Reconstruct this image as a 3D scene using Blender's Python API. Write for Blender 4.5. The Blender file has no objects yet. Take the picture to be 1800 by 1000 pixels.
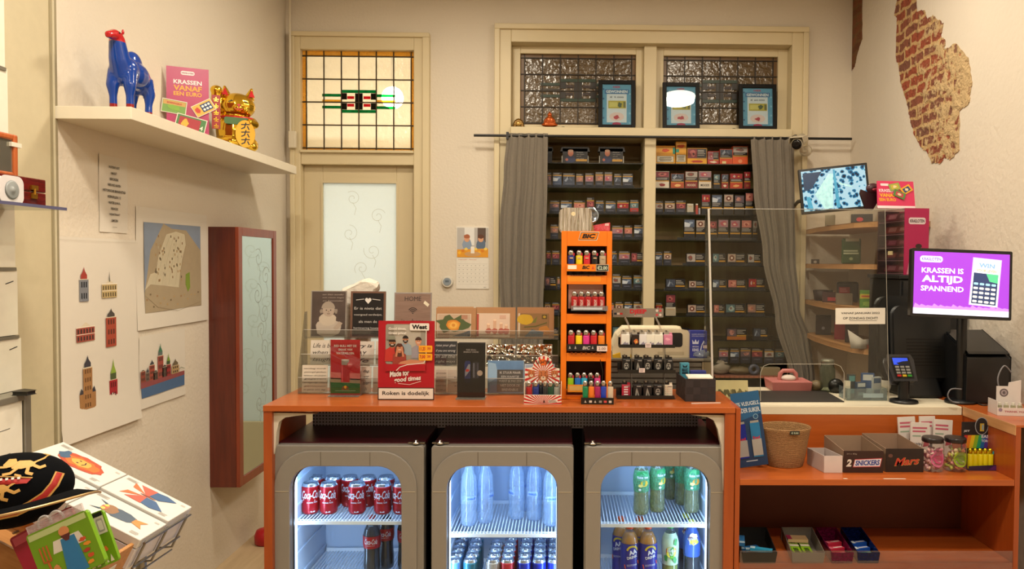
import bpy,math,random
from mathutils import Vector,Matrix,Euler
R=random.Random(7)
PI=math.pi
SC=bpy.context.scene
COL=SC.collection
# ------------------------------------------------------------ camera
H=1.62
F=1300.0
PITCH,YAW,ROLL=0.029,0.015,0.007
PPX,PPY=1009.5,500.0
cam_d=bpy.data.cameras.new('camera')
cam_d.lens=26.0;cam_d.sensor_width=36.0;cam_d.sensor_fit='HORIZONTAL'
cam_d.shift_x=-(PPX-900)/1800.0
cam_d.clip_start=0.05;cam_d.clip_end=60
cam=bpy.data.objects.new('camera',cam_d);COL.objects.link(cam)
CM=Matrix.Rotation(-YAW,3,'Z')@Matrix.Rotation(PI/2-PITCH,3,'X')@Matrix.Rotation(ROLL,3,'Z')
cam.rotation_euler=CM.to_euler();cam.location=(0,0,H)
SC.camera=cam
# ------------------------------------------------------------ exposure and world
SC.view_settings.view_transform='Standard'
SC.view_settings.look='None'
SC.view_settings.gamma=1.0
SC.view_settings.exposure=0.14
SC.view_settings.use_curve_mapping=False
w=bpy.data.worlds.new('world');SC.world=w;w.use_nodes=True
w.node_tree.nodes['Background'].inputs[0].default_value=(1.0,0.80,0.62,1)
w.node_tree.nodes['Background'].inputs[1].default_value=0.25
SC.cycles.max_bounces=7;SC.cycles.transparent_max_bounces=20
SC.cycles.caustics_reflective=False;SC.cycles.caustics_refractive=False
SC.cycles.sample_clamp_indirect=4.0
def ray(px,py):
 return(CM@Vector(((px-PPX)/F,-(py-PPY)/F,-1.0))).normalized()
def at(px,py,Y):
 d=ray(px,py);return Vector((0,0,H))+d*(Y/d.y)
def atx(px,py,X):
 d=ray(px,py);return Vector((0,0,H))+d*(X/d.x)
def atz(px,py,Z):
 d=ray(px,py);return Vector((0,0,H))+d*((Z-H)/d.z)
def K(Y):return Y/F
XL,XR=-1.82,1.90
YB=4.90
CEIL=3.42
LAMPS=[(1.30,1.40),(-0.95,1.55),(-0.55,3.55),(0.45,0.3),(1.006,3.32)]
# ------------------------------------------------------------ materials
def lin(h):
 h=h.lstrip('#');o=[]
 for i in(0,2,4):
  v=int(h[i:i+2],16)/255.0
  o.append(v/12.92 if v<=0.04045 else((v+0.055)/1.055)**2.4)
 return(*o,1.0)
_mc={}
def _new(name):
 m=bpy.data.materials.new(name);m.use_nodes=True
 nt=m.node_tree;nt.nodes.clear()
 out=nt.nodes.new('ShaderNodeOutputMaterial')
 b=nt.nodes.new('ShaderNodeBsdfPrincipled');nt.links.new(b.outputs[0],out.inputs[0])
 return m,nt,b,out
def mat(hexc,rough=0.5,metal=0.0,noise=0.06,scale=30.0,bump=0.0,bscale=None,emit=0.0,spec=0.5,coat=0.0,sheen=0.0,trans=0.0):
 key=(hexc,rough,metal,noise,scale,bump,bscale,emit,spec,coat,sheen,trans)
 if key in _mc:return _mc[key]
 m,nt,b,out=_new('paint_'+hexc.strip('#'))
 c=lin(hexc)
 tc=nt.nodes.new('ShaderNodeTexCoord')
 nz=nt.nodes.new('ShaderNodeTexNoise');nz.inputs['Scale'].default_value=scale;nz.inputs['Detail'].default_value=3
 nt.links.new(tc.outputs['Object'],nz.inputs['Vector'])
 mx=nt.nodes.new('ShaderNodeMix');mx.data_type='RGBA'
 mx.inputs[6].default_value=tuple(v*(1-noise)for v in c[:3])+(1,)
 mx.inputs[7].default_value=tuple(min(1,v*(1+noise))for v in c[:3])+(1,)
 nt.links.new(nz.outputs['Fac'],mx.inputs[0]);nt.links.new(mx.outputs[2],b.inputs['Base Color'])
 b.inputs['Roughness'].default_value=rough;b.inputs['Metallic'].default_value=metal
 b.inputs['Specular IOR Level'].default_value=spec
 b.inputs['Coat Weight'].default_value=coat;b.inputs['Coat Roughness'].default_value=0.08
 b.inputs['Sheen Weight'].default_value=sheen
 b.inputs['Transmission Weight'].default_value=trans
 if emit:
  nt.links.new(mx.outputs[2],b.inputs['Emission Color']);b.inputs['Emission Strength'].default_value=emit
 if bump:
  n2=nz
  if bscale:
   n2=nt.nodes.new('ShaderNodeTexNoise');n2.inputs['Scale'].default_value=bscale;n2.inputs['Detail'].default_value=4
   nt.links.new(tc.outputs['Object'],n2.inputs['Vector'])
  bp=nt.nodes.new('ShaderNodeBump');bp.inputs['Strength'].default_value=bump;bp.inputs['Distance'].default_value=0.01
  nt.links.new(n2.outputs['Fac'],bp.inputs['Height']);nt.links.new(bp.outputs[0],b.inputs['Normal'])
 _mc[key]=m;return m
def glass(tint='#ffffff',refl=1.0,rough=0.02,haze=0.0,hazecol='#ffffff'):
 key=('glass',tint,refl,rough,haze,hazecol)
 if key in _mc:return _mc[key]
 m=bpy.data.materials.new('clear_pane');m.use_nodes=True;nt=m.node_tree;nt.nodes.clear()
 out=nt.nodes.new('ShaderNodeOutputMaterial')
 tr=nt.nodes.new('ShaderNodeBsdfTransparent');tr.inputs[0].default_value=lin(tint)
 gl=nt.nodes.new('ShaderNodeBsdfGlossy');gl.inputs['Roughness'].default_value=rough
 fw_=nt.nodes.new('ShaderNodeLayerWeight');fw_.inputs[0].default_value=.5
 fp=nt.nodes.new('ShaderNodeMath');fp.operation='POWER';fp.inputs[1].default_value=4;nt.links.new(fw_.outputs['Facing'],fp.inputs[0])
 fr=nt.nodes.new('ShaderNodeMath');fr.operation='MULTIPLY_ADD';fr.inputs[1].default_value=.8;fr.inputs[2].default_value=.03;nt.links.new(fp.outputs[0],fr.inputs[0])
 mu=nt.nodes.new('ShaderNodeMath');mu.operation='MULTIPLY';mu.inputs[1].default_value=refl;mu.use_clamp=True
 mx=nt.nodes.new('ShaderNodeMixShader')
 nt.links.new(fr.outputs[0],mu.inputs[0]);nt.links.new(mu.outputs[0],mx.inputs[0])
 nt.links.new(tr.outputs[0],mx.inputs[1]);nt.links.new(gl.outputs[0],mx.inputs[2])
 last=mx
 if haze:
  df=nt.nodes.new('ShaderNodeBsdfDiffuse');df.inputs[0].default_value=lin(hazecol)
  nz=nt.nodes.new('ShaderNodeTexNoise');nz.inputs['Scale'].default_value=9
  m2=nt.nodes.new('ShaderNodeMath');m2.operation='MULTIPLY';m2.inputs[1].default_value=haze*2;m2.use_clamp=True
  nt.links.new(nz.outputs['Fac'],m2.inputs[0])
  mm=nt.nodes.new('ShaderNodeMixShader');nt.links.new(m2.outputs[0],mm.inputs[0])
  nt.links.new(mx.outputs[0],mm.inputs[1]);nt.links.new(df.outputs[0],mm.inputs[2]);last=mm
 nt.links.new(last.outputs[0],out.inputs[0])
 _mc[key]=m;return m
def wood(c1,c2,axis=0,scale=3.0,rough=0.4,coat=0.1,stretch=14):
 key=('wood',c1,c2,axis,scale,rough,coat,stretch)
 if key in _mc:return _mc[key]
 m,nt,b,out=_new('wood_grain')
 tc=nt.nodes.new('ShaderNodeTexCoord');mp=nt.nodes.new('ShaderNodeMapping')
 s=[stretch]*3;s[axis]=1.0;mp.inputs['Scale'].default_value=s
 nz=nt.nodes.new('ShaderNodeTexNoise');nz.inputs['Scale'].default_value=scale;nz.inputs['Detail'].default_value=6;nz.inputs['Roughness'].default_value=.6
 nt.links.new(tc.outputs['Object'],mp.inputs[0]);nt.links.new(mp.outputs[0],nz.inputs['Vector'])
 cr=nt.nodes.new('ShaderNodeValToRGB');cr.color_ramp.elements[0].position=.3;cr.color_ramp.elements[1].position=.7
 cr.color_ramp.elements[0].color=lin(c1);cr.color_ramp.elements[1].color=lin(c2)
 nt.links.new(nz.outputs['Fac'],cr.inputs[0]);nt.links.new(cr.outputs[0],b.inputs['Base Color'])
 b.inputs['Roughness'].default_value=rough;b.inputs['Coat Weight'].default_value=coat
 _mc[key]=m;return m
# ------------------------------------------------------------ text glyph cache
_tc={}
def glyphs(s,bold=0.0,shear=0.0,space=1.0):
 k=(s,bold,shear,space)
 if k not in _tc:
  cu=bpy.data.curves.new('t','FONT');cu.body=s;cu.size=1.0;cu.resolution_u=2
  cu.offset=bold;cu.shear=shear;cu.space_character=space
  o=bpy.data.objects.new('t',cu);COL.objects.link(o)
  me=bpy.data.meshes.new_from_object(o)
  vs=[tuple(v.co[:2])for v in me.vertices];fs=[tuple(p.vertices)for p in me.polygons]
  bpy.data.objects.remove(o);bpy.data.curves.remove(cu);bpy.data.meshes.remove(me)
  if vs:
   xs=[v[0]for v in vs];ys=[v[1]for v in vs]
   bb=(min(xs),max(xs),min(ys),max(ys))
  else:bb=(0,1,0,1)
  _tc[k]=(vs,fs,bb)
 return _tc[k]
# ------------------------------------------------------------ mesh builder
class MB:
 def __init__(s):
  s.v=[];s.f=[];s.mi=[];s.sm=[];s.mats=[];s.M=Matrix.Identity(4);s.warp=None
 def m(s,mt):
  if mt not in s.mats:s.mats.append(mt)
  return s.mats.index(mt)
 def add(s,vs,fs,mt,smooth=False):
  n=len(s.v);i=s.m(mt)
  ident=s.M==Matrix.Identity(4)
  if s.warp:vs=[s.warp(v)for v in vs]
  for v in vs:s.v.append(tuple(v)if ident else tuple(s.M@Vector(v)))
  for f in fs:s.f.append(tuple(k+n for k in f));s.mi.append(i);s.sm.append(smooth)
  return s
 def box(s,x0,x1,y0,y1,z0,z1,mt):
  vs=[(x0,y0,z0),(x1,y0,z0),(x1,y1,z0),(x0,y1,z0),(x0,y0,z1),(x1,y0,z1),(x1,y1,z1),(x0,y1,z1)]
  return s.add(vs,[(0,3,2,1),(4,5,6,7),(0,1,5,4),(1,2,6,5),(2,3,7,6),(3,0,4,7)],mt)
 def hexa(s,pts,mt):
  return s.add(pts,[(0,3,2,1),(4,5,6,7),(0,1,5,4),(1,2,6,5),(2,3,7,6),(3,0,4,7)],mt)
 def lathe(s,prof,cx,cy,z0,mt,seg=20,smooth=True,mats=None,sx=1,sy=1,cap=True):
  vs=[];n=len(prof)
  for(r,z)in prof:
   for k in range(seg):
    a=2*PI*k/seg;vs.append((cx+r*math.cos(a)*sx,cy+r*math.sin(a)*sy,z0+z))
  for i in range(n-1):
   fs=[(i*seg+k,i*seg+(k+1)%seg,(i+1)*seg+(k+1)%seg,(i+1)*seg+k)for k in range(seg)]
   mm=mats[i]if mats else mt
   if i==0:base=len(s.v);s.add(vs,[],mt)
   ii=s.m(mm)
   for f in fs:s.f.append(tuple(base+q for q in f));s.mi.append(ii);s.sm.append(smooth)
  if cap:
   for row,flip in((0,True),(n-1,False)):
    f=[base+row*seg+k for k in range(seg)]
    if flip:f.reverse()
    s.f.append(tuple(f));s.mi.append(s.m((mats[0]if flip else mats[-1])if mats else mt));s.sm.append(False)
  return s
 def cyl(s,p0,p1,r,mt,seg=12,r1=None):
  return s.tube([p0,p1],r,mt,seg,rs=[r,r if r1 is None else r1])
 def tube(s,pts,r,mt,seg=8,rs=None,smooth=True):
  pts=[Vector(p)for p in pts];vs=[]
  up=Vector((0,0,1));prev=None
  for i,p in enumerate(pts):
   d=(pts[min(i+1,len(pts)-1)]-pts[max(i-1,0)]).normalized()
   if prev is None:
    a=d.cross(up)
    if a.length<1e-3:a=d.cross(Vector((1,0,0)))
   else:a=prev-d*prev.dot(d)
   a.normalize();prev=a;b=d.cross(a)
   rr=rs[i]if rs else r
   for k in range(seg):
    t=2*PI*k/seg;vs.append(p+a*math.cos(t)*rr+b*math.sin(t)*rr)
  n=len(pts)
  fs=[(i*seg+k,i*seg+(k+1)%seg,(i+1)*seg+(k+1)%seg,(i+1)*seg+k)for i in range(n-1)for k in range(seg)]
  s.add(vs,fs,mt,smooth)
  s.add([vs[k]for k in range(seg)],[tuple(range(seg))],mt)
  s.add([vs[(n-1)*seg+k]for k in range(seg)],[tuple(range(seg))],mt)
  return s
 def prism(s,poly,a0,a1,mt,plane='xz',smooth=False):
  def q(u,v,w):return{'xz':(u,w,v),'xy':(u,v,w),'yz':(w,u,v)}[plane]
  n=len(poly);vs=[q(u,v,a0)for u,v in poly]+[q(u,v,a1)for u,v in poly]
  s.add(vs,[tuple(range(n)),tuple(range(2*n-1,n-1,-1))],mt)
  k=len(s.v)-2*n;ii=s.m(mt)
  for i in range(n):
   s.f.append((k+i,k+(i+1)%n,k+n+(i+1)%n,k+n+i));s.mi.append(ii);s.sm.append(smooth)
  return s
 def ell(s,c,r,mt,seg=16,rings=10,rot=None):
  vs=[];
  for i in range(rings+1):
   t=PI*i/rings
   for k in range(seg):
    a=2*PI*k/seg
    v=Vector((r[0]*math.sin(t)*math.cos(a),r[1]*math.sin(t)*math.sin(a),r[2]*math.cos(t)))
    if rot:v=rot@v
    vs.append(v+Vector(c))
  fs=[(i*seg+k,(i+1)*seg+k,(i+1)*seg+(k+1)%seg,i*seg+(k+1)%seg)for i in range(rings)for k in range(seg)]
  return s.add(vs,fs,mt,True)
 # ---- flat prints on a plane y = const facing -Y (use s.M to turn them elsewhere)
 def rect(s,x0,x1,z0,z1,y,mt):
  return s.add([(x0,y,z0),(x1,y,z0),(x1,y,z1),(x0,y,z1)],[(0,1,2,3)],mt)
 def poly(s,pts,y,mt):
  return s.add([(p[0],y,p[1])for p in pts],[tuple(range(len(pts)))],mt)
 def disc(s,cx,cz,rx,rz,y,mt,seg=18,rot=0):
  pts=[]
  for k in range(seg):
   a=2*PI*k/seg;u=rx*math.cos(a);v=rz*math.sin(a)
   pts.append((cx+u*math.cos(rot)-v*math.sin(rot),cz+u*math.sin(rot)+v*math.cos(rot)))
  return s.poly(pts,y,mt)
 def rrect(s,x0,x1,z0,z1,r,y,mt,n=5):
  return s.poly(rr_pts(x0,x1,z0,z1,r,n),y,mt)
 def blob(s,cx,cz,rx,rz,y,mt,rough=.25,seg=14,rnd=None):
  g=rnd or R;pts=[]
  for k in range(seg):
   a=2*PI*k/seg;q=1+g.uniform(-rough,rough)
   pts.append((cx+rx*q*math.cos(a),cz+rz*q*math.sin(a)))
  return s.poly(pts,y,mt)
 def stroke(s,pts,wd,y,mt):
  for i in range(len(pts)-1):
   a=Vector(pts[i]);b=Vector(pts[i+1]);d=(b-a)
   if d.length<1e-6:continue
   n=Vector((-d.y,d.x)).normalized()*wd/2;e=d.normalized()*wd*.25
   s.poly([tuple(a-e-n),tuple(b+e-n),tuple(b+e+n),tuple(a-e+n)],y,mt)
  return s
 def lines(s,x0,x1,z0,z1,n,y,mt,fill=.45,rag=.3,rnd=None,center=False):
  g=rnd or R;st=(z1-z0)/n
  for i in range(n):
   ww=(x1-x0)*(1-g.uniform(0,rag));xx=(x0+x1-ww)/2 if center else x0
   zz=z1-st*(i+.5)
   s.rect(xx,xx+ww,zz-st*fill/2,zz+st*fill/2,y,mt)
  return s
 def text(s,t,cx,cz,y,mt,h=None,w=None,bold=0.0,shear=0.0,rot=0.0,align='c',space=1.0):
  vs,fs,bb=glyphs(t,bold,shear,space)
  if not vs:return s
  bw,bh=bb[1]-bb[0],bb[3]-bb[2]
  if h is None:sx=sz=w/bw
  elif w is None:sx=sz=h/bh
  else:sx=w/bw;sz=h/bh
  ox={'c':(bb[0]+bb[1])/2,'l':bb[0],'r':bb[1]}[align];oz=(bb[2]+bb[3])/2
  c_,s_=math.cos(rot),math.sin(rot);out=[]
  for v in vs:
   u=(v[0]-ox)*sx;q=(v[1]-oz)*sz
   out.append((cx+u*c_-q*s_,y,cz+u*s_+q*c_))
  return s.add(out,fs,mt)
 def build(s,name,parent=None,loc=None,rot=None,bevel=0,bseg=2,autosm=False):
  me=bpy.data.meshes.new(name);me.from_pydata(s.v,[],s.f)
  for mt in s.mats:me.materials.append(mt)
  me.polygons.foreach_set('material_index',s.mi);me.polygons.foreach_set('use_smooth',s.sm)
  me.validate();me.update()
  o=bpy.data.objects.new(name,me);COL.objects.link(o)
  if parent:o.parent=parent
  if loc is not None:o.location=loc
  if rot is not None:o.rotation_euler=rot
  if bevel:
   b=o.modifiers.new('bevel','BEVEL');b.width=bevel;b.segments=bseg;b.limit_method='ANGLE';b.angle_limit=.6
   b.harden_normals=False
  return o
def rr_pts(x0,x1,z0,z1,r,n=5,corners=(1,1,1,1)):
 pts=[]
 for(cx,cz,a0,on,px,pz)in((x1-r,z1-r,0,corners[0],x1,z1),(x0+r,z1-r,90,corners[1],x0,z1),(x0+r,z0+r,180,corners[2],x0,z0),(x1-r,z0+r,270,corners[3],x1,z0)):
  if not on:pts.append((px,pz));continue
  for k in range(n+1):
   a=math.radians(a0+90*k/n);pts.append((cx+r*math.cos(a),cz+r*math.sin(a)))
 return pts
def cylwarp(r):
 def f(v):a=v[0]/r;q=r-v[1];return(q*math.sin(a),-q*math.cos(a),v[2])
 return f
def ring(b,outer,inner,y0,y1,mt):
 n=len(outer)
 vs=[(p[0],y0,p[1])for p in outer]+[(p[0],y0,p[1])for p in inner]+[(p[0],y1,p[1])for p in outer]+[(p[0],y1,p[1])for p in inner]
 fs=[]
 for i in range(n):
  j=(i+1)%n;fs+=[(i,n+i,n+j,j),(2*n+i,2*n+j,3*n+j,3*n+i),(i,j,2*n+j,2*n+i),(n+i,3*n+i,3*n+j,n+j)]
 b.add(vs,fs,mt)
def T(loc=(0,0,0),rx=0,ry=0,rz=0):
 return Matrix.Translation(loc)@Euler((rx,ry,rz)).to_matrix().to_4x4()
def tag(o,label=None,cat=None,group=None,kind=None):
 if label:o['label']=label
 if cat:o['category']=cat
 if group:o['group']=group
 if kind:o['kind']=kind
 return o
def thing(name,label,cat,loc=(0,0,0),rz=0,group=None,rot=None):
 o=bpy.data.objects.new(name,None);COL.objects.link(o);o.empty_display_size=.05
 o.location=loc;o.rotation_euler=rot if rot else(0,0,rz)
 return tag(o,label,cat,group)
def struct(o,kind='structure'):
 o['kind']=kind;return o
def dup(o,loc=None,rz=None,label=None,group=None,parent=None,rot=None):
 c=o.copy();COL.objects.link(c);c.parent=parent
 if loc is not None:c.location=loc
 if rz is not None:c.rotation_euler=(0,0,rz)
 if rot is not None:c.rotation_euler=rot
 if label:c['label']=label
 if group:c['group']=group
 for ch in list(o.children):dup(ch,parent=c)
 return c
ORD=['first','second','third','fourth','fifth','sixth','seventh','eighth','ninth','tenth','eleventh','twelfth']
# ============================================================ LIGHTS (ceiling lamps of the shop)
def ceiling_lamp(x,y,label,power):
 t=thing('ceiling_lamp',label,'lamp',(x,y,CEIL),0,'round white ceiling lamps')
 b=MB();b.lathe([(.17,0),(.17,-.03),(.155,-.035)],0,0,0,mat('#e8e2d4',.4),32);b.build('housing',t)
 b=MB();b.lathe([(.150,-.036),(.150,-.046),(.10,-.056),(.03,-.06)],0,0,0,mat('#fff1d8',.4,emit=26.0,noise=0),32);b.build('diffuser',t)
 ld=bpy.data.lights.new('ceiling_light','AREA');ld.shape='DISK';ld.size=.28;ld.energy=power;ld.color=(1.0,.88,.71)
 lo=bpy.data.objects.new('ceiling_light',ld);COL.objects.link(lo);lo.location=(x,y,CEIL-.075);
 return t
for(x,y),lb,pw in zip(LAMPS,['round ceiling lamp on the right in front of the counter','round ceiling lamp near the left wall by the shelf','round ceiling lamp near the back door','round ceiling lamp nearest the shop entrance','round ceiling lamp above the service area behind the counter'],(26,38,16,36,13)):
 ceiling_lamp(x,y,lb,pw)
# ============================================================ ROOM
wallm=mat('#ddd3c2',.85,noise=.03,scale=2.5,bump=.25,bscale=60)
wallm2=mat('#dad0c0',.85,noise=.04,scale=2.0,bump=.35,bscale=40)
trimm=mat('#d6c7a2',.45,noise=.03,scale=5)
creamm=mat('#d2c39f',.5,noise=.03,scale=5)
floorm=wood('#b39a78','#c8b08c',1,2.0,.55,0,8)
ceilm=mat('#cfc5b4',.9,noise=.02)
darkwood=wood('#9c8058','#b09468',2,2.0,.6,0,10)
b=MB();b.box(-3.2,2.6,-2.5,7.2,-.05,0,floorm);struct(b.build('floor'))
b=MB();b.box(-3.2,2.6,-2.5,7.2,CEIL,CEIL+.05,ceilm);struct(b.build('ceiling'))
b=MB();b.box(XL-.1,XL,1.2,YB+.1,0,CEIL,wallm);struct(b.build('wall_left'))
b=MB();b.box(XR,XR+.1,-2.5,YB+.1,0,CEIL,wallm2);struct(b.build('wall_right'))
b=MB();b.box(-3.2,2.6,-2.6,-2.5,0,CEIL,wallm);struct(b.build('wall_front'))
b=MB();b.box(-3.2,-3.1,-2.5,1.3,0,CEIL,wallm);b.box(-3.2,XL,1.2,1.3,0,CEIL,wallm);struct(b.build('wall_side'))
P=at
dl,dr=P(516,300,YB).x,P(750,300,YB).x
dt=P(630,62,YB).z
wl,wr=P(874,200,YB).x,P(1412,200,YB).x
wt=P(1140,52,YB).z
b=MB()
b.box(XL,dl,YB,YB+.2,0,CEIL,wallm);b.box(dl,dr,YB,YB+.2,dt,CEIL,wallm)
b.box(dr,wl,YB,YB+.2,0,CEIL,wallm);b.box(wl,wr,YB,YB+.2,wt,CEIL,wallm)
b.box(wr,XR,YB,YB+.2,0,CEIL,wallm)
struct(b.build('wall_back'))
b=MB();b.box(-3.0,2.4,7.0,7.1,0,CEIL,mat('#e6dcc6',.8));b.box(-3.1,-3.0,YB+.2,7.0,0,CEIL,mat('#e6dcc6',.8));b.box(-.45,-.4,YB+.2,7.0,0,CEIL,mat('#e6dcc6',.8))
struct(b.build('wall_corridor'))
hl=P(690,172,6.2)
t=thing('corridor_lamp','bright round lamp glowing behind the leaded window over the door','lamp',(hl.x,hl.y,hl.z))
b=MB();b.ell((0,0,0),(.09,.09,.09),mat('#fff3d6',.4,emit=60,noise=0));b.build('globe',t)
b=MB();b.cyl((0,0,.08),(0,0,CEIL-hl.z),.012,mat('#88857c',.4,.6));b.build('stem',t)
ld=bpy.data.lights.new('corridor_light','POINT');ld.energy=30;ld.color=(1,.93,.78);ld.shadow_soft_size=.1
lo=bpy.data.objects.new('corridor_light',ld);COL.objects.link(lo);lo.location=(hl.x,hl.y-.45,1.75)  # light source moved below the globe to brighten the door glass
# ---- door surround (trim), transom window, door leaf
YF=YB-.035
def frame_box(b,px0,py0,px1,py1,Y0,Y1,mt):
 p=P(px0,py0,Y0);q=P(px1,py1,Y0);b.box(p.x,q.x,Y0,Y1,q.z,p.z,mt)
x0,x1=P(511,300,YF).x,P(755,300,YF).x;zt=P(640,57,YF).z
jx0,jx1=P(528,300,YF).x,P(727,300,YF).x;z_gt,z_gb=P(628,87,YF).z,P(628,264,YF).z;z_dt=P(628,289,YF).z
b=MB()
b.box(x0,jx0,YF,YB+.12,0,zt,trimm);b.box(jx1,x1,YF,YB+.12,0,zt,trimm);b.box(jx0,jx1,YF,YB+.12,z_gt,zt,trimm);b.box(jx0,jx1,YF+.01,YB+.12,z_dt,z_gb,trimm)
b.box(x0-.0,x1+.0,YF-.018,YF,zt-.03,zt,trimm);b.box(x1-.045,x1,YF-.018,YF,0,zt-.03,trimm);b.box(x0,x0+.03,YF-.018,YF,0,zt-.03,trimm)
b.box(jx0,jx1,YF-.012,YF+.01,z_gb-.018,z_gb,trimm)
struct(b.build('trim_1',bevel=.004))
lead=mat('#3a2c18',.5,.4);amber=glass('#ecc878',.6,.1,.25,'#e0b860')
def leaded(name,x0,x1,z0,z1,Y,cols,rows,cl,edge,ink,greens,darkpat):
 """one leaded window: clear textured glass, amber border strips, lead came, centre motif"""
 w=MB();w.rect(x0,x1,z0,z1,Y,cl);o=struct(w.build(name))
 ev=(x1-x0)*.035;eh=(z1-z0)*.05
 e=MB()
 for a in((x0,x0+ev,z0,z1),(x1-ev,x1,z0,z1),(x0+ev,x1-ev,z1-eh,z1),(x0+ev,x1-ev,z0,z0+eh*.6)):e.box(a[0],a[1],Y-.003,Y-.001,a[2],a[3],edge)
 e.build('border_glass',o)
 g=MB();lw=.0065
 for i in range(cols+1):
  x=x0+ev+(x1-x0-2*ev)*i/cols;g.box(x-lw/2,x+lw/2,Y-.008,Y+.004,z0,z1,ink)
 for i in range(rows+1):
  z=z0+eh*.6+(z1-z0-eh*1.6)*i/rows;g.box(x0,x1,Y-.009,Y+.005,z-lw/2,z+lw/2,ink)
 g.build('lead_came',o)
 mtf=MB();cx=(x0+x1)/2-.0;cz=(z0+z1)/2;u=(x1-x0)/6.0
 gr,rd,dk,yl=greens
 for s in(-1,1):
  mtf.box(cx+s*0-.95*u if s<0 else cx,cx if s<0 else cx+.95*u,Y-.006,Y-.002,cz+.055,cz+.075,gr)
  mtf.box(cx-.95*u if s<0 else cx,cx if s<0 else cx+.95*u,Y-.006,Y-.002,cz-.075,cz-.055,gr)
  a,c=(cx-1.95*u,cx-.95*u)if s<0 else(cx+.95*u,cx+1.95*u)
  mtf.box(a,c,Y-.006,Y-.002,cz+.030,cz+.048,gr);mtf.box(a,c,Y-.006,Y-.002,cz-.048,cz-.030,gr);mtf.box(a,c,Y-.006,Y-.002,cz-.010,cz+.010,yl)
  a,c=(cx-.62*u,cx-.25*u)if s<0 else(cx+.25*u,cx+.62*u)
  mtf.box(a,c,Y-.0065,Y-.002,cz+.016,cz+.034,rd);mtf.box(a,c,Y-.0065,Y-.002,cz-.034,cz-.016,rd)
  a,c=(cx-.95*u,cx-.64*u)if s<0 else(cx+.64*u,cx+.95*u)
  mtf.box(a,c,Y-.006,Y-.002,cz+.012,cz+.053,dk);mtf.box(a,c,Y-.006,Y-.002,cz-.053,cz-.012,dk)
 mtf.box(cx-.2*u,cx+.2*u,Y-.006,Y-.002,cz-.053,cz+.053,dk)
 mtf.build('centre_motif',o)
 return o
bright=(glass('#1ba060',.5,.1,.3,'#0f9a58'),glass('#e02030',.5,.1,.4,'#d02030'),glass('#2a2418',.5,.1,.4,'#201c14'),glass('#f0c850',.5,.1,.3,'#f0c850'))
def frosted(tint,emis=0,rough=.35,bump=.6,scale=40):
 m,nt,b_,out=_new('textured_glass')
 tr=nt.nodes.new('ShaderNodeBsdfTranslucent');tr.inputs[0].default_value=lin(tint)
 tp=nt.nodes.new('ShaderNodeBsdfTransparent');tp.inputs[0].default_value=lin(tint)
 gl=nt.nodes.new('ShaderNodeBsdfGlossy');gl.inputs['Roughness'].default_value=.12
 tc=nt.nodes.new('ShaderNodeTexCoord');nz=nt.nodes.new('ShaderNodeTexNoise');nz.inputs['Scale'].default_value=scale;nz.inputs['Detail'].default_value=3
 nt.links.new(tc.outputs['Object'],nz.inputs[0])
 bp=nt.nodes.new('ShaderNodeBump');bp.inputs['Strength'].default_value=bump;bp.inputs['Distance'].default_value=.02
 nt.links.new(nz.outputs['Fac'],bp.inputs['Height']);nt.links.new(bp.outputs[0],gl.inputs['Normal'])
 m1=nt.nodes.new('ShaderNodeMixShader');m1.inputs[0].default_value=rough
 nt.links.new(tp.outputs[0],m1.inputs[1]);nt.links.new(tr.outputs[0],m1.inputs[2])
 m2=nt.nodes.new('ShaderNodeMixShader');m2.inputs[0].default_value=.12
 nt.links.new(m1.outputs[0],m2.inputs[1]);nt.links.new(gl.outputs[0],m2.inputs[2]);nt.links.new(m2.outputs[0],out.inputs[0])
 return m
leaded('window_1',jx0,jx1,z_gb,z_gt,YF+.05,6,4,frosted('#f6efe0',rough=.55),amber,lead,bright,False)
gx0,gx1,gz1=P(565,400,YB).x,P(695,400,YB).x,P(630,321,YB).z
YD=YB+.03
b=MB()
b.box(jx0,gx0,YD,YD+.04,.01,z_dt,creamm);b.box(gx1,jx1,YD,YD+.04,.01,z_dt,creamm);b.box(gx0,gx1,YD,YD+.04,gz1,z_dt,creamm);b.box(gx0,gx1,YD,YD+.04,.01,.55,creamm)
door=struct(b.build('door_1',bevel=.004))
def scroll_glass():
 m,nt,b_,out=_new('scroll_frosted')
 tc=nt.nodes.new('ShaderNodeTexCoord')
 b_.inputs['Roughness'].default_value=.25
 nz=nt.nodes.new('ShaderNodeTexNoise');nz.inputs['Scale'].default_value=60;nt.links.new(tc.outputs['Object'],nz.inputs[0])
 mx=nt.nodes.new('ShaderNodeMix');mx.data_type='RGBA';mx.inputs[6].default_value=lin('#dfe8ea');mx.inputs[7].default_value=lin('#e6eef0')
 nt.links.new(nz.outputs['Fac'],mx.inputs[0]);nt.links.new(mx.outputs[2],b_.inputs['Base Color'])
 b_.inputs['Transmission Weight'].default_value=.0
 tr=nt.nodes.new('ShaderNodeBsdfTranslucent');tr.inputs[0].default_value=lin('#eef6fa')
 ms=nt.nodes.new('ShaderNodeMixShader');ms.inputs[0].default_value=.5
 nt.links.new(b_.outputs[0],ms.inputs[1]);nt.links.new(tr.outputs[0],ms.inputs[2]);nt.links.new(ms.outputs[0],out.inputs[0])
 return m
sg=scroll_glass();etch=mat('#b4b5a3',.5)
def spiral(cx,cz,r,turns,a0,n=26,d=1):
 return[(cx+r*(1-k/n*.85)*math.cos(a0+d*turns*2*PI*k/n),cz+r*(1-k/n*.85)*math.sin(a0+d*turns*2*PI*k/n))for k in range(n+1)]
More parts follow.
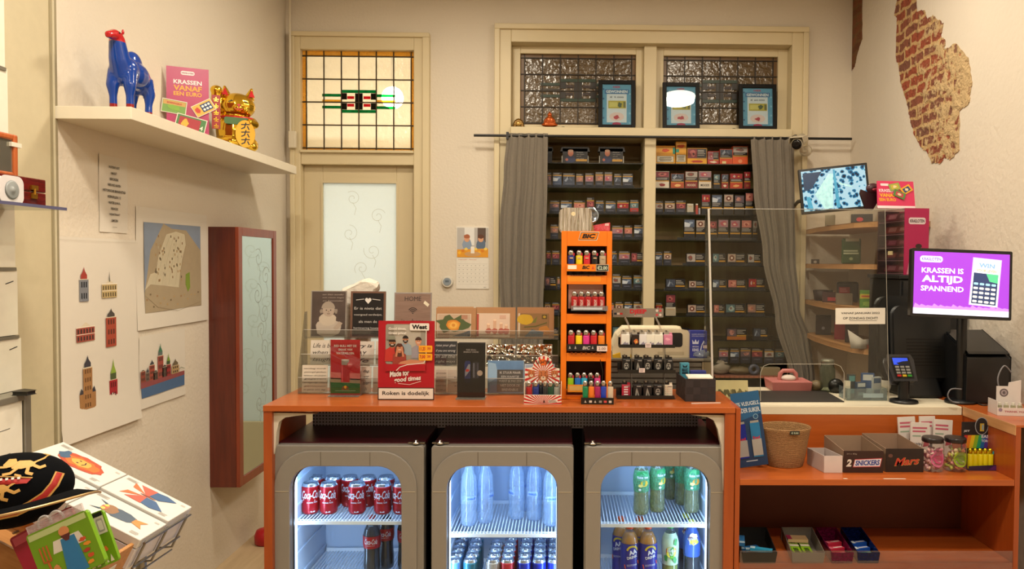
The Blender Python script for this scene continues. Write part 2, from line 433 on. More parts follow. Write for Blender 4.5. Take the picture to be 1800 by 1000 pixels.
def scrolls(b,x0,x1,z0,z1,y,n,r,mt,wd=.0018):
 g=random.Random(3)
 for i in range(n):
  z=z1-(z1-z0)*(i+.6)/n;x=(x0+x1)/2+g.uniform(-.1,.1)*(x1-x0)+((x1-x0)*.22 if i%2 else-(x1-x0)*.05)
  b.stroke(spiral(x,z,r*g.uniform(.7,1.1),1.4,g.uniform(0,6),d=1 if i%2 else-1),wd,y,mt)
  b.stroke([(x,z-r*.5),(x+r*.4,z-r*1.2),(x+r*.2,z-r*2.0)],wd,y,mt)
b=MB();b.box(gx0,gx1,YD+.015,YD+.021,.55,gz1,sg);scrolls(b,gx0,gx1,.6,gz1-.03,YD+.0145,13,.055,etch);b.build('door_glass',door)
b=MB()
for a in((gx0-.012,gx0,.55,gz1+.012),(gx1,gx1+.012,.55,gz1+.012),(gx0,gx1,gz1,gz1+.012)):b.box(a[0],a[1],YD-.006,YD,a[2],a[3],creamm)
b.build('glazing_bead',door)
# ---- tobacco alcove and its window frame
ox0,ox1,ozt=P(869,200,YF).x,P(1419,200,YF).x,P(1140,45,YF).z
ix0,ix1,izt=P(898,200,YF).x,P(1391,200,YF).x,P(1140,76,YF).z
lz1=P(1140,226,YF).z;lz0=P(1140,241,YF).z
mx0,mx1=P(1133,300,YF).x,P(1153,300,YF).x
ALB=.80
b=MB()
b.box(ox0,ix0,YF,YB+.22,ALB-.8,ozt,trimm);b.box(ix1,ox1,YF,YB+.22,ALB-.8,ozt,trimm);b.box(ix0,ix1,YF,YB+.22,izt,ozt,trimm)
b.box(ox0-.0,ox1+.0,YF-.02,YF,ozt-.035,ozt,trimm);b.box(ox0,ox0+.035,YF-.02,YF,0,ozt-.035,trimm);b.box(ox1-.035,ox1,YF-.02,YF,0,ozt-.035,trimm)
b.box(ix0,ix1,YF-.03,YB+.22,lz0,lz1,trimm)
struct(b.build('trim_2',bevel=.004))
b=MB();b.box(mx0,mx1,YF+.002,YB+.22,0,lz0,trimm);b.box(mx0-.004,mx1+.004,YF+.05,YB+.12,lz1,izt,trimm);struct(b.build('trim_3',bevel=.003))
dimg=frosted('#8a7a5c',rough=.8,bump=1.0,scale=26)
dim=tuple(mat(c,.4)for c in('#16301c','#2c1810','#1c150c','#2c2410'))
def textured_dark():
 m,nt,b_,out=_new('hammered_glass')
 tc=nt.nodes.new('ShaderNodeTexCoord');nz=nt.nodes.new('ShaderNodeTexNoise');nz.inputs['Scale'].default_value=38;nz.inputs['Detail'].default_value=1;nz.inputs['Distortion'].default_value=.4
 nt.links.new(tc.outputs['Object'],nz.inputs[0])
 bp=nt.nodes.new('ShaderNodeBump');bp.inputs['Strength'].default_value=.55;bp.inputs['Distance'].default_value=.012
 nt.links.new(nz.outputs['Fac'],bp.inputs['Height']);nt.links.new(bp.outputs[0],b_.inputs['Normal'])
 b_.inputs['Base Color'].default_value=lin('#5c4a30');b_.inputs['Roughness'].default_value=.22;b_.inputs['Specular IOR Level'].default_value=.8
 return m
tdk=textured_dark()
for k,(a,c)in enumerate(((915,1117),(1165,1365))):
 xa,xb=P(a,150,YB+.09).x,P(c,150,YB+.09).x;za=P((a+c)/2,221,YB+.09).z;zb=P((a+c)/2,97 if k==0 else 101,YB+.09).z
 fx0,fx1=(ix0,mx0-.004)if k==0 else(mx1+.004,ix1)
 o=leaded('window_%d'%(k+2),xa,xb,za,zb,YB+.09,6,4,tdk,mat('#6a4a1c',.4),mat('#2a2012',.5,.3),dim,True)
 b=MB();Yw=YB+.06
 b.box(fx0,xa,Yw,Yw+.05,lz1,izt,trimm);b.box(xb,fx1,Yw,Yw+.05,lz1,izt,trimm);b.box(xa,xb,Yw,Yw+.05,zb,izt,trimm);b.box(xa,xb,Yw,Yw+.05,lz1,za,trimm)
 b.build('window_frame',o,bevel=.003)
 b=MB();b.box(xa,xb,YB+.12,YB+.13,za,zb,mat('#2c2418',.9));b.build('backing',o)
YA=YB+.34
b=MB();b.box(ix0,ix1,YA,YA+.02,ALB,lz0,darkwood);b.box(ix0-.02,ix0,YF,YA,ALB,lz0,darkwood);b.box(ix1,ix1+.02,YF,YA,ALB,lz0,darkwood)
b.box(ix0,ix1,YB+.22,YA,lz0,lz0+.02,darkwood)
struct(b.build('wall_alcove'))
b=MB();b.box(ix0-.03,ix1+.03,YF,YA,0,ALB,mat('#2b2620',.8));struct(b.build('wall_alcove_base'))
cp=P(516,246,YF-.02)
t=thing('junction_box','small white plastic junction box beside the window over the door','junction box',(cp.x,YF-.02,cp.z))
b=MB();b.box(-.024,.024,-.03,.0,-.055,.055,mat('#d9cfb8',.4));b.build('cover',t,bevel=.005)
b=MB();b.cyl((-.016,-.012,.05),(-.016,-.012,CEIL-cp.z-.05),.007,mat('#d9cfb8',.4));b.build('conduit',t)
p=P(787,495,YB)
t=thing('thermostat','round white thermostat on the wall left of the calendar','thermostat',(p.x,YB,p.z))
b=MB();b.M=T(rx=PI/2);b.lathe([(.038,0),(.038,.018),(.034,.026)],0,0,0,mat('#d9d4c8',.35),28);b.build('body',t)
b=MB();b.M=T(rx=PI/2);b.lathe([(.026,0),(.024,.004)],0,0,.0262,mat('#8f9aa4',.25),28);b.M=Matrix();b.rect(-.012,.012,-.004,.010,-.0306,mat('#5e6c78',.3));b.build('display',t)
p=P(831,453,YB)
t=thing('wall_calendar','calendar with photo of two children above a blank month page','calendar',(p.x,YB,p.z))
kk=K(YB);W2,H2=57*kk/2,109*kk/2
wp=mat('#e6e1d6',.6)
b=MB();b.box(-W2,W2,-.006,0,-H2,0,wp)
b.text('Februari - Fevrier',-W2*.85,-H2*.06,-.0063,mat('#c8643c'),w=W2*1.1,h=.007,align='l')
for i in range(6):b.rect(-W2*.9,W2*.9,-H2*(.2+.13*i),-H2*(.2+.13*i)+.0009,-.0063,mat('#a9a49a'))
for i in range(7):
 for j in range(5):b.rect(-W2*.85+i*W2*.25,-W2*.85+i*W2*.25+.006,-H2*(.26+.13*j),-H2*(.26+.13*j)+.003,-.0064,mat('#8d887e'))
b.text('2022',W2*.75,-H2*.95,-.0063,mat('#6d685e'),h=.006);b.build('month_page',t)
b=MB();b.box(-W2,W2,-.007,0,.001,H2,wp)
y=-.0073;b.rect(-W2*.96,W2*.96,.003,H2*.96,y,mat('#b9b6b2'));b.rect(-W2*.5,W2*.1,H2*.4,H2*.96,y-.0002,mat('#e4e4e0'));b.rect(W2*.3,W2*.8,H2*.5,H2*.96,y-.0002,mat('#5b4a40'))
for sx,hc in((-.35,'#a8603c'),(.5,'#5d3622')):
 b.blob(sx*W2,H2*.42,W2*.3,H2*.2,y-.0004,mat('#8a9cb4' if sx<0 else '#5c6e86'),.1);b.disc(sx*W2,H2*.6,.018,.02,y-.0006,mat('#d8a07c'));b.blob(sx*W2,H2*.68,.021,.014,y-.0008,mat(hc),.1)
b.poly([(-W2*.96,.003),(W2*.96,.003),(W2*.96,H2*.3),(-W2*.96,H2*.26)],y-.001,mat('#e09a24'))
for i in range(9):b.blob(-W2*.8+i*W2*.2,H2*(.16+.06*(i%3)),.011,.009,y-.0012,mat(['#f2b92c','#d87f18','#f0d060'][i%3]),.15)
b.disc(0,H2*.12,W2*.5,H2*.08,y-.0014,mat('#c99c68'));b.rrect(-.012,.012,H2*.14,H2*.36,.003,y-.0016,mat('#efe9dc'))
b.build('photo_page',t)
# ============================================================ LEFT WALL: shelf and what stands on it
whitep=mat('#e2dac6',.45,noise=.02)
zs1=at(240,195,2.67).z;
sy0,sy1=2.67,4.30;sxf=-1.54
zs1=H+.545;zs0=H+.50
b=MB();b.box(XL,sxf,sy0,sy1,zs0,zs1,whitep)
tag(b.build('wall_shelf',bevel=.002),'long white floating shelf on the left wall carrying the camel and the gold cat','shelf')
def onshelf(px,X):
 d=ray(px,300);t=X/d.x;return Vector((X,d.y*t,zs1))
def skin(name,parent,verts,edges,radii,mt,sub=2,root=0,loc=None,rot=None):
 me=bpy.data.meshes.new(name);me.from_pydata(verts,edges,[]);me.materials.append(mt)
 o=bpy.data.objects.new(name,me);COL.objects.link(o);o.parent=parent
 if loc is not None:o.location=loc
 if rot is not None:o.rotation_euler=rot
 m=o.modifiers.new('skin','SKIN');m.use_smooth_shade=True
 for i,r in enumerate(radii):
  sv=me.skin_vertices[0].data[i];sv.radius=(r,r)if not isinstance(r,tuple)else r;sv.use_root=(i==root)
 s=o.modifiers.new('sub','SUBSURF');s.levels=sub;s.render_levels=sub
 return o
def zonemat(name,base,zones,rough=.15):
 """base colour with colours for object-space boxes (x0,x1,y0,y1,z0,z1,col)"""
 m,nt,b_,out=_new(name);b_.inputs['Roughness'].default_value=rough;b_.inputs['Coat Weight'].default_value=.5;b_.inputs['Coat Roughness'].default_value=.05
 tc=nt.nodes.new('ShaderNodeTexCoord');sp=nt.nodes.new('ShaderNodeSeparateXYZ');nt.links.new(tc.outputs['Object'],sp.inputs[0])
 nz=nt.nodes.new('ShaderNodeTexNoise');nz.inputs['Scale'].default_value=14;nt.links.new(tc.outputs['Object'],nz.inputs[0])
 cr=nt.nodes.new('ShaderNodeMix');cr.data_type='RGBA';cr.inputs[6].default_value=lin(base);c2=lin(base);cr.inputs[7].default_value=tuple(v*1.25 for v in c2[:3])+(1,)
 nt.links.new(nz.outputs['Fac'],cr.inputs[0]);last=cr.outputs[2]
 for zn in zones:
  fac=None
  for ax in range(3):
   lo,hi=zn[ax*2],zn[ax*2+1]
   for v,op in((lo,'GREATER_THAN'),(hi,'LESS_THAN')):
    if v is None:continue
    n=nt.nodes.new('ShaderNodeMath');n.operation=op;nt.links.new(sp.outputs[ax],n.inputs[0]);n.inputs[1].default_value=v
    if fac is None:fac=n
    else:
     q=nt.nodes.new('ShaderNodeMath');q.operation='MULTIPLY';nt.links.new(fac.outputs[0],q.inputs[0]);nt.links.new(n.outputs[0],q.inputs[1]);fac=q
  mx=nt.nodes.new('ShaderNodeMix');mx.data_type='RGBA';nt.links.new(fac.outputs[0],mx.inputs[0]);nt.links.new(last,mx.inputs[6]);mx.inputs[7].default_value=lin(zn[6]);last=mx.outputs[2]
 nt.links.new(last,b_.inputs['Base Color']);return m
def remesh_blob(name,parent,parts,mt,vox,smooth=6,mats=None):
 b=MB()
 for p in parts:
  if p[0]=='e':b.ell(p[1],p[2],mt,14,10,p[3]if len(p)>3 else None)
  else:b.tube(p[1],.01,mt,10,rs=p[2])
 o=b.build(name,parent)
 r=o.modifiers.new('remesh','REMESH');r.mode='VOXEL';r.voxel_size=vox;r.use_smooth_shade=True
 s_=o.modifiers.new('smooth','SMOOTH');s_.iterations=smooth;s_.factor=.5
 return o
# --- blue camel: x = towards its head (local), y = across, z up; height .33
cz=at(205,62,2.84).z-zs1
t=thing('camel_figurine','glossy blue camel figurine with red face and red hooves on the wall shelf','figurine',(onshelf(232,-1.66).x,onshelf(232,-1.66).y,zs1),math.radians(276))
s=cz/.350
bm_=zonemat('glazed_blue','#0a3a92',[(None,None,None,None,None,.042*s,'#8c181a'),(.10*s,None,None,None,.297*s,None,'#b81c26')])
def S3(*q):return tuple(c*s for c in q)
def leg_(x,y,bend):return('t',[S3(x*.9,y*.8,.185),S3(x+bend,y*1.05,.12),S3(x+bend*.6,y*1.0,.075),S3(x+bend*.3,y,.012)],[.033*s,.026*s,.016*s,.017*s])
remesh_blob('body',t,[('e',S3(-.01,0,.190),S3(.108,.064,.066)),('e',S3(.065,0,.190),S3(.058,.060,.068)),('e',S3(-.085,0,.175),S3(.045,.052,.058)),('e',S3(-.015,0,.235),S3(.062,.036,.062)),
 ('t',[S3(.07,0,.185),S3(.105,0,.235),S3(.118,0,.285),S3(.125,0,.315)],[.054*s,.042*s,.035*s,.031*s]),('t',[S3(.115,0,.318),S3(.15,0,.322),S3(.185,0,.312),S3(.203,0,.306)],[.028*s,.025*s,.018*s,.015*s]),
 leg_(.085,.034,.006),leg_(.085,-.034,.006),leg_(-.085,.034,-.012),leg_(-.085,-.034,-.012),('t',[S3(-.12,0,.20),S3(-.135,0,.15),S3(-.13,0,.11)],[.010*s,.007*s,.009*s])],bm_,.0035,18)
for sy in(-1,1):
 b=MB();b.ell(S3(.118,sy*.022,.343),S3(.007,.005,.011),mat('#b81c26',.2),8,6);b.build('ear',t)
 b=MB();b.ell(S3(.15,sy*.0235,.330),S3(.004,.003,.004),mat('#141414',.1),8,6);b.build('eye',t)
# --- poster "krassen vanaf een euro" leaning against the wall
pinkm=mat('#b0165a',.35)
pA,pB=onshelf(312,-1.76),onshelf(370,-1.76)
t=thing('promotion_card','magenta scratch ticket promotion card with yellow lettering leaning on the wall above the shelf','sign',(-1.715,onshelf(331,-1.715).y,zs1),rot=(-.05,0,.42))
wd=.172;ht=.335
b=MB();b.box(-wd/2,wd/2,0,.004,0,ht,pinkm)
yw,wh_,gr_=mat('#f2a51e',.4),mat('#efe3e6',.4),mat('#4e7a34',.4)
b.rrect(-.028,.028,ht-.035,ht-.017,.008,-.0006,wh_);b.text('KRASLOTEN',0,ht-.026,-.001,mat('#8f1648'),w=.048,h=.007,bold=.02)
b.text('KRASSEN',0,ht-.068,-.001,wh_,w=.115,h=.020,bold=.03);b.text('VANAF',0,ht-.096,-.001,yw,w=.115,h=.024,bold=.03);b.text('EEN EURO',0,ht-.122,-.001,yw,w=.115,h=.019,bold=.03)
b.build('panel',t)
for k,(cx,cz_,ww,hh,rr,c1,c2,nm)in enumerate(((-.055,.150,.100,.062,-.12,'#6f9c3c','#c9803c','meadow'),(.065,.155,.092,.056,.55,'#e0b03c','#28406c','number'),(.012,.075,.125,.072,-.22,'#a8303a','#3f7a38','farm'))):
 q=MB();q.M=T((cx,-.004-.002*k,cz_),ry=-rr);q.box(-ww/2,ww/2,0,.001,-hh/2,hh/2,mat('#e6dfd0'))
 q.rect(-ww*.47,ww*.47,-hh*.45,hh*.45,-.0004,mat(c2 if k==2 else c1,.4));
 if k==2:q.rect(-ww*.40,ww*.3,-hh*.36,hh*.36,-.0007,mat(c1));q.blob(-ww*.2,0,.014,.016,-.001,mat('#e9b03c'));q.text('4',ww*.36,-hh*.1,-.001,mat('#f0e8d8'),h=.02,bold=.02)
 if k==0:q.rect(-ww*.45,ww*.45,hh*.1,hh*.42,-.0007,mat('#c9a05a'));q.blob(0,-hh*.1,.025,.012,-.001,mat('#7fae3c'));q.text('BOERENGELD',0,hh*.25,-.001,mat('#b8342c'),w=ww*.6,h=.008,bold=.03)
 if k==1:
  for i in range(3):
   for j in range(2):q.disc(-.0+i*.014,-.008+j*.016,.0055,.0055,-.001,mat('#e9eef2'));
  q.rect(-.01,.037,-.018,.018,-.0007,mat(c2));q.blob(-.028,0,.009,.014,-.001,mat('#c8402c'))
 q.build('ticket',t)
# --- lucky cat
gold=mat('#f2c440',.14,.92,noise=.02)
cp_=onshelf(415,-1.66)
t=thing('lucky_cat','gold beckoning cat figurine with raised right paw and red ears beside the magenta card','figurine',(cp_.x,cp_.y,zs1),math.radians(28))
g_=K(cp_.y)*1.0;hc=118*g_
u=hc/1.0
remesh_blob('body',t,[('e',(0,0,.30*u),(.27*u,.24*u,.31*u)),('e',(0,0,.14*u),(.31*u,.27*u,.14*u)),('e',(.02*u,-.02*u,.68*u),(.25*u,.21*u,.19*u)),
 ('e',(.13*u,-.19*u,.60*u),(.03*u,.03*u,.03*u)),('e',(.02*u,-.22*u,.62*u),(.07*u,.05*u,.045*u)),
 ('t',[(-.20*u,0,.42*u),(-.27*u,-.06*u,.60*u),(-.26*u,-.08*u,.84*u)],[.08*u,.075*u,.07*u]),('e',(-.26*u,-.09*u,.87*u),(.085*u,.075*u,.07*u)),
 ('e',(-.17*u,-.24*u,.07*u),(.09*u,.10*u,.07*u)),('e',(.19*u,-.24*u,.07*u),(.09*u,.10*u,.07*u)),
 ('t',[(.22*u,-.05*u,.46*u),(.24*u,-.20*u,.40*u),(.14*u,-.28*u,.42*u)],[.07*u,.06*u,.055*u]),
 ('t',[(-.12*u,0,.80*u),(-.15*u,0,.97*u)],[.08*u,.015*u]),('t',[(.18*u,0,.80*u),(.22*u,0,.97*u)],[.08*u,.015*u])],gold,.012*u,4)
redm=mat('#c41c22',.3);
for sx,top in((-.142,.93),(.212,.93)):
 b=MB();b.add([(sx*u-.045*u,-.074*u,.82*u),(sx*u+.04*u,-.074*u,.82*u),(sx*u-.005*u,-.045*u,.935*u)],[(0,1,2)],redm);b.add([(sx*u-.045*u,-.084*u,.82*u),(sx*u+.04*u,-.084*u,.82*u),(sx*u-.003*u,-.055*u,.935*u)],[(0,1,2)],redm);b.build('ear_lining',t)
b=MB();b.M=T((0.01*u,0,.505*u),rx=.1);pts=[(.225*u*math.cos(a),.205*u*math.sin(a),0)for a in[2*PI*k/24 for k in range(25)]];b.tube(pts,.022*u,redm,8);b.build('collar',t)
b=MB();b.box(-.325*u,-.215*u,-.185*u,-.165*u,.30*u,.78*u,mat('#a8241c',.3));
for i in range(5):
 zc=(.72-.095*i)*u;b.stroke([(-.30*u,zc),(-.24*u,zc)],.012*u,-.187*u,gold);b.stroke([(-.27*u,zc+.03*u),(-.27*u,zc-.03*u)],.012*u,-.187*u,gold);b.stroke([(-.295*u,zc-.025*u),(-.245*u,zc-.025*u)],.01*u,-.187*u,gold)
b.build('tablet',t)
b=MB();b.M=T((.10*u,-.305*u,.24*u),rx=-.08);b.prism([(math.cos(2*PI*k/20)*.13*u,math.sin(2*PI*k/20)*.20*u)for k in range(20)],-.012*u,.03*u,mat('#c89428',.4,.5))
ink=mat('#1c1a14',.4)
for(x_,z_)in((0,.11),(0,.0),(0,-.11)):
 b.stroke([(-.05*u,z_*u+.02*u),(.055*u,z_*u+.03*u)],.017*u,-.014*u,ink);b.stroke([(.01*u,z_*u+.05*u),(-.01*u,z_*u-.02*u),(-.05*u,z_*u-.04*u)],.017*u,-.014*u,ink);b.stroke([(.03*u,z_*u),(.05*u,z_*u-.045*u)],.017*u,-.014*u,ink)
b.build('coin',t)
b=MB();b.rrect(-.17*u,.17*u,.38*u,.48*u,.03*u,-.232*u,mat('#3f6a2a',.3));b.build('bib',t)
for sx in(-1,1):
 b=MB();b.stroke([(.02*u+sx*.05*u,.70*u),(.02*u+sx*.09*u,.725*u),(.02*u+sx*.13*u,.70*u)],.013*u,-.212*u,ink);b.build('eye',t)
b=MB()
b.disc(.02*u,.655*u,.022*u,.016*u,-.272*u,redm);b.stroke([(.02*u,.65*u),(.02*u,.585*u)],.01*u,-.271*u,redm);b.stroke([(-.03*u,.60*u),(.02*u,.585*u),(.07*u,.60*u)],.012*u,-.271*u,redm);b.build('mouth',t)
# ---- papers on the left wall. Helper: facing +X, u = along +Y (to the right in view), v = up
def wallframe(px0,py0,px1,py1,X=None):
 """frame of a sheet on the left wall from its upper left / upper right pixel"""
 X=XL if X is None else X
 a=atx(px0,py0,X);c=atx(px1,py1,X);return a,c
MX=lambda x,y,z:T((x,y,z),rz=PI/2)
paper=mat('#dcd5c8',.7,noise=.015,bump=.15,bscale=8)
def sheet(name,label,cat,px0,pyt,px1,pyb0,paint,curl=.006,col=None):
 a=atx(px0,pyt,XL);c=atx(px1,pyt,XL);zb=atx(px0,pyb0,XL).z
 W_,H_=c.y-a.y,a.z-zb
 b=MB();nx,nz_=8,8;vs=[];
 for j in range(nz_+1):
  for i in range(nx+1):
   q=(j/nz_);vs.append((W_*i/nx,-(.003+curl*max(0,(1-q)-.7)**2*8+.0012*math.sin(i*1.3+j)),H_*q))
 b.add(vs,[(j*(nx+1)+i,j*(nx+1)+i+1,(j+1)*(nx+1)+i+1,(j+1)*(nx+1)+i)for j in range(nz_)for i in range(nx)],col or paper,True)
 paint(b,W_,H_)
 o=b.build(name,None,(XL,a.y,zb),(0,0,PI/2));tag(o,label,cat);return o
Y_=-.0065
def sub(px,py,a,zb):
 p=atx(px,py,XL);return p.y-a.y,p.z-zb
def tower(b,cx,z0,w,h,wall,roof,win,spire=.3,cap=None,dome=False,y=Y_,wings=0):
 W1=mat(wall);Rf=mat(roof);Wn=mat(win);bh=h*(1-spire)
 if wings:b.rect(cx-w*wings,cx+w*wings,z0,z0+bh*.38,y,W1);b.poly([(cx-w*wings,z0+bh*.38),(cx-w*.3,z0+bh*.38),(cx-w*wings*.8,z0+bh*.52)],y,Rf);b.poly([(cx+w*.3,z0+bh*.38),(cx+w*wings,z0+bh*.38),(cx+w*wings*.8,z0+bh*.52)],y,Rf)
 b.rect(cx-w/2,cx+w/2,z0,z0+bh,y-.0002,W1)
 b.rect(cx-w*.55,cx+w*.55,z0+bh*.97,z0+bh*1.0,y-.0004,mat('#d9cdb4'))
 b.rect(cx-w*.35,cx+w*.35,z0+bh,z0+bh+h*spire*.3,y-.0002,Rf)
 b.poly([(cx-w*.36,z0+bh+h*spire*.3),(cx+w*.36,z0+bh+h*spire*.3),(cx+w*.1,z0+bh+h*spire*.65),(cx,z0+h),(cx-w*.1,z0+bh+h*spire*.65)],y-.0003,mat(cap or roof))
 n=max(2,int(bh/(w*.55)))
 for i in range(n):
  zz=z0+bh*(i+.25)/n
  for s_ in(-.25,.0,.25):b.rect(cx+s_*w-w*.07,cx+s_*w+w*.07,zz,zz+bh*.5/n,y-.0005,Wn)
def block(b,cx,z0,w,h,wall,win,y=Y_):
 b.rect(cx-w/2,cx+w/2,z0,z0+h*.75,y,mat(wall));b.poly([(cx-w*.3,z0+h*.75),(cx+w*.3,z0+h*.75),(cx,z0+h)],y,mat('#d9cdb4'))
 b.rect(cx-w*.52,cx+w*.52,z0+h*.72,z0+h*.77,y-.0003,mat('#efe6d2'));b.rect(cx-w*.52,cx+w*.52,z0+h*.36,z0+h*.39,y-.0003,mat('#efe6d2'))
 for i in range(6):
  for j in range(2):b.rect(cx-w*.45+i*w*.16,cx-w*.45+i*w*.16+w*.08,z0+h*(.06+.37*j),z0+h*(.28+.37*j),y-.0004,mat(win))
def paint_buildings(b,W_,H_):
 a=atx(98,415,XL);zb=atx(98,785,XL).z
 def S(px,py):return sub(px,py,a,zb)
 def tw(px,pyt,pyb,wpx,*args,**kw):
  u0,v0=S(px,pyb);u1,v1=S(px,pyt);ww=(S(px+wpx/2,pyb)[0]-S(px-wpx/2,pyb)[0]);return u0,v0,ww,v1-v0
 q=tw(145,467,528,16);tower(b,*q,'#7d8088','#a33c34','#22262e',.35)
 u0,v0,ww,hh=tw(190,475,521,26);block(b,u0,v0,ww,hh*.7,'#c2ab78','#5c4e34');b.poly([(u0-.004,v0+hh*.6),(u0+.004,v0+hh*.6),(u0,v0+hh)],Y_-.0003,mat('#5c5a4e'))
 u0,v0,ww,hh=tw(148,564,598,32);block(b,u0,v0,ww,hh,'#a04a3c','#3c2e2c')
 q=tw(193,540,607,18);tower(b,*q,'#a5452f','#4a4440','#5a2a20',.22)
 q=tw(152,622,717,16);tower(b,*q,'#a5784a','#3c3a44','#6c4a2a',.22,wings=.9)
 q=tw(197,628,701,14);tower(b,*q,'#a3202a','#4c5a34','#5c1418',.5,cap='#8aa83c')
 b.rect(W_*.0,W_,H_*.985,H_*.986,Y_,mat('#b8b0a0'))
sheet('tower_poster','tall white poster with six drawn city towers and buildings on the left wall','poster',98,415,240,787,paint_buildings,.02)
def paint_words(b,W_,H_):
 ws=['WATERPOORT','MARKT','BERGKERK','NIEUWE HAVEN','HISTORISCHE BINNENSTAD','KERKPLEIN 12','WATER & WAL','VISHOEK','WIJNSTRAAT','LIMOEN']
 dk=mat('#55504a')
 for i,wd_ in enumerate(ws):b.text(wd_,W_*.5,H_*(.86-.078*i),Y_,dk,w=min(W_*.8,len(wd_)*W_*.038),h=H_*.034,bold=.03)
 b.rect(W_*.42,W_*.58,H_*.07,H_*.074,Y_,dk)
sheet('word_poster','narrow white poster with a centred column of black place names under the shelf','poster',172,270,222,407,paint_words,.0)
def paint_map(b,W_,H_):
 a=atx(237,362,XL);zb=atx(237,579+3,XL).z
 def S(px,py):return sub(px,py,a,zb)
 def PL(pts,mt,y):b.poly([S(*p)for p in pts],y,mat(mt,.7))
 def PLr(pts,mt,y):b.poly([S(*p)for p in reversed(pts)],y,mat(mt,.7))
 PL([(250,390),(350,398),(352,536),(253,551)],'#a8987c',Y_+.0006)
 PL([(250,390),(285,393),(262,440),(252,515)],'#8390a4',Y_+.0004);PL([(285,393),(350,398),(350,440),(325,405),(300,402)],'#8390a4',Y_+.0004)
 PL([(290,412),(307,407),(322,412),(324,430),(318,455),(314,480),(312,505),(285,502),(262,500),(252,510),(262,482),(272,478),(276,450)],'#c7bda2',Y_+.0002)
 g=random.Random(5);
 for i in range(60):
  px,py=g.uniform(270,318),g.uniform(415,495);u0,v0=S(px,py);b.rect(u0-.004,u0+.004,v0-.005,v0+.006,Y_,mat(g.choice(['#8a6a4c','#a88a60','#6c5c44','#b0a48c'])))
 for k in range(4):
  b.stroke([S(270+12*k,500),S(284+9*k,450),S(296+7*k,415)],.0015,Y_-.0001,mat('#a8a082'))
 PL([(324,482),(331,478),(332,505),(328,513),(324,500)],'#7c9438',Y_)
 for i in range(16):
  px=256+i*6;u0,v0=S(px,515+g.uniform(-3,26));b.rect(u0-.006,u0+.006,v0-.004,v0+.004,Y_,mat(g.choice(['#9c7a54','#7c6a50','#b09468'])))
 b.stroke([S(253,520),S(275,540),S(310,546),S(350,530)],.0012,Y_-.0001,mat('#7c6c54'))
sheet('map_poster','poster with an illustrated map of an old town centre ringed by water','poster',237,362,362,582,paint_map,.006)
def paint_sky(b,W_,H_):
 a=atx(243,592,XL);zb=atx(243,721,XL).z
 def S(px,py):return sub(px,py,a,zb)
 def PL(pts,mt,y):b.poly([S(*p)for p in pts],y,mat(mt,.7))
 PL([(245,673),(322,652),(322,676),(247,701)],'#4a6890',Y_+.0004);PL([(245,670),(322,651),(322,658),(245,684)],'#8f4a4c',Y_+.0002)
 for(px,pt,pb,wp_,wc,rc,cc,sp_)in((249,650,672,8,'#8a4030','#5c3028',None,.1),(257,645,670,6,'#6c5a50','#4a4a50',None,.4),(265,632,668,9,'#a04838','#4a4a4c','#3c3c44',.25),(280,603,664,10,'#a04a40','#5a6a68','#3e7a5c',.35),(271,650,667,8,'#54463c','#3c3a3a',None,.2),(287,640,662,8,'#54463c','#3c3a3a',None,.2),(294,620,660,8,'#9c2c30','#3c5030','#7c9c34',.5),(306,630,656,13,'#b09468','#6c6048',None,.45)):
  u0,v0=S(px,pb);u1,v1=S(px,pt);ww=S(px+wp_/2,pb)[0]-S(px-wp_/2,pb)[0];tower(b,u0,v0,ww,v1-v0,wc,rc,'#3c2a26',sp_,cc)
 b.stroke([S(309,653),S(316,645),S(322,647)],.002,Y_,mat('#6c7448'))
sheet('skyline_poster','small poster with a drawn red skyline above a blue band of water','poster',243,592,324,721,paint_sky,.004)
# ---- mirror cabinet
y0,y1=3.82,4.32;mx_=-1.665;z1=atx(422,399,mx_).z;z0=at(430,857,y0).z
dwood=wood('#4e1c10','#6a2a18',2,3,.35,.2)
t=thing('mirror_cabinet','tall dark red wooden cabinet with a narrow mirror door hung on the left wall','cabinet',(XL,(y0+y1)/2,z0))
hw,hh=(y1-y0)/2,z1-z0;dx=mx_-XL
b=MB();b.box(0,dx-.02,-hw,hw,0,hh,dwood);b.build('carcass',t,bevel=.002)
b=MB();fw=.045
f2=wood('#7a3018','#8e3c20',2,3,.35,.2)
b.box(dx-.019,dx,-hw,-hw+fw,0,hh,f2);b.box(dx-.019,dx,hw-fw,hw,0,hh,f2);b.box(dx-.019,dx,-hw+fw,hw-fw,0,fw,f2);b.box(dx-.019,dx,-hw+fw,hw-fw,hh-fw,hh,f2)
dr=b.build('door',t,bevel=.002)
b=MB();b.box(dx-.012,dx-.006,-hw+fw,hw-fw,fw,hh-fw,mat('#c5d0cc',.04,1.0,noise=.0));
b.M=T((dx-.0058,0,0),rz=PI/2);scrolls(b,-hw+fw+.1,hw-fw-.02,.35,hh-.1,0,9,.06,mat('#a9b0aa',.4),.003)
b.build('mirror',dr)
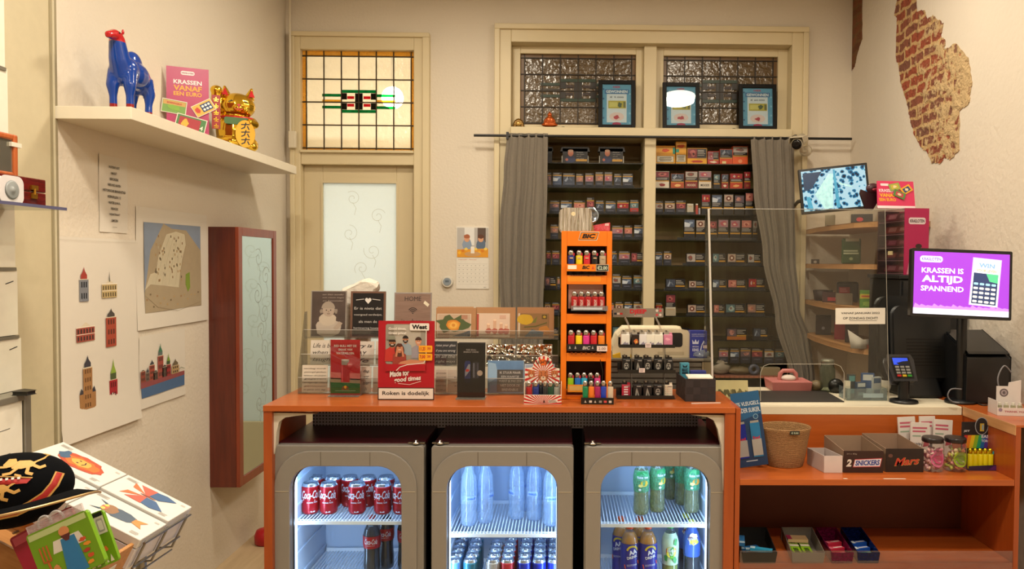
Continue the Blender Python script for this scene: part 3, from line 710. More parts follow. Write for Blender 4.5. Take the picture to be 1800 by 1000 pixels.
# ---- metal upright on the wall and the card display at far left
pu=atx(94,400,XL)
b=MB();b.box(XL,XL+.012,pu.y-.022,pu.y+.012,0,CEIL,mat('#a69c80',.4,.3));b.box(XL+.012,XL+.016,pu.y-.012,pu.y-.006,0,CEIL,mat('#cfc6aa',.4));struct(b.build('trim_4'))
b=MB();b.box(XL,XL+.008,1.3,pu.y-.022,0,CEIL,mat('#c6bb9c',.6));struct(b.build('trim_5'))
Xc=-1.72;Yc=atx(29,420,Xc).y
cardw=mat('#e2ddcc',.5);strip=mat('#8f8a7c',.35,.5)
rows=[(None,120,14),(124,298,18),(369,469,27),(476,588,30),(594,684,35)]
for k,(a,c,pxr)in enumerate(rows):
 ye=atx(pxr,460,Xc).y;zt_=CEIL-.35 if a is None else atx(pxr,a,Xc).z;zb_=atx(pxr,c,Xc).z
 t=thing('card_display',['topmost white card panel of the rack on the left wall','white card panel above the glass shelf, second from top','white card panel just under the glass shelf','white card panel with a small dark stroke in the middle of the left rack','white card panel above the black clip in the left rack'][k],'card display',(Xc,ye,zb_),group='white card panels on the left wall')
 b=MB();b.box(-.03,0,-.7,0,0,zt_-zb_,cardw)
 if k>=3:
  b.M=T((.0006,0,0),rz=PI/2);b.stroke([(-.05,(zt_-zb_)*.8),(-.018,(zt_-zb_)*.84)],.003,0,mat('#2a2a2a'))
 b.build('card',t)
 b=MB();b.box(-.035,.004,-.7,0,-.012,-.002,strip);b.build('support_strip',t)
Xb=-1.66;yb_=atx(40,700,Xb).y;zt_=atx(40,692,Xb).z
t=thing('storage_bin','white drawer front with thin dark lines in a grey metal frame at lower left','storage bin',(Xb,yb_,0))
b=MB();b.box(-.10,0,-.75,-.004,.3,zt_-.02,cardw);b.M=T((.0006,0,0),rz=PI/2)
for i in range(5):b.stroke([(-.2,zt_-.10-.075*i),(-.055,zt_-.095-.075*i)],.0018,0,mat('#35332e'))
b.build('front_panel',t)
b=MB();b.box(-.10,.006,-.75,0,zt_-.02,zt_,strip);b.box(-.10,.006,-.0,.028,.25,zt_,strip);b.build('metal_frame',t,bevel=.002)
b=MB();b.prism([(-.01,-.03),(.035,-.03),(.04,.0),(-.01,.02)],zt_,zt_+.012,mat('#15140f',.4),'xy');b.build('clip',t,bevel=.003)
Xg=-1.53;yg=atx(116,367,Xg).y;zg=H+.150
t=thing('glass_shelf','clear glass shelf sticking out at the left edge with a speaker on it','shelf',(XL,yg,zg))
b=MB();b.box(.009,Xg-XL,-1.0,0,0,.009,glass('#d8e4dc',1.2,.05,.10,'#cfd4cc'));b.build('pane',t)
b=MB();b.box(Xg-XL+.0005,Xg-XL+.003,-1.0,0,0,.009,mat('#5a5a78',.2));b.build('polished_edge',t)
for yy in(-.34,-.84):
 b=MB();b.box(.009,.03,yy-.01,yy+.01,-.02,-.001,strip);b.build('bracket',t)
zt2=zg+.0095
Xr=-1.60;yr=atx(81,340,Xr).y
lac=wood('#4a0c0c','#6e1614',1,6,.2,.6)
t=thing('lacquered_box','dark red lacquered wooden box with brass clasps on the glass shelf','box',(Xr,yr,zt2))
b=MB();b.box(-.14,0,-.28,0,0,.043,lac);b.build('base',t,bevel=.003)
b=MB();b.box(-.14,0,-.28,0,.0445,.085,lac);b.build('lid',t,bevel=.003)
for yy,zz in((-.055,.043),(-.21,.043)):
 b=MB();b.box(.0005,.005,yy-.012,yy+.012,zz-.02,zz-.004,mat('#b8862c',.3,.9));b.box(.0005,.006,yy-.014,yy+.014,zz+.006,zz+.02,mat('#b8862c',.3,.9));b.cyl((.004,yy,zz-.008),(.004,yy,zz+.01),.004,mat('#b8862c',.3,.9));b.build('clasp',t)
Xo=-1.675;yo=atx(28,270,Xo).y;zo=zt2+.0855;ho=atx(28,238,Xo).z-zo
t=thing('framed_mirror','small mirror in an orange wooden frame with white tape standing on the red box','mirror',(Xo,yo,zo))
orw=wood('#a04a20','#bc6430',2,5,.35,.2)
pts=rr_pts(-.24,0,0,ho,.02,4,(1,1,0,0));pin=rr_pts(-.222,-.018,.018,ho-.018,.012,4,(1,1,0,0))
b=MB();b.box(-.012,.008,-.24,-.222,0,ho,orw);b.box(-.012,.008,-.018,0,0,ho,orw);b.box(-.012,.008,-.222,-.018,0,.018,orw);b.box(-.012,.008,-.222,-.018,ho-.018,ho,orw);b.build('frame',t,bevel=.005)
b=MB();b.box(-.008,.002,-.222,-.018,.018,ho-.018,mat('#a8a698',.12,.8,noise=.02));b.build('glass',t)
b=MB();b.box(-.004,.0095,-.03,.012,ho*.72,ho*.82,mat('#dcd6c4',.6));b.build('tape',t)
Xs=-1.56;ys=atx(39,330,Xs).y
t=thing('speaker','small white rounded square speaker with a grey round cone on the glass shelf','speaker',(Xs,ys-.04,zt2))
b=MB();b.M=T((0,0,0),rz=PI/2);b.prism(rr_pts(-.042,.042,0,.072,.018,6),0,.035,mat('#d6d2d2',.35));b.build('housing',t,bevel=.004)
b=MB();b.M=T((.001,0,.036),ry=PI/2);b.lathe([(.027,0),(.022,.003),(.012,.0),(.008,.004),(.002,.006)],0,0,0,mat('#8f9494',.4),26);b.build('cone',t)
# ============================================================ LEFT FOREGROUND: rack of puzzle boxes, crate, cap
n_=Vector((.447,0,.894));P0=Vector((-1.0,1.6,H-.56))
def onp(px,py,off=0):
 d=ray(px,py);o=Vector((0,0,H));return o+d*(((P0+n_*off)-o).dot(n_)/d.dot(n_))
c3=onp(339,891);c2=onp(111,775.5);c6=onp(251,947)
eu=(c2-c3).normalized();ev=(c6-c3);ev=(ev-eu*ev.dot(eu));lv=ev.length;ev.normalize();lu=(c2-c3).length
MR=Matrix(((-eu.x,-ev.x,n_.x,0),(-eu.y,-ev.y,n_.y,0),(-eu.z,-ev.z,n_.z,0),(0,0,0,1)))
def rackmat(px,py,off=0):
 p=onp(px,py,off);m=MR.copy();m.translation=p;return m
bw,bl=lv/2,lu/2
boxw=mat('#d2cfca',.4)
art={
'lion':lambda b:(b.blob(0,0,.32*bl,.30*bw,0,mat('#b0482c',.5),.08,26),b.blob(.02*bl,0,.24*bl,.22*bw,.0002,mat('#cc6a2c',.5),.2,22),b.blob(.0,0,.13*bl,.14*bw,.0004,mat('#d8a04c',.5),.2),b.blob(-.27*bl,.03*bw,.08*bl,.16*bw,.0003,mat('#3c5a78',.5),.4),b.stroke([(.04*bl,-.08*bw),(.06*bl,0),(.04*bl,.08*bw)],.003,.0006,mat('#3c3030')),b.disc(-.03*bl,-.06*bw,.003,.002,.0006,mat('#2c2430')),b.disc(-.03*bl,.06*bw,.003,.002,.0006,mat('#2c2430'))),
'butterfly':lambda b:[b.poly([(-.02*bl,0),(-.30*bl,s_*.32*bw),(-.26*bl,s_*.1*bw),(-.05*bl,s_*.04*bw)],0,mat('#c86a40',.5))and b.poly([(-.04*bl,s_*.02*bw),(-.22*bl,s_*.34*bw),(.02*bl,s_*.36*bw),(.1*bl,s_*.08*bw)],.0002,mat('#c45a4a',.5))and b.poly([(.0,s_*.05*bw),(.02*bl,s_*.34*bw),(.16*bl,s_*.38*bw),(.32*bl,s_*.3*bw),(.14*bl,s_*.04*bw)],.0004,mat('#3c5c86',.5))for s_ in(-1,1)]+[b.blob(0,0,.12*bl,.02*bw,.0006,mat('#8a4438'),.1)],
'macaw':lambda b:(b.blob(-.16*bl,.02*bw,.13*bl,.15*bw,0,mat('#c05040',.5),.1,18),b.blob(.02*bl,-.04*bw,.18*bl,.14*bw,.0002,mat('#3c5c8c',.5),.12,18),b.poly([(.1*bl,-.12*bw),(.36*bl,-.02*bw),(.12*bl,.06*bw)],.0004,mat('#c4553c',.5)),b.disc(-.2*bl,.04*bw,.003,.003,.0006,mat('#201c20'))),
'owl':lambda b:(b.blob(.0,0,.24*bl,.19*bw,0,mat('#4a5a6c',.5),.1,22),b.blob(-.14*bl,.0,.11*bl,.17*bw,.0002,mat('#8f6a4c',.5),.12,18),b.blob(-.19*bl,0,.04*bl,.12*bw,.0004,mat('#c46a50',.5),.2),b.poly([(-.22*bl,-.16*bw),(-.34*bl,-.2*bw),(-.16*bl,-.05*bw)],.0003,mat('#3c5060')),b.poly([(-.22*bl,.16*bw),(-.34*bl,.2*bw),(-.16*bl,.05*bw)],.0003,mat('#3c5060')),b.poly([(.2*bl,-.08*bw),(.36*bl,-.16*bw),(.30*bl,0),(.36*bl,.14*bw),(.2*bl,.08*bw)],.0004,mat('#c8864a')),b.disc(-.2*bl,-.07*bw,.005,.005,.0006,mat('#d8c060')),b.disc(-.2*bl,.07*bw,.005,.005,.0006,mat('#d8c060')))}
def puzzle(label,nm,o0,iu,iv,lift=0,th=.022):
 """local x runs to the aisle end, local y across, z out of the tilted plane; o0 = corner c3"""
 m=MR.copy();m.translation=o0+eu*(bl*(iu+.5))+ev*(bw*(iv+.5))+n_*lift
 root=bpy.data.objects.new('puzzle_box',None);COL.objects.link(root);root.matrix_world=m;tag(root,label,'box','white animal puzzle boxes in the wire rack')
 g=.0015
 b=MB();b.box(-bl/2+g,bl/2-g,-bw/2+g,bw/2-g,-th,0,boxw)
 if lift>=0 or nm:
  b.M=T((0,0,.0006),rx=-PI/2)if False else Matrix(((1,0,0,0),(0,0,1,0),(0,1,0,.0006),(0,0,0,1)))
  art[nm](b)
  gy=mat('#b5b0a8');b.rect(-.44*bl,-.28*bl,.28*bw,.38*bw,.0,gy);b.lines(-.43*bl,-.29*bl,.29*bw,.37*bw,3,.0002,mat('#8a867e'));b.lines(.30*bl,.42*bl,-.42*bw,-.3*bw,3,0,mat('#a5a098'));b.rect(.38*bl,.44*bl,.3*bw,.36*bw,0,gy)
 b.M=Matrix();b.build('carton',root,bevel=.0012,bseg=1);return root
puzzle('white puzzle box with a red lion head, farthest up the rack by the wall','lion',c3,1,0,.0)
puzzle('white puzzle box with an orange and blue butterfly at the rack end','butterfly',c3,0,0)
puzzle('white puzzle box with a red and blue parrot half hidden by the black cap','macaw',c3,1,1,-.006)
puzzle('white puzzle box with a blue and brown owl beside the wooden crate','owl',c3,0,1,-.006)
pb=MB()
for iu in(0,1):
 for iv in(0,1):
  m=MR.copy();m.translation=c3+eu*(bl*(iu+.5))+ev*(bw*(iv+.5))+n_*(-.030)
  root=bpy.data.objects.new('puzzle_box',None);COL.objects.link(root);root.matrix_world=m;tag(root,['plain white box under the butterfly puzzle box','plain white box under the owl puzzle box','plain white box under the lion puzzle box','plain white box under the parrot puzzle box'][iu*2+iv],'box','white boxes in the lower layer of the wire rack')
  b=MB();b.box(-bl/2+.002,bl/2-.002,-bw/2+.002,bw/2-.002,-.05,-.0005,mat('#cfccd0',.45));b.build('carton',root,bevel=.001,bseg=1)
m=MR.copy();m.translation=c3
root=bpy.data.objects.new('wire_rack',None);COL.objects.link(root);root.matrix_world=m;tag(root,'grey metal wire display rack holding the white puzzle boxes','rack')
steel=mat('#8c8a84',.3,.9)
b=MB();L2,W2_=lu,lv
for yy in(-.02,-lv*.5,-lv+.02):
 b.tube([(.004,yy,-.012),(.004,yy,-.10),(-.02,yy,-.115),(-lu*.98,yy,-.115)],.0028,steel,8)
for xx in[-lu*k/7 for k in range(8)]:b.tube([(xx+.0,.0,-.118),(xx,-lv,-.118)],.0022,steel,6)
b.tube([(.006,-.01,-.014),(.006,-lv+.01,-.014)],.003,steel,8);b.tube([(.006,-.01,-.075),(.006,-lv+.01,-.075)],.0025,steel,8)
b.build('basket',root)
b=MB();Rot=m.inverted()
for pz in((-.05,-.05),(-lu+.05,-.05),(-.05,-lv+.05),(-lu+.05,-lv+.05)):
 top=m@Vector((pz[0],pz[1],-.121));q=MB();q.cyl((0,0,-top.z),(0,0,0),.012,steel,10)
 lg=q.build('leg',root);lg.matrix_parent_inverse=Matrix.Identity(4);lg.matrix_basis=Rot@Matrix.Translation(top)
oR=-.02
cr=onp(248,949,oR)+ev*.004;m=MR.copy();m.translation=cr
root=bpy.data.objects.new('wooden_crate',None);COL.objects.link(root);root.matrix_world=m;tag(root,'open wooden crate filled with bright green toy bags at lower left','crate')
cw=wood('#a4703c','#bc8850',0,8,.5,0);th=.008;Lc=bl*2.0;W3=(onp(136,1023,oR)-cr).dot(ev)
b=MB();b.box(-Lc,0,-th,0,-.10,0,cw);b.box(-Lc,0,-W3,-W3+th,-.10,0,cw);b.box(-th,0,-W3+th,-th,-.10,0,cw);b.box(-Lc,-Lc+th,-W3+th,-th,-.10,0,cw);b.box(-Lc,0,-W3,0,-.108,-.10,cw);b.build('box',root,bevel=.0015)
b=MB();b.box(-.075,-.035,-th-.0015,-th-.0005,-.045,-.03,mat('#c9c4b8',.4));b.build('label_holder',root)
b=MB();b.box(.0005,.0015,-W3*.7,-W3*.3,-.045,-.03,mat('#c9c4b8',.4));b.build('label_holder',root)
def bag(name,label,px,py,Y,wpx,hpx,roll,paint,th=.012,col='#6f9c1c'):
 """centre of the top edge at (px, py); hangs down hpx pixels"""
 k=K(Y);p=at(px,py,Y);W_,H_=wpx*k,hpx*k
 t=thing(name,label,'toy bag',tuple(p),rot=(-.15,roll,.1),group='toy bags in the wooden crate')
 b=MB();b.prism(rr_pts(-W_/2,W_/2,-H_,0,.004,3),0,th,mat(col,.35));paint(b,W_,H_);b.build('bag',t,bevel=.002,bseg=1)
 return t,W_,H_
def farmer(b,W_,H_):
 y=-.0006
 b.rect(-W_*.49,W_*.49,-H_*.12,-.001,y,mat('#b8c88c',.2))
 b.poly([(-W_*.02,-H_*.30),(W_*.22,-H_*.30),(W_*.26,-H_*.98),(-W_*.1,-H_*.98)],y,mat('#2f7ab0',.5));b.poly([(-W_*.14,-H_*.28),(W_*.3,-H_*.28),(W_*.36,-H_*.5),(-W_*.2,-H_*.5)],y+.0002,mat('#d8d4cc',.5))
 b.poly([(0,-H_*.36),(W_*.17,-H_*.36),(W_*.2,-H_*.98),(-W_*.04,-H_*.98)],y-.0002,mat('#2b78b4',.5));b.disc(W_*.08,-H_*.18,W_*.09,H_*.09,y-.0002,mat('#cf8a5a'));b.poly([(W_*.0,-H_*.24),(W_*.17,-H_*.24),(W_*.12,-H_*.36),(W_*.06,-H_*.36)],y-.0004,mat('#5a2628'))
 for dx in(-.38,-.32,-.26):b.stroke([(W_*dx,-H_*.3),(W_*dx,-H_*.58)],.003,y-.0002,mat('#b8642c'))
 b.stroke([(-W_*.38,-H_*.58),(-W_*.26,-H_*.58)],.003,y-.0002,mat('#b8642c'));b.stroke([(-W_*.32,-H_*.58),(-W_*.3,-H_*.95)],.004,y-.0002,mat('#b8642c'));b.blob(-W_*.22,-H_*.75,W_*.06,H_*.07,y-.0004,mat('#cf8a5a'))
 for i in range(5):b.blob(W_*(.32+.04*(i%2)),-H_*(.45+.11*i),W_*.06,H_*.035,y-.0004,mat(['#c8502c','#e0902c','#a83a2c'][i%3]))
t,W_,H_=bag('toy_bag','large green toy bag with a farmer in blue overalls in the crate',98,921,1.32,104,95,-.42,farmer)
b=MB();
for sx in(-.18,.02):b.tube([(W_*sx+.012*math.cos(a),.004,.008+.014*math.sin(a))for a in[PI*k/12 for k in range(-1,14)]],.0022,glass('#e8e6e4',1,.1,.35,'#e0dede'),8)
b.box(-W_*.48,W_*.48,.002,.006,-.001,.016,glass('#f0eeee',1,.1,.3,'#e6d8dc'));b.build('clear_hanger',t)
def veg(b,W_,H_):
 y=-.0006;b.rect(-W_*.5,W_*.5,-H_*.42,-.001,y,mat('#d6d0bc',.5));b.rect(-W_*.5,W_*.5,-H_*.08,0,y-.0002,mat('#1c1c1a'));b.lines(-W_*.4,W_*.1,-H_*.36,-H_*.14,4,y-.0002,mat('#8a8678'));b.rrect(W_*.12,W_*.42,-H_*.38,-H_*.12,.002,y-.0002,mat('#a8a498'))
 b.rrect(W_*.16,W_*.38,-H_*.35,-H_*.16,.002,y-.0004,mat('#dcd6c4'))
 for i in range(4):b.blob(-W_*.15+W_*.14*(i%3),-H_*(.50+.11*i),W_*.13,H_*.05,y-.0002,mat(['#b8402c','#7a2a24','#d8702c','#e0902c'][i]),.25)
 for i in range(3):b.poly([(-W_*.3+W_*.25*i,-H_*.98),(-W_*.12+W_*.25*i,-H_*.98),(-W_*.2+W_*.25*i,-H_*.84)],y-.0003,mat('#e0d8c0'))
bag('toy_bag','narrow green packet with a white header card, left of two in the crate',133,912,1.335,38,95,-.40,veg,.008)
bag('toy_bag','narrow green packet with a white header card, right of two in the crate',160,905,1.36,36,90,-.38,veg,.008)
def pinkb(b,W_,H_):b.rect(-W_*.48,W_*.48,-H_*.2,-.002,-.0006,mat('#c8506c',.4))
bag('toy_bag','crimson packet behind the farmer bag at the back of the crate',70,920,1.40,110,80,-.50,pinkb,.008,'#a01838')
cpos=at(22,862,1.42)
t=thing('embroidered_cap','black cap embroidered with gold lions and red ribbon bands at lower left','cap',tuple(cpos),rot=(-.38,-.10,.50))
kx=K(1.42);rx_,ry_,rz_=92*kx,.07,64*kx
blk=mat('#07080b',.95,noise=.1,scale=200,spec=.1)
b=MB();b.ell((0,0,0),(rx_,ry_,rz_),blk,32,20);b.build('crown',t)
def onell(x,z,off=.0015):
 q=1-(x/rx_)**2-(z/rz_)**2;return(x,-ry_*math.sqrt(max(q,0))-off,z)
gold_t=mat('#c89a50',.6,noise=.15,scale=300);red_t=mat('#a8201c',.6)
b=MB()
def emb(pts,mt,off):
 n=len(pts);cx=sum(p[0]for p in pts)/n;cz=sum(p[1]for p in pts)/n;vs=[onell(cx,cz,off)];fs=[]
 ring=[]
 for r_ in(.5,1.0):
  for p in pts:vs.append(onell(cx+(p[0]-cx)*r_,cz+(p[1]-cz)*r_,off))
 for i in range(n):
  j=(i+1)%n;fs.append((0,1+i,1+j));fs.append((1+i,1+n+i,1+n+j,1+j))
 b.add(vs,fs,mt,True)
def curve_band(pts,w,mt,off):
 for i in range(len(pts)-1):
  a,c=Vector(pts[i]),Vector(pts[i+1]);d=(c-a).normalized();n=Vector((-d.y,d.x))*w/2;e=d*w*.15
  emb([tuple(a-n-e),tuple(c-n+e),tuple(c+n+e),tuple(a+n-e)],mt,off)
ux=kx
def lion(cx,cz,s_,fl):
 P_=lambda*q:[(cx+fl*x*s_,cz+z*s_)for x,z in q]
 emb(P_((-16,4),(-6,9),(6,7),(12,2),(8,-3),(-4,-4),(-14,-2)),gold_t,.002);emb(P_((-24,6),(-18,14),(-10,13),(-8,6),(-14,1),(-22,1)),gold_t,.0025)
 curve_band(P_((8,0),(16,-6),(22,-4)),4*s_,gold_t,.002);curve_band(P_((4,-2),(2,-11),(8,-14)),4*s_,gold_t,.002);curve_band(P_((-8,-2),(-16,-8),(-24,-8)),3.6*s_,gold_t,.002);curve_band(P_((-10,6),(-20,2),(-30,4)),3*s_,gold_t,.002)
 curve_band(P_((10,3),(20,8),(24,15),(18,18)),2.6*s_,gold_t,.002)
lion(28*ux,30*ux,1.25*ux,1);lion(-8*ux,-6*ux,1.25*ux,1)
emb([(-70*ux,24*ux),(-20*ux,22*ux),(38*ux,6*ux),(30*ux,-2*ux),(-25*ux,6*ux),(-70*ux,8*ux)],red_t,.003)
curve_band([(-70*ux,24*ux),(-20*ux,22*ux),(38*ux,6*ux)],2*ux,gold_t,.004)
for i in range(7):emb([(-30*ux+i*8*ux,13*ux-i*1.0*ux),(-26*ux+i*8*ux,13*ux-i*1.0*ux),(-26*ux+i*8*ux,17*ux-i*1.0*ux),(-30*ux+i*8*ux,17*ux-i*1.0*ux)],mat('#d8d4cc'),.0045)
rb=[(-14*ux,-44*ux),(10*ux,-44*ux),(30*ux,-38*ux),(52*ux,-26*ux),(66*ux,-10*ux),(74*ux,8*ux)]
curve_band(rb,13*ux,gold_t,.002);curve_band(rb,8*ux,red_t,.0035)
b.build('embroidery',t)
b=MB();vs=[];n=20
for j in range(4):
 for i in range(n+1):
  a=PI*(1.0+i/n);rr=1.0+.34*j/3;vs.append((rx_*rr*math.cos(a)*1.03,ry_*rr*math.sin(a)*1.1-.00,-rz_*.62-.012*(j/3)+.018*math.cos(a)**2))
nf=[(j*(n+1)+i,j*(n+1)+i+1,(j+1)*(n+1)+i+1,(j+1)*(n+1)+i)for j in range(3)for i in range(n)]
b.add(vs,nf,blk,True);v_=b.build('visor',t);so=v_.modifiers.new('th','SOLIDIFY');so.thickness=.003
b=MB();b.tube([(v[0]*1.005,v[1]*1.005,v[2])for v in vs[3*(n+1):]],.0026,mat('#c0a070',.35,.7),8);b.build('edge_piping',v_)
# ============================================================ CURTAIN ROD, CURTAINS
YR=4.80
r0,r1=at(833,237,YR),at(1497,245,YR);zr=(r0.z+r1.z)/2-.0
blackm=mat('#12110f',.4)
t=thing('curtain_rod','long thin black curtain rod across the tobacco cupboard','curtain rod',(r0.x,YR,zr))
b=MB();b.cyl((0,0,0),(r1.x-r0.x,0,0),.0085,blackm,12);b.build('rod',t)
for px in(892,1398):
 q=at(px,240,YR);b=MB();b.box(q.x-r0.x-.008,q.x-r0.x+.008,-.012,.065,-.022,.022,blackm);b.build('bracket',t)
curt=mat('#787064',.9,noise=.12,scale=90,sheen=.2)
def curtain(name,label,L,Rr_,pytop,pybot,folds,amp,seed):
 """L / Rr_: lists of (py, px) edges"""
 g=random.Random(seed);nv,nu=44,120
 def interp(l,y):
  for(a,c)in zip(l,l[1:]):
   if a[0]<=y<=c[0]:
    q=(y-a[0])/(c[0]-a[0]);q=q*q*(3-2*q);return a[1]+(c[1]-a[1])*q
  return l[-1][1]if y>l[-1][0]else l[0][1]
 ph=[g.uniform(0,6)for _ in range(4)];vs=[]
 ref=at((L[0][1]+Rr_[0][1])/2,pytop,YR)
 for j in range(nv+1):
  y=pytop+(pybot-pytop)*j/nv;v=j/nv
  xl=at(interp(L,y),y,YR).x;xr=at(interp(Rr_,y),y,YR).x;z=at(interp(L,y),y,YR).z
  for i in range(nu+1):
   u=i/nu;w_=u+.035*math.sin(2*PI*u*1.5+ph[0]+v*2.0)*min(1,v*4)
   d=amp*(.5+.5*min(1,v*3))*(math.sin(2*PI*folds*w_+ph[1])+.45*math.sin(2*PI*folds*2.3*w_+ph[2]+v*1.5)+.3*math.sin(2*PI*folds*.5*w_+ph[3]-v*2))
   vs.append((xl+(xr-xl)*u-ref.x+.004*math.sin(2*PI*folds*w_),d,z-ref.z))
 b=MB();b.add(vs,[(j*(nu+1)+i,j*(nu+1)+i+1,(j+1)*(nu+1)+i+1,(j+1)*(nu+1)+i)for j in range(nv)for i in range(nu)],curt,True)
 o=b.build(name,None,(ref.x,YR,ref.z));s_=o.modifiers.new('thick','SOLIDIFY');s_.thickness=.003
 tag(o,label,'curtain');return o
curtain('curtain','grey linen curtain gathered at the left side of the tobacco cupboard',[(234,891),(300,885),(400,877),(480,876),(560,880),(720,884)],[(234,963),(330,963),(430,960),(540,955),(720,952)],234,720,5,.010,4)
curtain('curtain','grey linen curtain slanting down at the right side of the tobacco cupboard',[(240,1320),(330,1325),(450,1342),(560,1364),(665,1390),(700,1395)],[(240,1396),(330,1397),(450,1398),(540,1405),(600,1425),(665,1432),(700,1430)],240,700,5,.010,9)
# ============================================================ TOBACCO SHELVES
YS0,YS1=YB+.02,YA-.002
shelf_px=[287,330,376,421,466,510,555,597,638]
gsh=glass('#c0ccbc',.6,.1);edg=mat('#14150f',.25)
bay_l,bay_r=(ix0+.003,mx0-.003),(mx1+.003,ix1-.003)
shelf_z=[at(1140,p_,YS0).z for p_ in shelf_px]
for bi,(a,c)in enumerate((bay_l,bay_r)):
 for si,z in enumerate(shelf_z):
  t=thing('glass_shelf','%s glass shelf from the top in the %s tobacco bay'%(ORD[si],('left','right')[bi]),'shelf',(a,YS0,z),0,'thin glass shelves of the tobacco cupboard')
  b=MB();b.box(0,c-a,.003,YS1-YS0,-.006,0,gsh);b.build('pane',t)
  b=MB();b.box(0,c-a,0,.003,-.006,0,edg);b.build('edge',t)
black_,darkg=mat('#17161a',.35),mat('#26262c',.3)
goldb=mat('#b8882a',.35);whitet=mat('#a8a49c',.5)
def pic(b,kind,x0,x1,z0,z1,y,g):
 cx,cz=(x0+x1)/2,(z0+z1)/2;w_,h_=(x1-x0)/2,(z1-z0)/2
 pal={'flesh':('#8c6a5c','#b8806a','#a05a4a'),'smoke':('#3a4252','#8a94a4','#5a6476'),'lung':('#7c3038','#b0605c','#48181c'),'mouth':('#96707a','#a84a58','#d0b4a4'),'hospital':('#4a5870','#8c9cb4','#c0c8d0'),'red':('#92141c','#b8a49c','#c48c30'),'eye':('#a89484','#6a3a2c','#d8ccc0'),'baby':('#5c4c54','#b47c70','#8a5a54'),'foot':('#a49c94','#6c5248','#8c3c34'),'throat':('#b06a60','#c88c78','#8c3430'),'teal':('#4c6a70','#9cb0ac','#7c5c54')}[kind]
 b.rect(x0,x1,z0,z1,y,mat(pal[0],.45))
 if kind=='smoke':
  b.stroke([(cx-w_*.6,cz-h_*.8),(cx-w_*.1,cz+h_*.6)],w_*.35,y-.0003,mat(pal[1],.45));b.stroke([(cx-w_*.1,cz+h_*.6),(cx+w_*.5,cz-h_*.5)],w_*.25,y-.0003,mat(pal[2],.45))
 elif kind=='eye':
  b.disc(cx,cz,w_*.62,h_*.7,y-.0003,mat(pal[1],.45));b.disc(cx,cz,w_*.25,h_*.3,y-.0005,mat(pal[2],.45))
 elif kind=='red':
  b.blob(cx-w_*.35,cz,w_*.25,h_*.5,y-.0003,mat(pal[1],.45),.3,8,g);b.blob(cx+w_*.35,cz,w_*.2,h_*.3,y-.0003,mat(pal[2],.45),.3,8,g)
 elif kind=='hospital':
  b.poly([(x0,z0),(cx,z0),(cx+w_*.3,cz),(x0,cz+h_*.4)],y-.0003,mat(pal[2],.45));b.blob(cx+w_*.3,cz+h_*.2,w_*.4,h_*.3,y-.0005,mat(pal[1],.45),.3,8,g)
 else:
  b.blob(cx+g.uniform(-.2,.2)*w_,cz,w_*.6,h_*.65,y-.0003,mat(pal[1],.45),.3,9,g);b.blob(cx+g.uniform(-.3,.3)*w_,cz+g.uniform(-.2,.2)*h_,w_*.28,h_*.3,y-.0005,mat(pal[2],.45),.35,7,g)
PW={'flesh':'skin wound picture','smoke':'pale smoke picture','lung':'dark red lung picture','mouth':'open mouth picture','hospital':'blue hospital picture','red':'bright red picture','eye':'brown eye picture','baby':'pink baby picture','foot':'grey foot picture','throat':'pink throat picture','teal':'blue green picture'}
_n={}
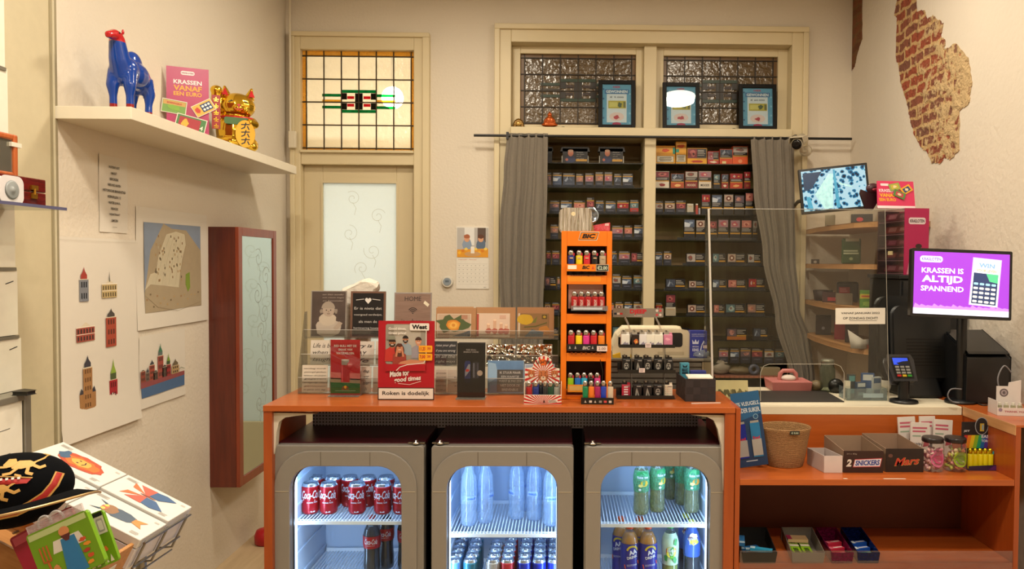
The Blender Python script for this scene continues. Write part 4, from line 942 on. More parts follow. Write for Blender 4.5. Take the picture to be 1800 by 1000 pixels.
def pack(bi,si,px0,px1,pyt,style,kind,brand=None,place=None):
 Yp=YS0+.028;z=shelf_z[si]+.0003;a,c=at(px0+.6,pyt,Yp),at(px1-.6,pyt,Yp);W_=c.x-a.x;H_=a.z-z
 if bi==0:lim=bay_l
 g=random.Random(int(px0*7+si*131));key=(bi,si);_n[key]=_n.get(key,0)+1
 pos='%s from left, %s shelf, %s bay'%(ORD[_n[key]-1],ORD[si],('left','right')[bi])
 b=MB();D_=.022 if style!='wide' else.03
 if style=='std':
  b.box(-W_/2,W_/2,0,D_,0,H_,black_);y=-.0005
  b.lines(-W_*.45,W_*.45,H_*.86,H_*.96,2,y,whitet,.4,.3,g);b.rect(-W_*.5,W_*.5,H_*.77,H_*.83,y,goldb)
  pic(b,kind,-W_*.47,W_*.47,H_*.42,H_*.77,y,g);b.rect(-W_*.5,W_*.5,0,H_*.42,y,mat(brand or '#2a2c36',.35))
  b.rect(-W_*.3,W_*.3,H_*.22,H_*.27,y-.0003,mat('#5c6070',.4))
  nm='cigarette_pack';lab='cigarette pack with %s, '%PW[kind];cat='cigarette pack'
 elif style=='inv':
  b.box(-W_/2,W_/2,0,D_,0,H_,black_);y=-.0005
  pic(b,kind,-W_*.46,W_*.46,H_*.62,H_*.96,y,g);b.lines(-W_*.45,W_*.42,H_*.42,H_*.6,3,y,whitet,.4,.35,g);b.rect(-W_*.5,W_*.5,H_*.30,H_*.37,y,goldb);b.rect(-W_*.5,W_*.5,0,H_*.30,y,mat(brand or '#1f1f24',.35))
  nm='cigarette_pack';lab='tall black cigarette pack with %s, '%PW[kind];cat='cigarette pack'
 elif style=='cigar':
  b.box(-W_/2,W_/2,0,D_,0,H_,mat(brand[0],.4));y=-.0005
  b.rect(-W_*.49,W_*.49,H_*.46,H_*.98,y,black_);pic(b,kind,-W_*.47,W_*.47,H_*.66,H_*.97,y-.0003,g);b.lines(-W_*.42,W_*.42,H_*.5,H_*.63,2,y-.0003,whitet,.5,.3,g);b.rect(-W_*.49,W_*.49,H_*.40,H_*.47,y,goldb)
  if brand[2]:b.text(brand[2],0,H_*.2,y-.0002,mat(brand[1]),w=W_*.7,h=H_*.14,bold=.03)
  else:b.blob(0,H_*.2,W_*.25,H_*.08,y-.0002,mat(brand[1]),.2)
  nm='cigarillo_box';lab='cigarillo box with %s, '%PW[kind];cat='cigarillo box'
 else:
  b.box(-W_/2,W_/2,0,D_,0,H_,black_);y=-.0005
  pic(b,kind,-W_*.47,-W_*.02,H_*.30,H_*.94,y,g);b.lines(W_*.02,W_*.46,H_*.5,H_*.9,3,y,whitet,.4,.4,g);b.rect(W_*.0,W_*.48,H_*.30,H_*.42,y,goldb)
  b.rect(-W_*.48,W_*.48,0,H_*.28,y,mat(brand or '#222228',.3))
  nm='tobacco_pouch';lab='wide tobacco pouch with %s, '%PW[kind];cat='tobacco pouch'
 o=b.build(nm,None,((a.x+c.x)/2,Yp,z));tag(o,lab+pos,cat,'tobacco packs on the %s shelf of the %s bay'%(ORD[si],('left','right')[bi]))
 return o
KS=list(PW)
def row(bi,si,items):
 for it in items:pack(bi,si,*it)
S,I,C_,Wd='std','inv','cigar','wide'
row(0,1,[(962,970,303,S,'baby','#6c5c54'),(971,988,303,S,'hospital','#3a4a66'),(989,1011,304,S,'smoke','#3a4254'),(1012,1026,305,S,'flesh'),(1028,1044,304,S,'mouth'),(1046,1061,302,S,'flesh'),(1062,1077,302,S,'mouth'),(1079,1093,305,S,'smoke'),(1094,1113,305,S,'hospital')])
row(0,2,[(966,984,352,S,'baby','#2c3242'),(985,1006,352,S,'hospital'),(1008,1029,352,S,'throat'),(1031,1045,347,S,'lung'),(1047,1062,352,S,'smoke'),(1064,1083,353,S,'hospital'),(1084,1106,352,S,'red'),(1107,1123,351,S,'teal','#a83028')])
row(0,3,[(967,982,394,S,'flesh'),(1075,1096,396,S,'mouth'),(1097,1112,396,S,'throat'),(1114,1131,395,S,'hospital')])
row(0,4,[(960,969,440,S,'lung'),(970,984,440,S,'lung'),(1075,1085,441,S,'smoke'),(1087,1108,441,S,'mouth'),(1109,1131,444,Wd,'lung')])
row(0,5,[(957,978,486,Wd,'baby'),(979,985,486,S,'flesh'),(1076,1092,481,S,'foot'),(1093,1111,484,S,'hospital'),(1113,1130,483,S,'teal')])
row(0,6,[(957,968,531,S,'eye'),(970,984,531,S,'lung'),(1074,1080,532,S,'throat'),(1081,1096,530,S,'eye'),(1097,1112,530,S,'hospital'),(1113,1129,530,S,'foot')])
row(0,7,[(958,983,576,Wd,'lung'),(1076,1108,574,Wd,'teal','#b08a2c')])
row(1,1,[(1152,1177,301,C_,'lung',('#cfc6b4','#8c2a2a','')),(1179,1203,305,C_,'smoke',('#a8481c','#e0b070','')),(1204,1227,301,C_,'foot',('#7a1c18','#d0b8a0','MOODS')),(1228,1251,301,C_,'mouth',('#cfc4b2','#2c241c','MOODS')),(1254,1266,306,I,'teal'),(1268,1281,306,C_,'smoke',('#8c2c24','#d8c8b0','')),(1283,1306,305,C_,'red',('#b03818','#d8a060','')),(1308,1320,302,C_,'red',('#7a1c18','#8c4a20',''))])
row(1,2,[(1152,1166,353,S,'foot'),(1168,1187,353,S,'eye'),(1188,1206,352,S,'lung'),(1233,1249,341,I,'red'),(1251,1270,342,I,'hospital'),(1272,1290,341,I,'eye'),(1291,1309,343,I,'baby'),(1310,1325,338,I,'throat')])
row(1,3,[(1202,1222,385,I,'hospital'),(1223,1240,386,I,'eye'),(1243,1261,388,I,'lung'),(1262,1281,385,I,'mouth'),(1283,1302,386,I,'mouth'),(1303,1322,386,I,'throat'),(1323,1332,387,I,'foot')])
row(1,4,[(1152,1165,442,S,'hospital'),(1166,1181,441,S,'eye'),(1206,1240,445,Wd,'foot'),(1252,1276,445,Wd,'teal'),(1278,1310,445,Wd,'eye'),(1314,1338,446,Wd,'foot')])
row(1,5,[(1170,1205,490,Wd,'smoke'),(1210,1238,493,Wd,'eye'),(1252,1277,491,Wd,'hospital'),(1279,1311,491,Wd,'throat'),(1315,1345,489,Wd,'red')])
row(1,6,[(1152,1165,532,S,'red'),(1170,1188,517,I,'lung','#b8b0a0'),(1208,1240,535,Wd,'eye'),(1254,1274,535,Wd,'throat'),(1275,1310,534,Wd,'teal'),(1313,1345,534,Wd,'flesh')])
row(1,7,[(1180,1212,577,Wd,'lung'),(1277,1313,577,Wd,'baby','#a8642c'),(1324,1350,577,Wd,'smoke')])
row(1,8,[(1263,1281,612,S,'mouth'),(1283,1300,612,S,'hospital'),(1301,1320,611,S,'baby'),(1321,1341,612,S,'lung'),(1343,1361,613,S,'foot'),(1362,1380,613,S,'teal')])
clr=glass('#b8c0c4',1.4,.15,.10,'#7c808a')
for bi,si,a,c in((0,1,962,1114),(0,2,965,1124),(0,3,1075,1132),(0,4,1075,1131),(0,5,1076,1130),(0,6,1074,1130),(1,2,1152,1222),(1,3,1190,1330),(1,4,1200,1340),(1,5,1168,1346),(1,6,1207,1346)):
 Yp=YS0+.024;A_,B_=at(a,400,Yp),at(c,400,Yp);z=shelf_z[si]
 t=thing('pusher_tray','clear plastic pusher tray holding the packs on the %s shelf of the %s tobacco bay'%(ORD[si],('left','right')[bi]),'tray',(A_.x,Yp-.012,z+.0003),group='clear pusher trays of the tobacco cupboard')
 b=MB();W_=B_.x-A_.x;b.box(0,W_,0,.0015,0,.016,clr);n=max(2,int(W_/.075))
 b.build('front_lip',t)
def starbox(px0,px1,pyt,label,paint,base,dep=.05):
 Yp=YS0+.02;a,c=at(px0,pyt,Yp),at(px1,pyt,Yp);W_,H_=c.x-a.x-.002,a.z-shelf_z[0]
 b=MB();b.box(-W_/2,W_/2,0,dep,0,H_,mat(base,.4));paint(b,W_,H_);o=b.build('cigar_box',None,((a.x+c.x)/2,Yp,shelf_z[0]+.0003));tag(o,label,'cigar box','cigar boxes on the top right shelf')
yel='#d89a10'
def pa(b,W_,H_):b.rect(-W_*.46,W_*.44,H_*.08,H_*.44,-.0004,mat('#3a3220'));b.rect(-W_*.44,W_*.42,H_*.10,H_*.42,-.0007,mat('#c9c2ac'));b.lines(-W_*.36,W_*.36,H_*.14,H_*.38,3,-.001,mat('#4a4434'),.5,.2,center=True);b.blob(0,H_*.74,W_*.2,H_*.09,-.0004,mat('#c44a18'),.2);b.rect(W_*.38,W_*.5,H_*.55,H_*.9,-.0004,mat('#1f8a78'))
starbox(1153,1187,256,'wide yellow cigar box with a white text panel, leftmost on the top right shelf',pa,yel)
def pb_(b,W_,H_):b.rect(-W_*.45,W_*.45,H_*.08,H_*.42,-.0004,mat('#3a3220'));b.rect(-W_*.41,W_*.41,H_*.10,H_*.40,-.0007,mat('#c9c2ac'));b.lines(-W_*.34,W_*.34,H_*.13,H_*.37,4,-.001,mat('#4a4434'),.5,.2,center=True);b.blob(0,H_*.8,W_*.36,H_*.07,-.0004,mat('#c44a18'),.2);b.rect(-W_*.5,-W_*.2,H_*.52,H_*.66,-.0004,mat('#1f8a78'))
starbox(1188,1207,249,'tall yellow cigar box standing highest on the top right shelf',pb_,yel)
def pc(pk,x=0.0,base='#c4472a',emb=None):
 def f(b,W_,H_):
  g=random.Random(5);b.rect(-W_*.48,W_*.48,H_*.36,H_*.95,-.0004,black_);pic(b,pk,-W_*.47,0,H_*.37,H_*.94,-.0007,g);b.lines(W_*.03,W_*.42,H_*.5,H_*.9,4,-.0007,whitet,.5,.2);b.rect(0,W_*.48,H_*.3,H_*.38,-.0007,goldb);b.blob(0,H_*.17,W_*.3,H_*.08,-.0005,mat(emb or '#a83018'),.2)
 return f
starbox(1208,1243,260,'yellow cigar box with a lung picture and black warning panel',pc('lung'),yel)
starbox(1244,1264,266,'small red cigar box with a face picture beside the yellow lung box',pc('mouth',emb='#d8c8b0'),'#b02c24')
def pd(b,W_,H_):g=random.Random(8);b.rect(-W_*.48,W_*.48,H_*.44,H_*.97,-.0004,black_);pic(b,'smoke',-W_*.46,W_*.46,H_*.62,H_*.96,-.0007,g);b.lines(-W_*.4,W_*.4,H_*.47,H_*.6,2,-.0007,whitet);b.rect(-W_*.48,W_*.48,H_*.37,H_*.44,-.0006,goldb);b.rect(-W_*.3,0,H_*.05,H_*.2,-.0006,mat('#d8c890'))
starbox(1265,1288,262,'orange cigar box with a grey smoker picture',pd,'#c8481c')
def pe(b,W_,H_):g=random.Random(9);b.rect(-W_*.48,W_*.48,H_*.5,H_*.97,-.0004,black_);pic(b,'foot',-W_*.46,W_*.46,H_*.66,H_*.96,-.0007,g);b.lines(-W_*.4,W_*.4,H_*.52,H_*.64,2,-.0007,whitet);b.rect(-W_*.48,W_*.48,H_*.42,H_*.5,-.0006,goldb);b.disc(0,H_*.18,W_*.14,H_*.1,-.0006,mat('#e08c5c'))
starbox(1288,1315,257,'bright orange cigar box with a round emblem, rightmost beside the curtain',pe,'#d8561c')
for k,(a,c)in enumerate(((985,1037),(1051,1099),(955,972))):
 Yp=YS0+.03;A_,B_=at(a,258,Yp),at(c,258,Yp);W_,H_=B_.x-A_.x,A_.z-shelf_z[0]
 t=thing('tobacco_tub',['black tobacco tub with a child picture, left of the two on the top left shelf','black tobacco tub with a child picture, right of the two on the top left shelf','black tub on the top left shelf partly behind the curtain'][k],'tub',((A_.x+B_.x)/2,Yp,shelf_z[0]+.0003),group='black tubs on the top left shelf')
 b=MB();b.box(-W_*.42,W_*.42,0,.06,0,H_*.9,black_);b.hexa([(-W_*.5,0,H_*.72),(W_*.5,0,H_*.72),(W_*.5,.065,H_*.72),(-W_*.5,.065,H_*.72),(-W_*.46,0,H_),(W_*.46,0,H_),(W_*.46,.065,H_),(-W_*.46,.065,H_)],black_)
 if k<2:
  y=-.0006;b.blob(-W_*.16,H_*.25,W_*.17,H_*.25,y,mat('#2a3252',.5),.08);b.disc(-W_*.15,H_*.62,W_*.095,H_*.2,y-.0002,mat('#b07058',.5));b.disc(-W_*.15,H_*.76,W_*.095,H_*.08,y-.0004,mat('#a8846c',.5));b.disc(-W_*.28,H_*.22,W_*.05,H_*.08,y-.0004,mat('#a8604c',.5))
  for i,s_ in enumerate(('Kinderen','van rokers','gaan zelf','ook roken')):b.text(s_,W_*.05,H_*(.68-.13*i),y,whitet,h=H_*.075,align='l')
  b.rect(W_*.03,W_*.4,H_*.12,H_*.25,y,goldb)
 b.build('body',t)
 if k<2:
  for sx in(-1,1):
   b=MB();b.box(sx*W_*.44-.002,sx*W_*.44+.002,-.004,-.002,0,H_*.45,mat('#9c9c94',.3,.6));b.build('clip',t)
def smallbox(px0,px1,pyt,si,nm,label,cat,col,dep=.02):
 Yp=YS0+.02;a,c=at(px0,pyt,Yp),at(px1,pyt,Yp);b=MB();W_,H_=c.x-a.x,a.z-shelf_z[si];b.box(-W_/2,W_/2,0,dep,0,H_*.86,mat(col,.4));b.box(-W_/2*.96,W_/2*.96,.001,dep-.001,H_*.87,H_,mat('#c8c2b0',.4));b.rect(-W_*.3,W_*.3,H_*.72,H_*.76,-.0004,goldb)
 tag(b.build(nm,None,((a.x+c.x)/2,Yp,shelf_z[si]+.0003)),label,cat)
smallbox(1208,1219,358,2,'device_pack','small off-white box standing alone on the third shelf of the right bay','box','#b0aa98')
smallbox(1223,1227,358,2,'lighter','thin red and white lighter beside the off-white box on the third shelf','lighter','#a84038',.01)
smallbox(1228,1231,366,2,'lighter','short pale lighter on the third shelf left of the tall black packs','lighter','#8c90a4',.01)
smallbox(1170,1188,540,6,'tobacco_box','beige carton standing in front of the dark pack on the seventh shelf','box','#a89c84',.012)
zq=at(1320,657,YS0).z
t=thing('wicker_tray','long low tray with a red brown woven edge at the bottom of the cupboard','tray',(at(1256,657,YS0-.03).x,YS0-.05,zq-.02))
W_=at(1392,657,YS0-.03).x-at(1256,657,YS0-.03).x
b=MB();b.box(0,W_,0,.16,0,.012,mat('#8c5a48',.6))
for i in range(16):b.rect(W_*i/16+.004,W_*(i+1)/16-.004,.0,.012,-.001,mat('#a8684c',.6))
b.build('tray',t)
for k,(px,pw,ph,col,lb,nm,ct)in enumerate(((1270,34,26,'#8c8272','crumpled beige plastic bag on the woven tray','plastic_bag','plastic bag'),(1303,44,16,'#6c5e44','folded brown paper bundle on the woven tray','paper_bundle','paper bundle'),(1327,16,20,'#4c5264','small dark blue roll on the woven tray','tape_roll','tape roll'),(1356,34,13,'#8c7c5c','flat light brown box on the woven tray','carton','box'))):
 p=at(px,655,YS0-.03);k_=K(YS0);w_,h_=pw*k_/2,ph*k_
 b=MB()
 if nm in('plastic_bag','paper_bundle'):
  g=random.Random(k);b.ell((0,0,h_*.45),(w_,.035,h_*.45),mat(col,.5),14,10);b.v=[(v[0]*(1+g.uniform(-.12,.12)),v[1]*(1+g.uniform(-.2,.2)),max(0,v[2]*(1+g.uniform(-.18,.12))))for v in b.v]
 elif nm=='tape_roll':b.M=T((0,0,h_/2),rx=PI/2);b.lathe([(h_*.2,-.015),(h_*.48,-.015),(h_*.48,.015),(h_*.2,.015),(h_*.2,-.015)],0,0,0,mat(col,.4),20,cap=False)
 else:b.box(-w_,w_,-.03,.03,0,h_,mat(col,.6));b.box(-w_*.98,w_*.98,-.028,.028,h_,h_+.002,mat('#a8987c',.6))
 tag(b.build(nm,None,(p.x,YS0+.02 if nm!='tape_roll' else YS0+.0,zq-.0075)),lb,ct)
# ============================================================ LEDGE: framed certificates and figurines
def certificate(px0,py0,px1,py1,amount,label):
 Yc_=YF+.03;a,c=at(px0,py0,Yc_),at(px1,py1,Yc_);W_,H_=c.x-a.x,a.z-lz1
 t=thing('framed_certificate',label,'picture frame',((a.x+c.x)/2,YF+.004,lz1+.0005),rot=(-.09,0,0),group='framed winner certificates on the ledge')
 fr=.026;b=MB();fm=mat('#0b0a09',.5,spec=.2)
 b.box(-W_/2,-W_/2+fr,0,.018,0,H_,fm);b.box(W_/2-fr,W_/2,0,.018,0,H_,fm);b.box(-W_/2+fr,W_/2-fr,0,.018,0,fr,fm);b.box(-W_/2+fr,W_/2-fr,0,.018,H_-fr,H_,fm);b.build('frame',t,bevel=.0015)
 b=MB();y=.010;b.box(-W_/2+fr,W_/2-fr,y,.016,fr,H_-fr,mat('#5c9cc0',.5,noise=.25,scale=25));
 b.rect(-W_*.27,W_*.27,H_*.13,H_*.80,y-.0004,mat('#d6dce4'));b.rrect(-W_*.33,W_*.33,H_*.72,H_*.82,.004,y-.0007,mat('#3a6ea0'));b.text('GEWONNEN',0,H_*.77,y-.001,mat('#e6ecf2'),w=W_*.58,h=H_*.06,bold=.03)
 b.text('HIER',0,H_*.865,y-.0008,mat('#a8385a'),w=W_*.2,h=H_*.045,bold=.03);b.text('€ '+amount,0,H_*.655,y-.0008,mat('#3c4654'),w=W_*.38,h=H_*.035,bold=.02)
 b.rect(-W_*.23,W_*.25,H_*.42,H_*.58,y-.0008,mat('#b8a83c'));b.rect(-W_*.2,W_*.02,H_*.45,H_*.55,y-.001,mat('#d0c46c'));b.blob(W_*.08,H_*.5,W_*.06,H_*.05,y-.001,mat('#4c5a3c'),.3);b.rect(W_*.18,W_*.24,H_*.44,H_*.56,y-.001,mat('#6c6a3c'))
 b.disc(0,H_*.25,W_*.2,H_*.09,y-.0008,mat('#e4c8c4'));b.blob(0,H_*.24,W_*.08,H_*.04,y-.001,mat('#b83a48'),.35);b.disc(0,H_*.1,W_*.12,H_*.035,y-.0008,mat('#a82a58'))
 for i in range(8):b.disc(-W_*.36 if i%2 else W_*.36,H_*(.12+.1*i),.006,.006,y-.0008,mat(['#8cbcd8','#2c5c8c'][i%2]))
 b.build('print',t)
 b=MB();b.box(-W_/2+fr,W_/2-fr,.005,.0065,fr,H_-fr,glass('#f4f8f8',.9,.0));b.build('glass',t)
certificate(1052,140,1116,223,'9.000','framed blue certificate reading 9.000, leftmost of the three on the ledge')
certificate(1165,144,1229,226,'60.000','framed blue certificate reading 60.000, middle of the three on the ledge')
certificate(1299,147,1364,228,'60.000','framed blue certificate reading 60.000, rightmost on the ledge')
for k,(px,wpx,hpx,col,nm,lb)in enumerate(((911,27,22,'#7a5a24','shell_ornament','small brown gold shell shaped ornament at the left end of the ledge'),(966,32,29,'#b4531c','buddha_figurine','small orange copper seated buddha figurine on the ledge'))):
 p=at(px,222,YF+.0);s_=K(YF)*hpx;w_=K(YF)*wpx/2
 t=thing(nm,lb,'figurine',(p.x,YF+.03,lz1+.0005))
 b=MB();b.box(-w_*.95,w_*.95,-.02,.02,0,.006,mat('#1c140c',.4));b.build('base',t,bevel=.001)
 mt_=mat(col,.3,.5)
 if k==0:
  b=MB();
  for i in range(9):
   a=PI*(i+.5)/9;b.ell((math.cos(a)*w_*.5,0,.006+math.sin(a)*s_*.42),(w_*.28,.012,s_*.28),mt_,10,8)
  b.ell((0,-.008,.006+s_*.25),(w_*.4,.008,s_*.22),mat('#b08a48',.3,.6),12,8);b.build('shell',t)
 else:
  remesh_blob('body',t,[('e',(0,0,.006+s_*.16),(w_*.9,.022,s_*.15)),('e',(0,0,.006+s_*.42),(w_*.5,.018,s_*.26)),('e',(0,-.002,.006+s_*.76),(w_*.26,.012,s_*.14)),('t',[(-w_*.45,0,s_*.55),(-w_*.6,-.012,s_*.35),(-w_*.1,-.02,s_*.3)],[.006,.005,.004]),('t',[(w_*.45,0,s_*.55),(w_*.6,-.012,s_*.35),(w_*.1,-.02,s_*.3)],[.006,.005,.004]),('e',(0,0,.006+s_*.9),(w_*.1,.005,s_*.08))],mt_,.0022,3)
for k,(px0,px1)in enumerate(((990,1050),(1230,1290))):
 a,c=at(px0,223,YF+.01),at(px1,226,YF+.01);b=MB();b.tube([(0,0,.004),((c.x-a.x)*.5,.004,.005),(c.x-a.x,0,.004)],.003,mat('#1c1812',.4),8);b.ell(((c.x-a.x)*(0 if k==0 else 1),0,.005),(.014,.006,.005),mat('#1c1812',.4))
 tag(b.build('marker_pen',None,(a.x,YF+.01,lz1)),['thin dark pen lying between the buddha and the left certificate','thin dark pen lying between the middle and right certificates'][k],'pen')
p=at(1404,250,4.62)
t=thing('security_camera','white bullet security camera above the right curtain','camera',tuple(p),rot=(.22,0,-.50))
wpl=mat('#cfc6b0',.35)
b=MB();b.M=T((0,0,0),rx=PI/2+.12);b.lathe([(.030,.06),(.036,.055),(.036,-.10),(.026,-.105)],0,0,0,wpl,24);b.build('housing',t)
b=MB();b.M=T((0,-.062,-.008),rx=PI/2+.12);b.lathe([(.030,.0),(.031,.006),(.013,.008)],0,0,0,mat('#0c0c0e',.15),24);b.build('lens_face',t)
b=MB();b.prism([(-.045,.0),(-.04,.038),(.04,.038),(.045,.0),(.038,.034),(-.038,.034)],-.085,.08,wpl,'xz');b.build('sun_shield',t)
b=MB();b.tube([(0,.06,-.02),(0,.08,-.06),(.01,.16,-.07)],.013,wpl,10);b.M=T((.01,.20,-.07),rx=PI/2);b.lathe([(.035,.0),(.035,.045),(.02,.055)],0,0,0,wpl,20);b.build('mount',t)
Ys_=4.25;A_,B_,C2,D2=[at(*q,Ys_)for q in((1406,297),(1522,286),(1527,366),(1412,377))]
cx_=(A_+C2)/2;W_=((B_-A_).length+(C2-D2).length)/2;H_=((A_-D2).length+(B_-C2).length)/2
t=thing('cctv_monitor','flat monitor showing a blue security camera view of the shop','monitor',tuple(cx_),rot=(-.06,-.095,-.18))
b=MB();b.box(-W_/2,W_/2,0,.03,-H_/2,H_/2,mat('#0d0d0f',.25));b.build('casing',t,bevel=.004)
def cctv():
 m,nt,b_,out=_new('cctv_picture');tc=nt.nodes.new('ShaderNodeTexCoord')
 v=nt.nodes.new('ShaderNodeTexVoronoi');v.inputs['Scale'].default_value=42;v.feature='F1'
 n=nt.nodes.new('ShaderNodeTexNoise');n.inputs['Scale'].default_value=22;n.inputs['Detail'].default_value=5;n.inputs['Distortion'].default_value=1.2
 nt.links.new(tc.outputs['Object'],v.inputs['Vector']);nt.links.new(tc.outputs['Object'],n.inputs['Vector'])
 mm=nt.nodes.new('ShaderNodeMath');mm.operation='ADD';nt.links.new(v.outputs['Distance'],mm.inputs[0]);nt.links.new(n.outputs['Fac'],mm.inputs[1])
 cr=nt.nodes.new('ShaderNodeValToRGB');e=cr.color_ramp.elements;e[0].position=.66;e[0].color=lin('#06182c');e[1].position=1.22;e[1].color=lin('#c4eaf4')
 q=cr.color_ramp.elements.new(.84);q.color=lin('#1c6a96');q=cr.color_ramp.elements.new(.97);q.color=lin('#4ca8c8')
 nt.links.new(mm.outputs[0],cr.inputs[0]);nt.links.new(cr.outputs[0],b_.inputs['Emission Color']);b_.inputs['Emission Strength'].default_value=.8;b_.inputs['Base Color'].default_value=(0,0,0,1);b_.inputs['Roughness'].default_value=.2
 return m
b=MB();w_,h_=W_/2-.014,H_/2-.014;b.rect(-w_,w_,-h_,h_,-.0012,cctv())
e1,e2,e3=mat('#a4dcea',.3,emit=.45,noise=.5,scale=50),mat('#0c2a48',.3,emit=.6,noise=.4,scale=60),mat('#3c94bc',.3,emit=.4,noise=.3,scale=60)
b.poly([(-w_*.62,-h_*.2),(-w_*.15,h_*.75),(0,h_*.75),(-w_*.1,-h_*.95),(-w_*.35,-h_*.95)],-.0016,e1);b.poly([(0,h_*.95),(w_*.06,h_*.95),(w_*.14,-h_*.95),(w_*.02,-h_*.95)],-.0018,e3)
b.poly([(-w_*.95,h_*.9),(-w_*.35,h_*.9),(-w_*.7,h_*.1),(-w_*.95,0)],-.0016,e2);b.poly([(w_*.15,h_*.30),(w_*.55,h_*.05),(w_*.55,-h_*.02),(w_*.15,h_*.2)],-.002,e1)
b.poly([(-w_*.9,-h_*.3),(-w_*.78,-h_*.28),(-w_*.7,-h_*.95),(-w_*.85,-h_*.95)],-.0016,e3)
b.build('screen',t)
b=MB();b.box(-.03,.03,.03,.05,-.03,.03,blackm);b.tube([(0,.05,0),(.02,.18,0),(-.15,.42,-.0),(-.15,.60,0)],.012,mat('#6e685c',.4,.5),10);b.build('arm',t)
# ============================================================ FRIDGE COUNTER
YC0,YC1=2.60,2.95
ZFT0=at(880,784,2.63).z+.004
zct=H-.508;cth=.021
cherry=wood('#a04c1a','#b45c24',0,2.5,.32,.25)
cherryv=wood('#934014','#a44e1c',2,2.5,.35,.2)
xcl,xcr=at(462,720,YC0).x,at(1293,720,YC0).x
t=thing('fridge_counter','long orange brown wooden counter housing three glass door fridges','counter',((xcl+xcr)/2,YC0,0))
ox=(xcl+xcr)/2;hwc=(xcr-xcl)/2
b=MB();b.box(-hwc,hwc,0,YC1-YC0+.03,zct-cth,zct,cherry);b.build('worktop',t,bevel=.0015)
b=MB();b.box(-hwc,-hwc+.030,.004,YC1-YC0,0,zct-cth,cherryv);b.build('side_panel',t,bevel=.001)
b=MB();b.box(hwc-.036,hwc,.004,YC1-YC0,0,zct-cth,cherryv);b.build('side_panel',t,bevel=.001)
def perf():
 m,nt,b_,out=_new('perforated_metal');tc=nt.nodes.new('ShaderNodeTexCoord');sp=nt.nodes.new('ShaderNodeSeparateXYZ');nt.links.new(tc.outputs['Object'],sp.inputs[0])
 acc=None
 for ax in(0,2):
  m1=nt.nodes.new('ShaderNodeMath');m1.operation='MULTIPLY';m1.inputs[1].default_value=1/.0125;nt.links.new(sp.outputs[ax],m1.inputs[0])
  m2=nt.nodes.new('ShaderNodeMath');m2.operation='FRACT';nt.links.new(m1.outputs[0],m2.inputs[0])
  m3=nt.nodes.new('ShaderNodeMath');m3.operation='SUBTRACT';m3.inputs[1].default_value=.5;nt.links.new(m2.outputs[0],m3.inputs[0])
  m4=nt.nodes.new('ShaderNodeMath');m4.operation='MULTIPLY';nt.links.new(m3.outputs[0],m4.inputs[0]);nt.links.new(m3.outputs[0],m4.inputs[1])
  if acc is None:acc=m4
  else:
   q=nt.nodes.new('ShaderNodeMath');q.operation='ADD';nt.links.new(acc.outputs[0],q.inputs[0]);nt.links.new(m4.outputs[0],q.inputs[1]);acc=q
 lt=nt.nodes.new('ShaderNodeMath');lt.operation='LESS_THAN';lt.inputs[1].default_value=.07;nt.links.new(acc.outputs[0],lt.inputs[0])
 mx=nt.nodes.new('ShaderNodeMix');mx.data_type='RGBA';mx.inputs[6].default_value=lin('#a8a8b8');mx.inputs[7].default_value=lin('#0c0c10');nt.links.new(lt.outputs[0],mx.inputs[0]);nt.links.new(mx.outputs[2],b_.inputs['Base Color']);b_.inputs['Roughness'].default_value=.5
 return m
b=MB();zp0=at(900,752,YC1-.01).z;b.box(-hwc+.06,hwc-.07,YC1-YC0-.012,YC1-YC0-.008,zp0,zct-cth-.001,perf());b.build('perforated_panel',t)
b=MB();b.box(-hwc+.031,hwc-.037,.50,.515,0,ZFT0,mat('#1c1815',.8));b.build('gap_shade_board',t)  # dark board added behind the fridges for the shade in their gaps
def lp(px,py,Y=YC0+.02):p=at(px,py,Y);return(p.x-ox,p.z)
whm=mat('#cfc8b8',.45)
b=MB();b.prism([lp(*q)for q in((474,725.5),(556,727),(520,731),(500,734),(490,742),(486,760),(484,785),(480,806),(474,806))],.02,.05,whm);b.build('corner_bracket',t)
b=MB();b.prism([lp(*q)for q in((1215,729),(1274.5,730),(1274.5,862),(1271,862),(1268,783),(1262,755),(1255,739),(1243,733))],.02,.05,whm);b.build('corner_bracket',t)
YF0=2.63;ZFT=at(880,784,YF0).z
taupe=mat('#84807a',.42,.2,noise=.04,scale=40);taupe2=mat('#8c8882',.38,.25,noise=.03,scale=40);seam=mat('#5a5246',.5)
liner=mat('#b8c8dc',.5,noise=.01);wirem=mat('#e6eef6',.35);maroon=mat('#4a0f1d',.35);dmar=mat('#1c0d12',.5)
chrome=mat('#b8b4aa',.2,.95,noise=.01)
FI={}
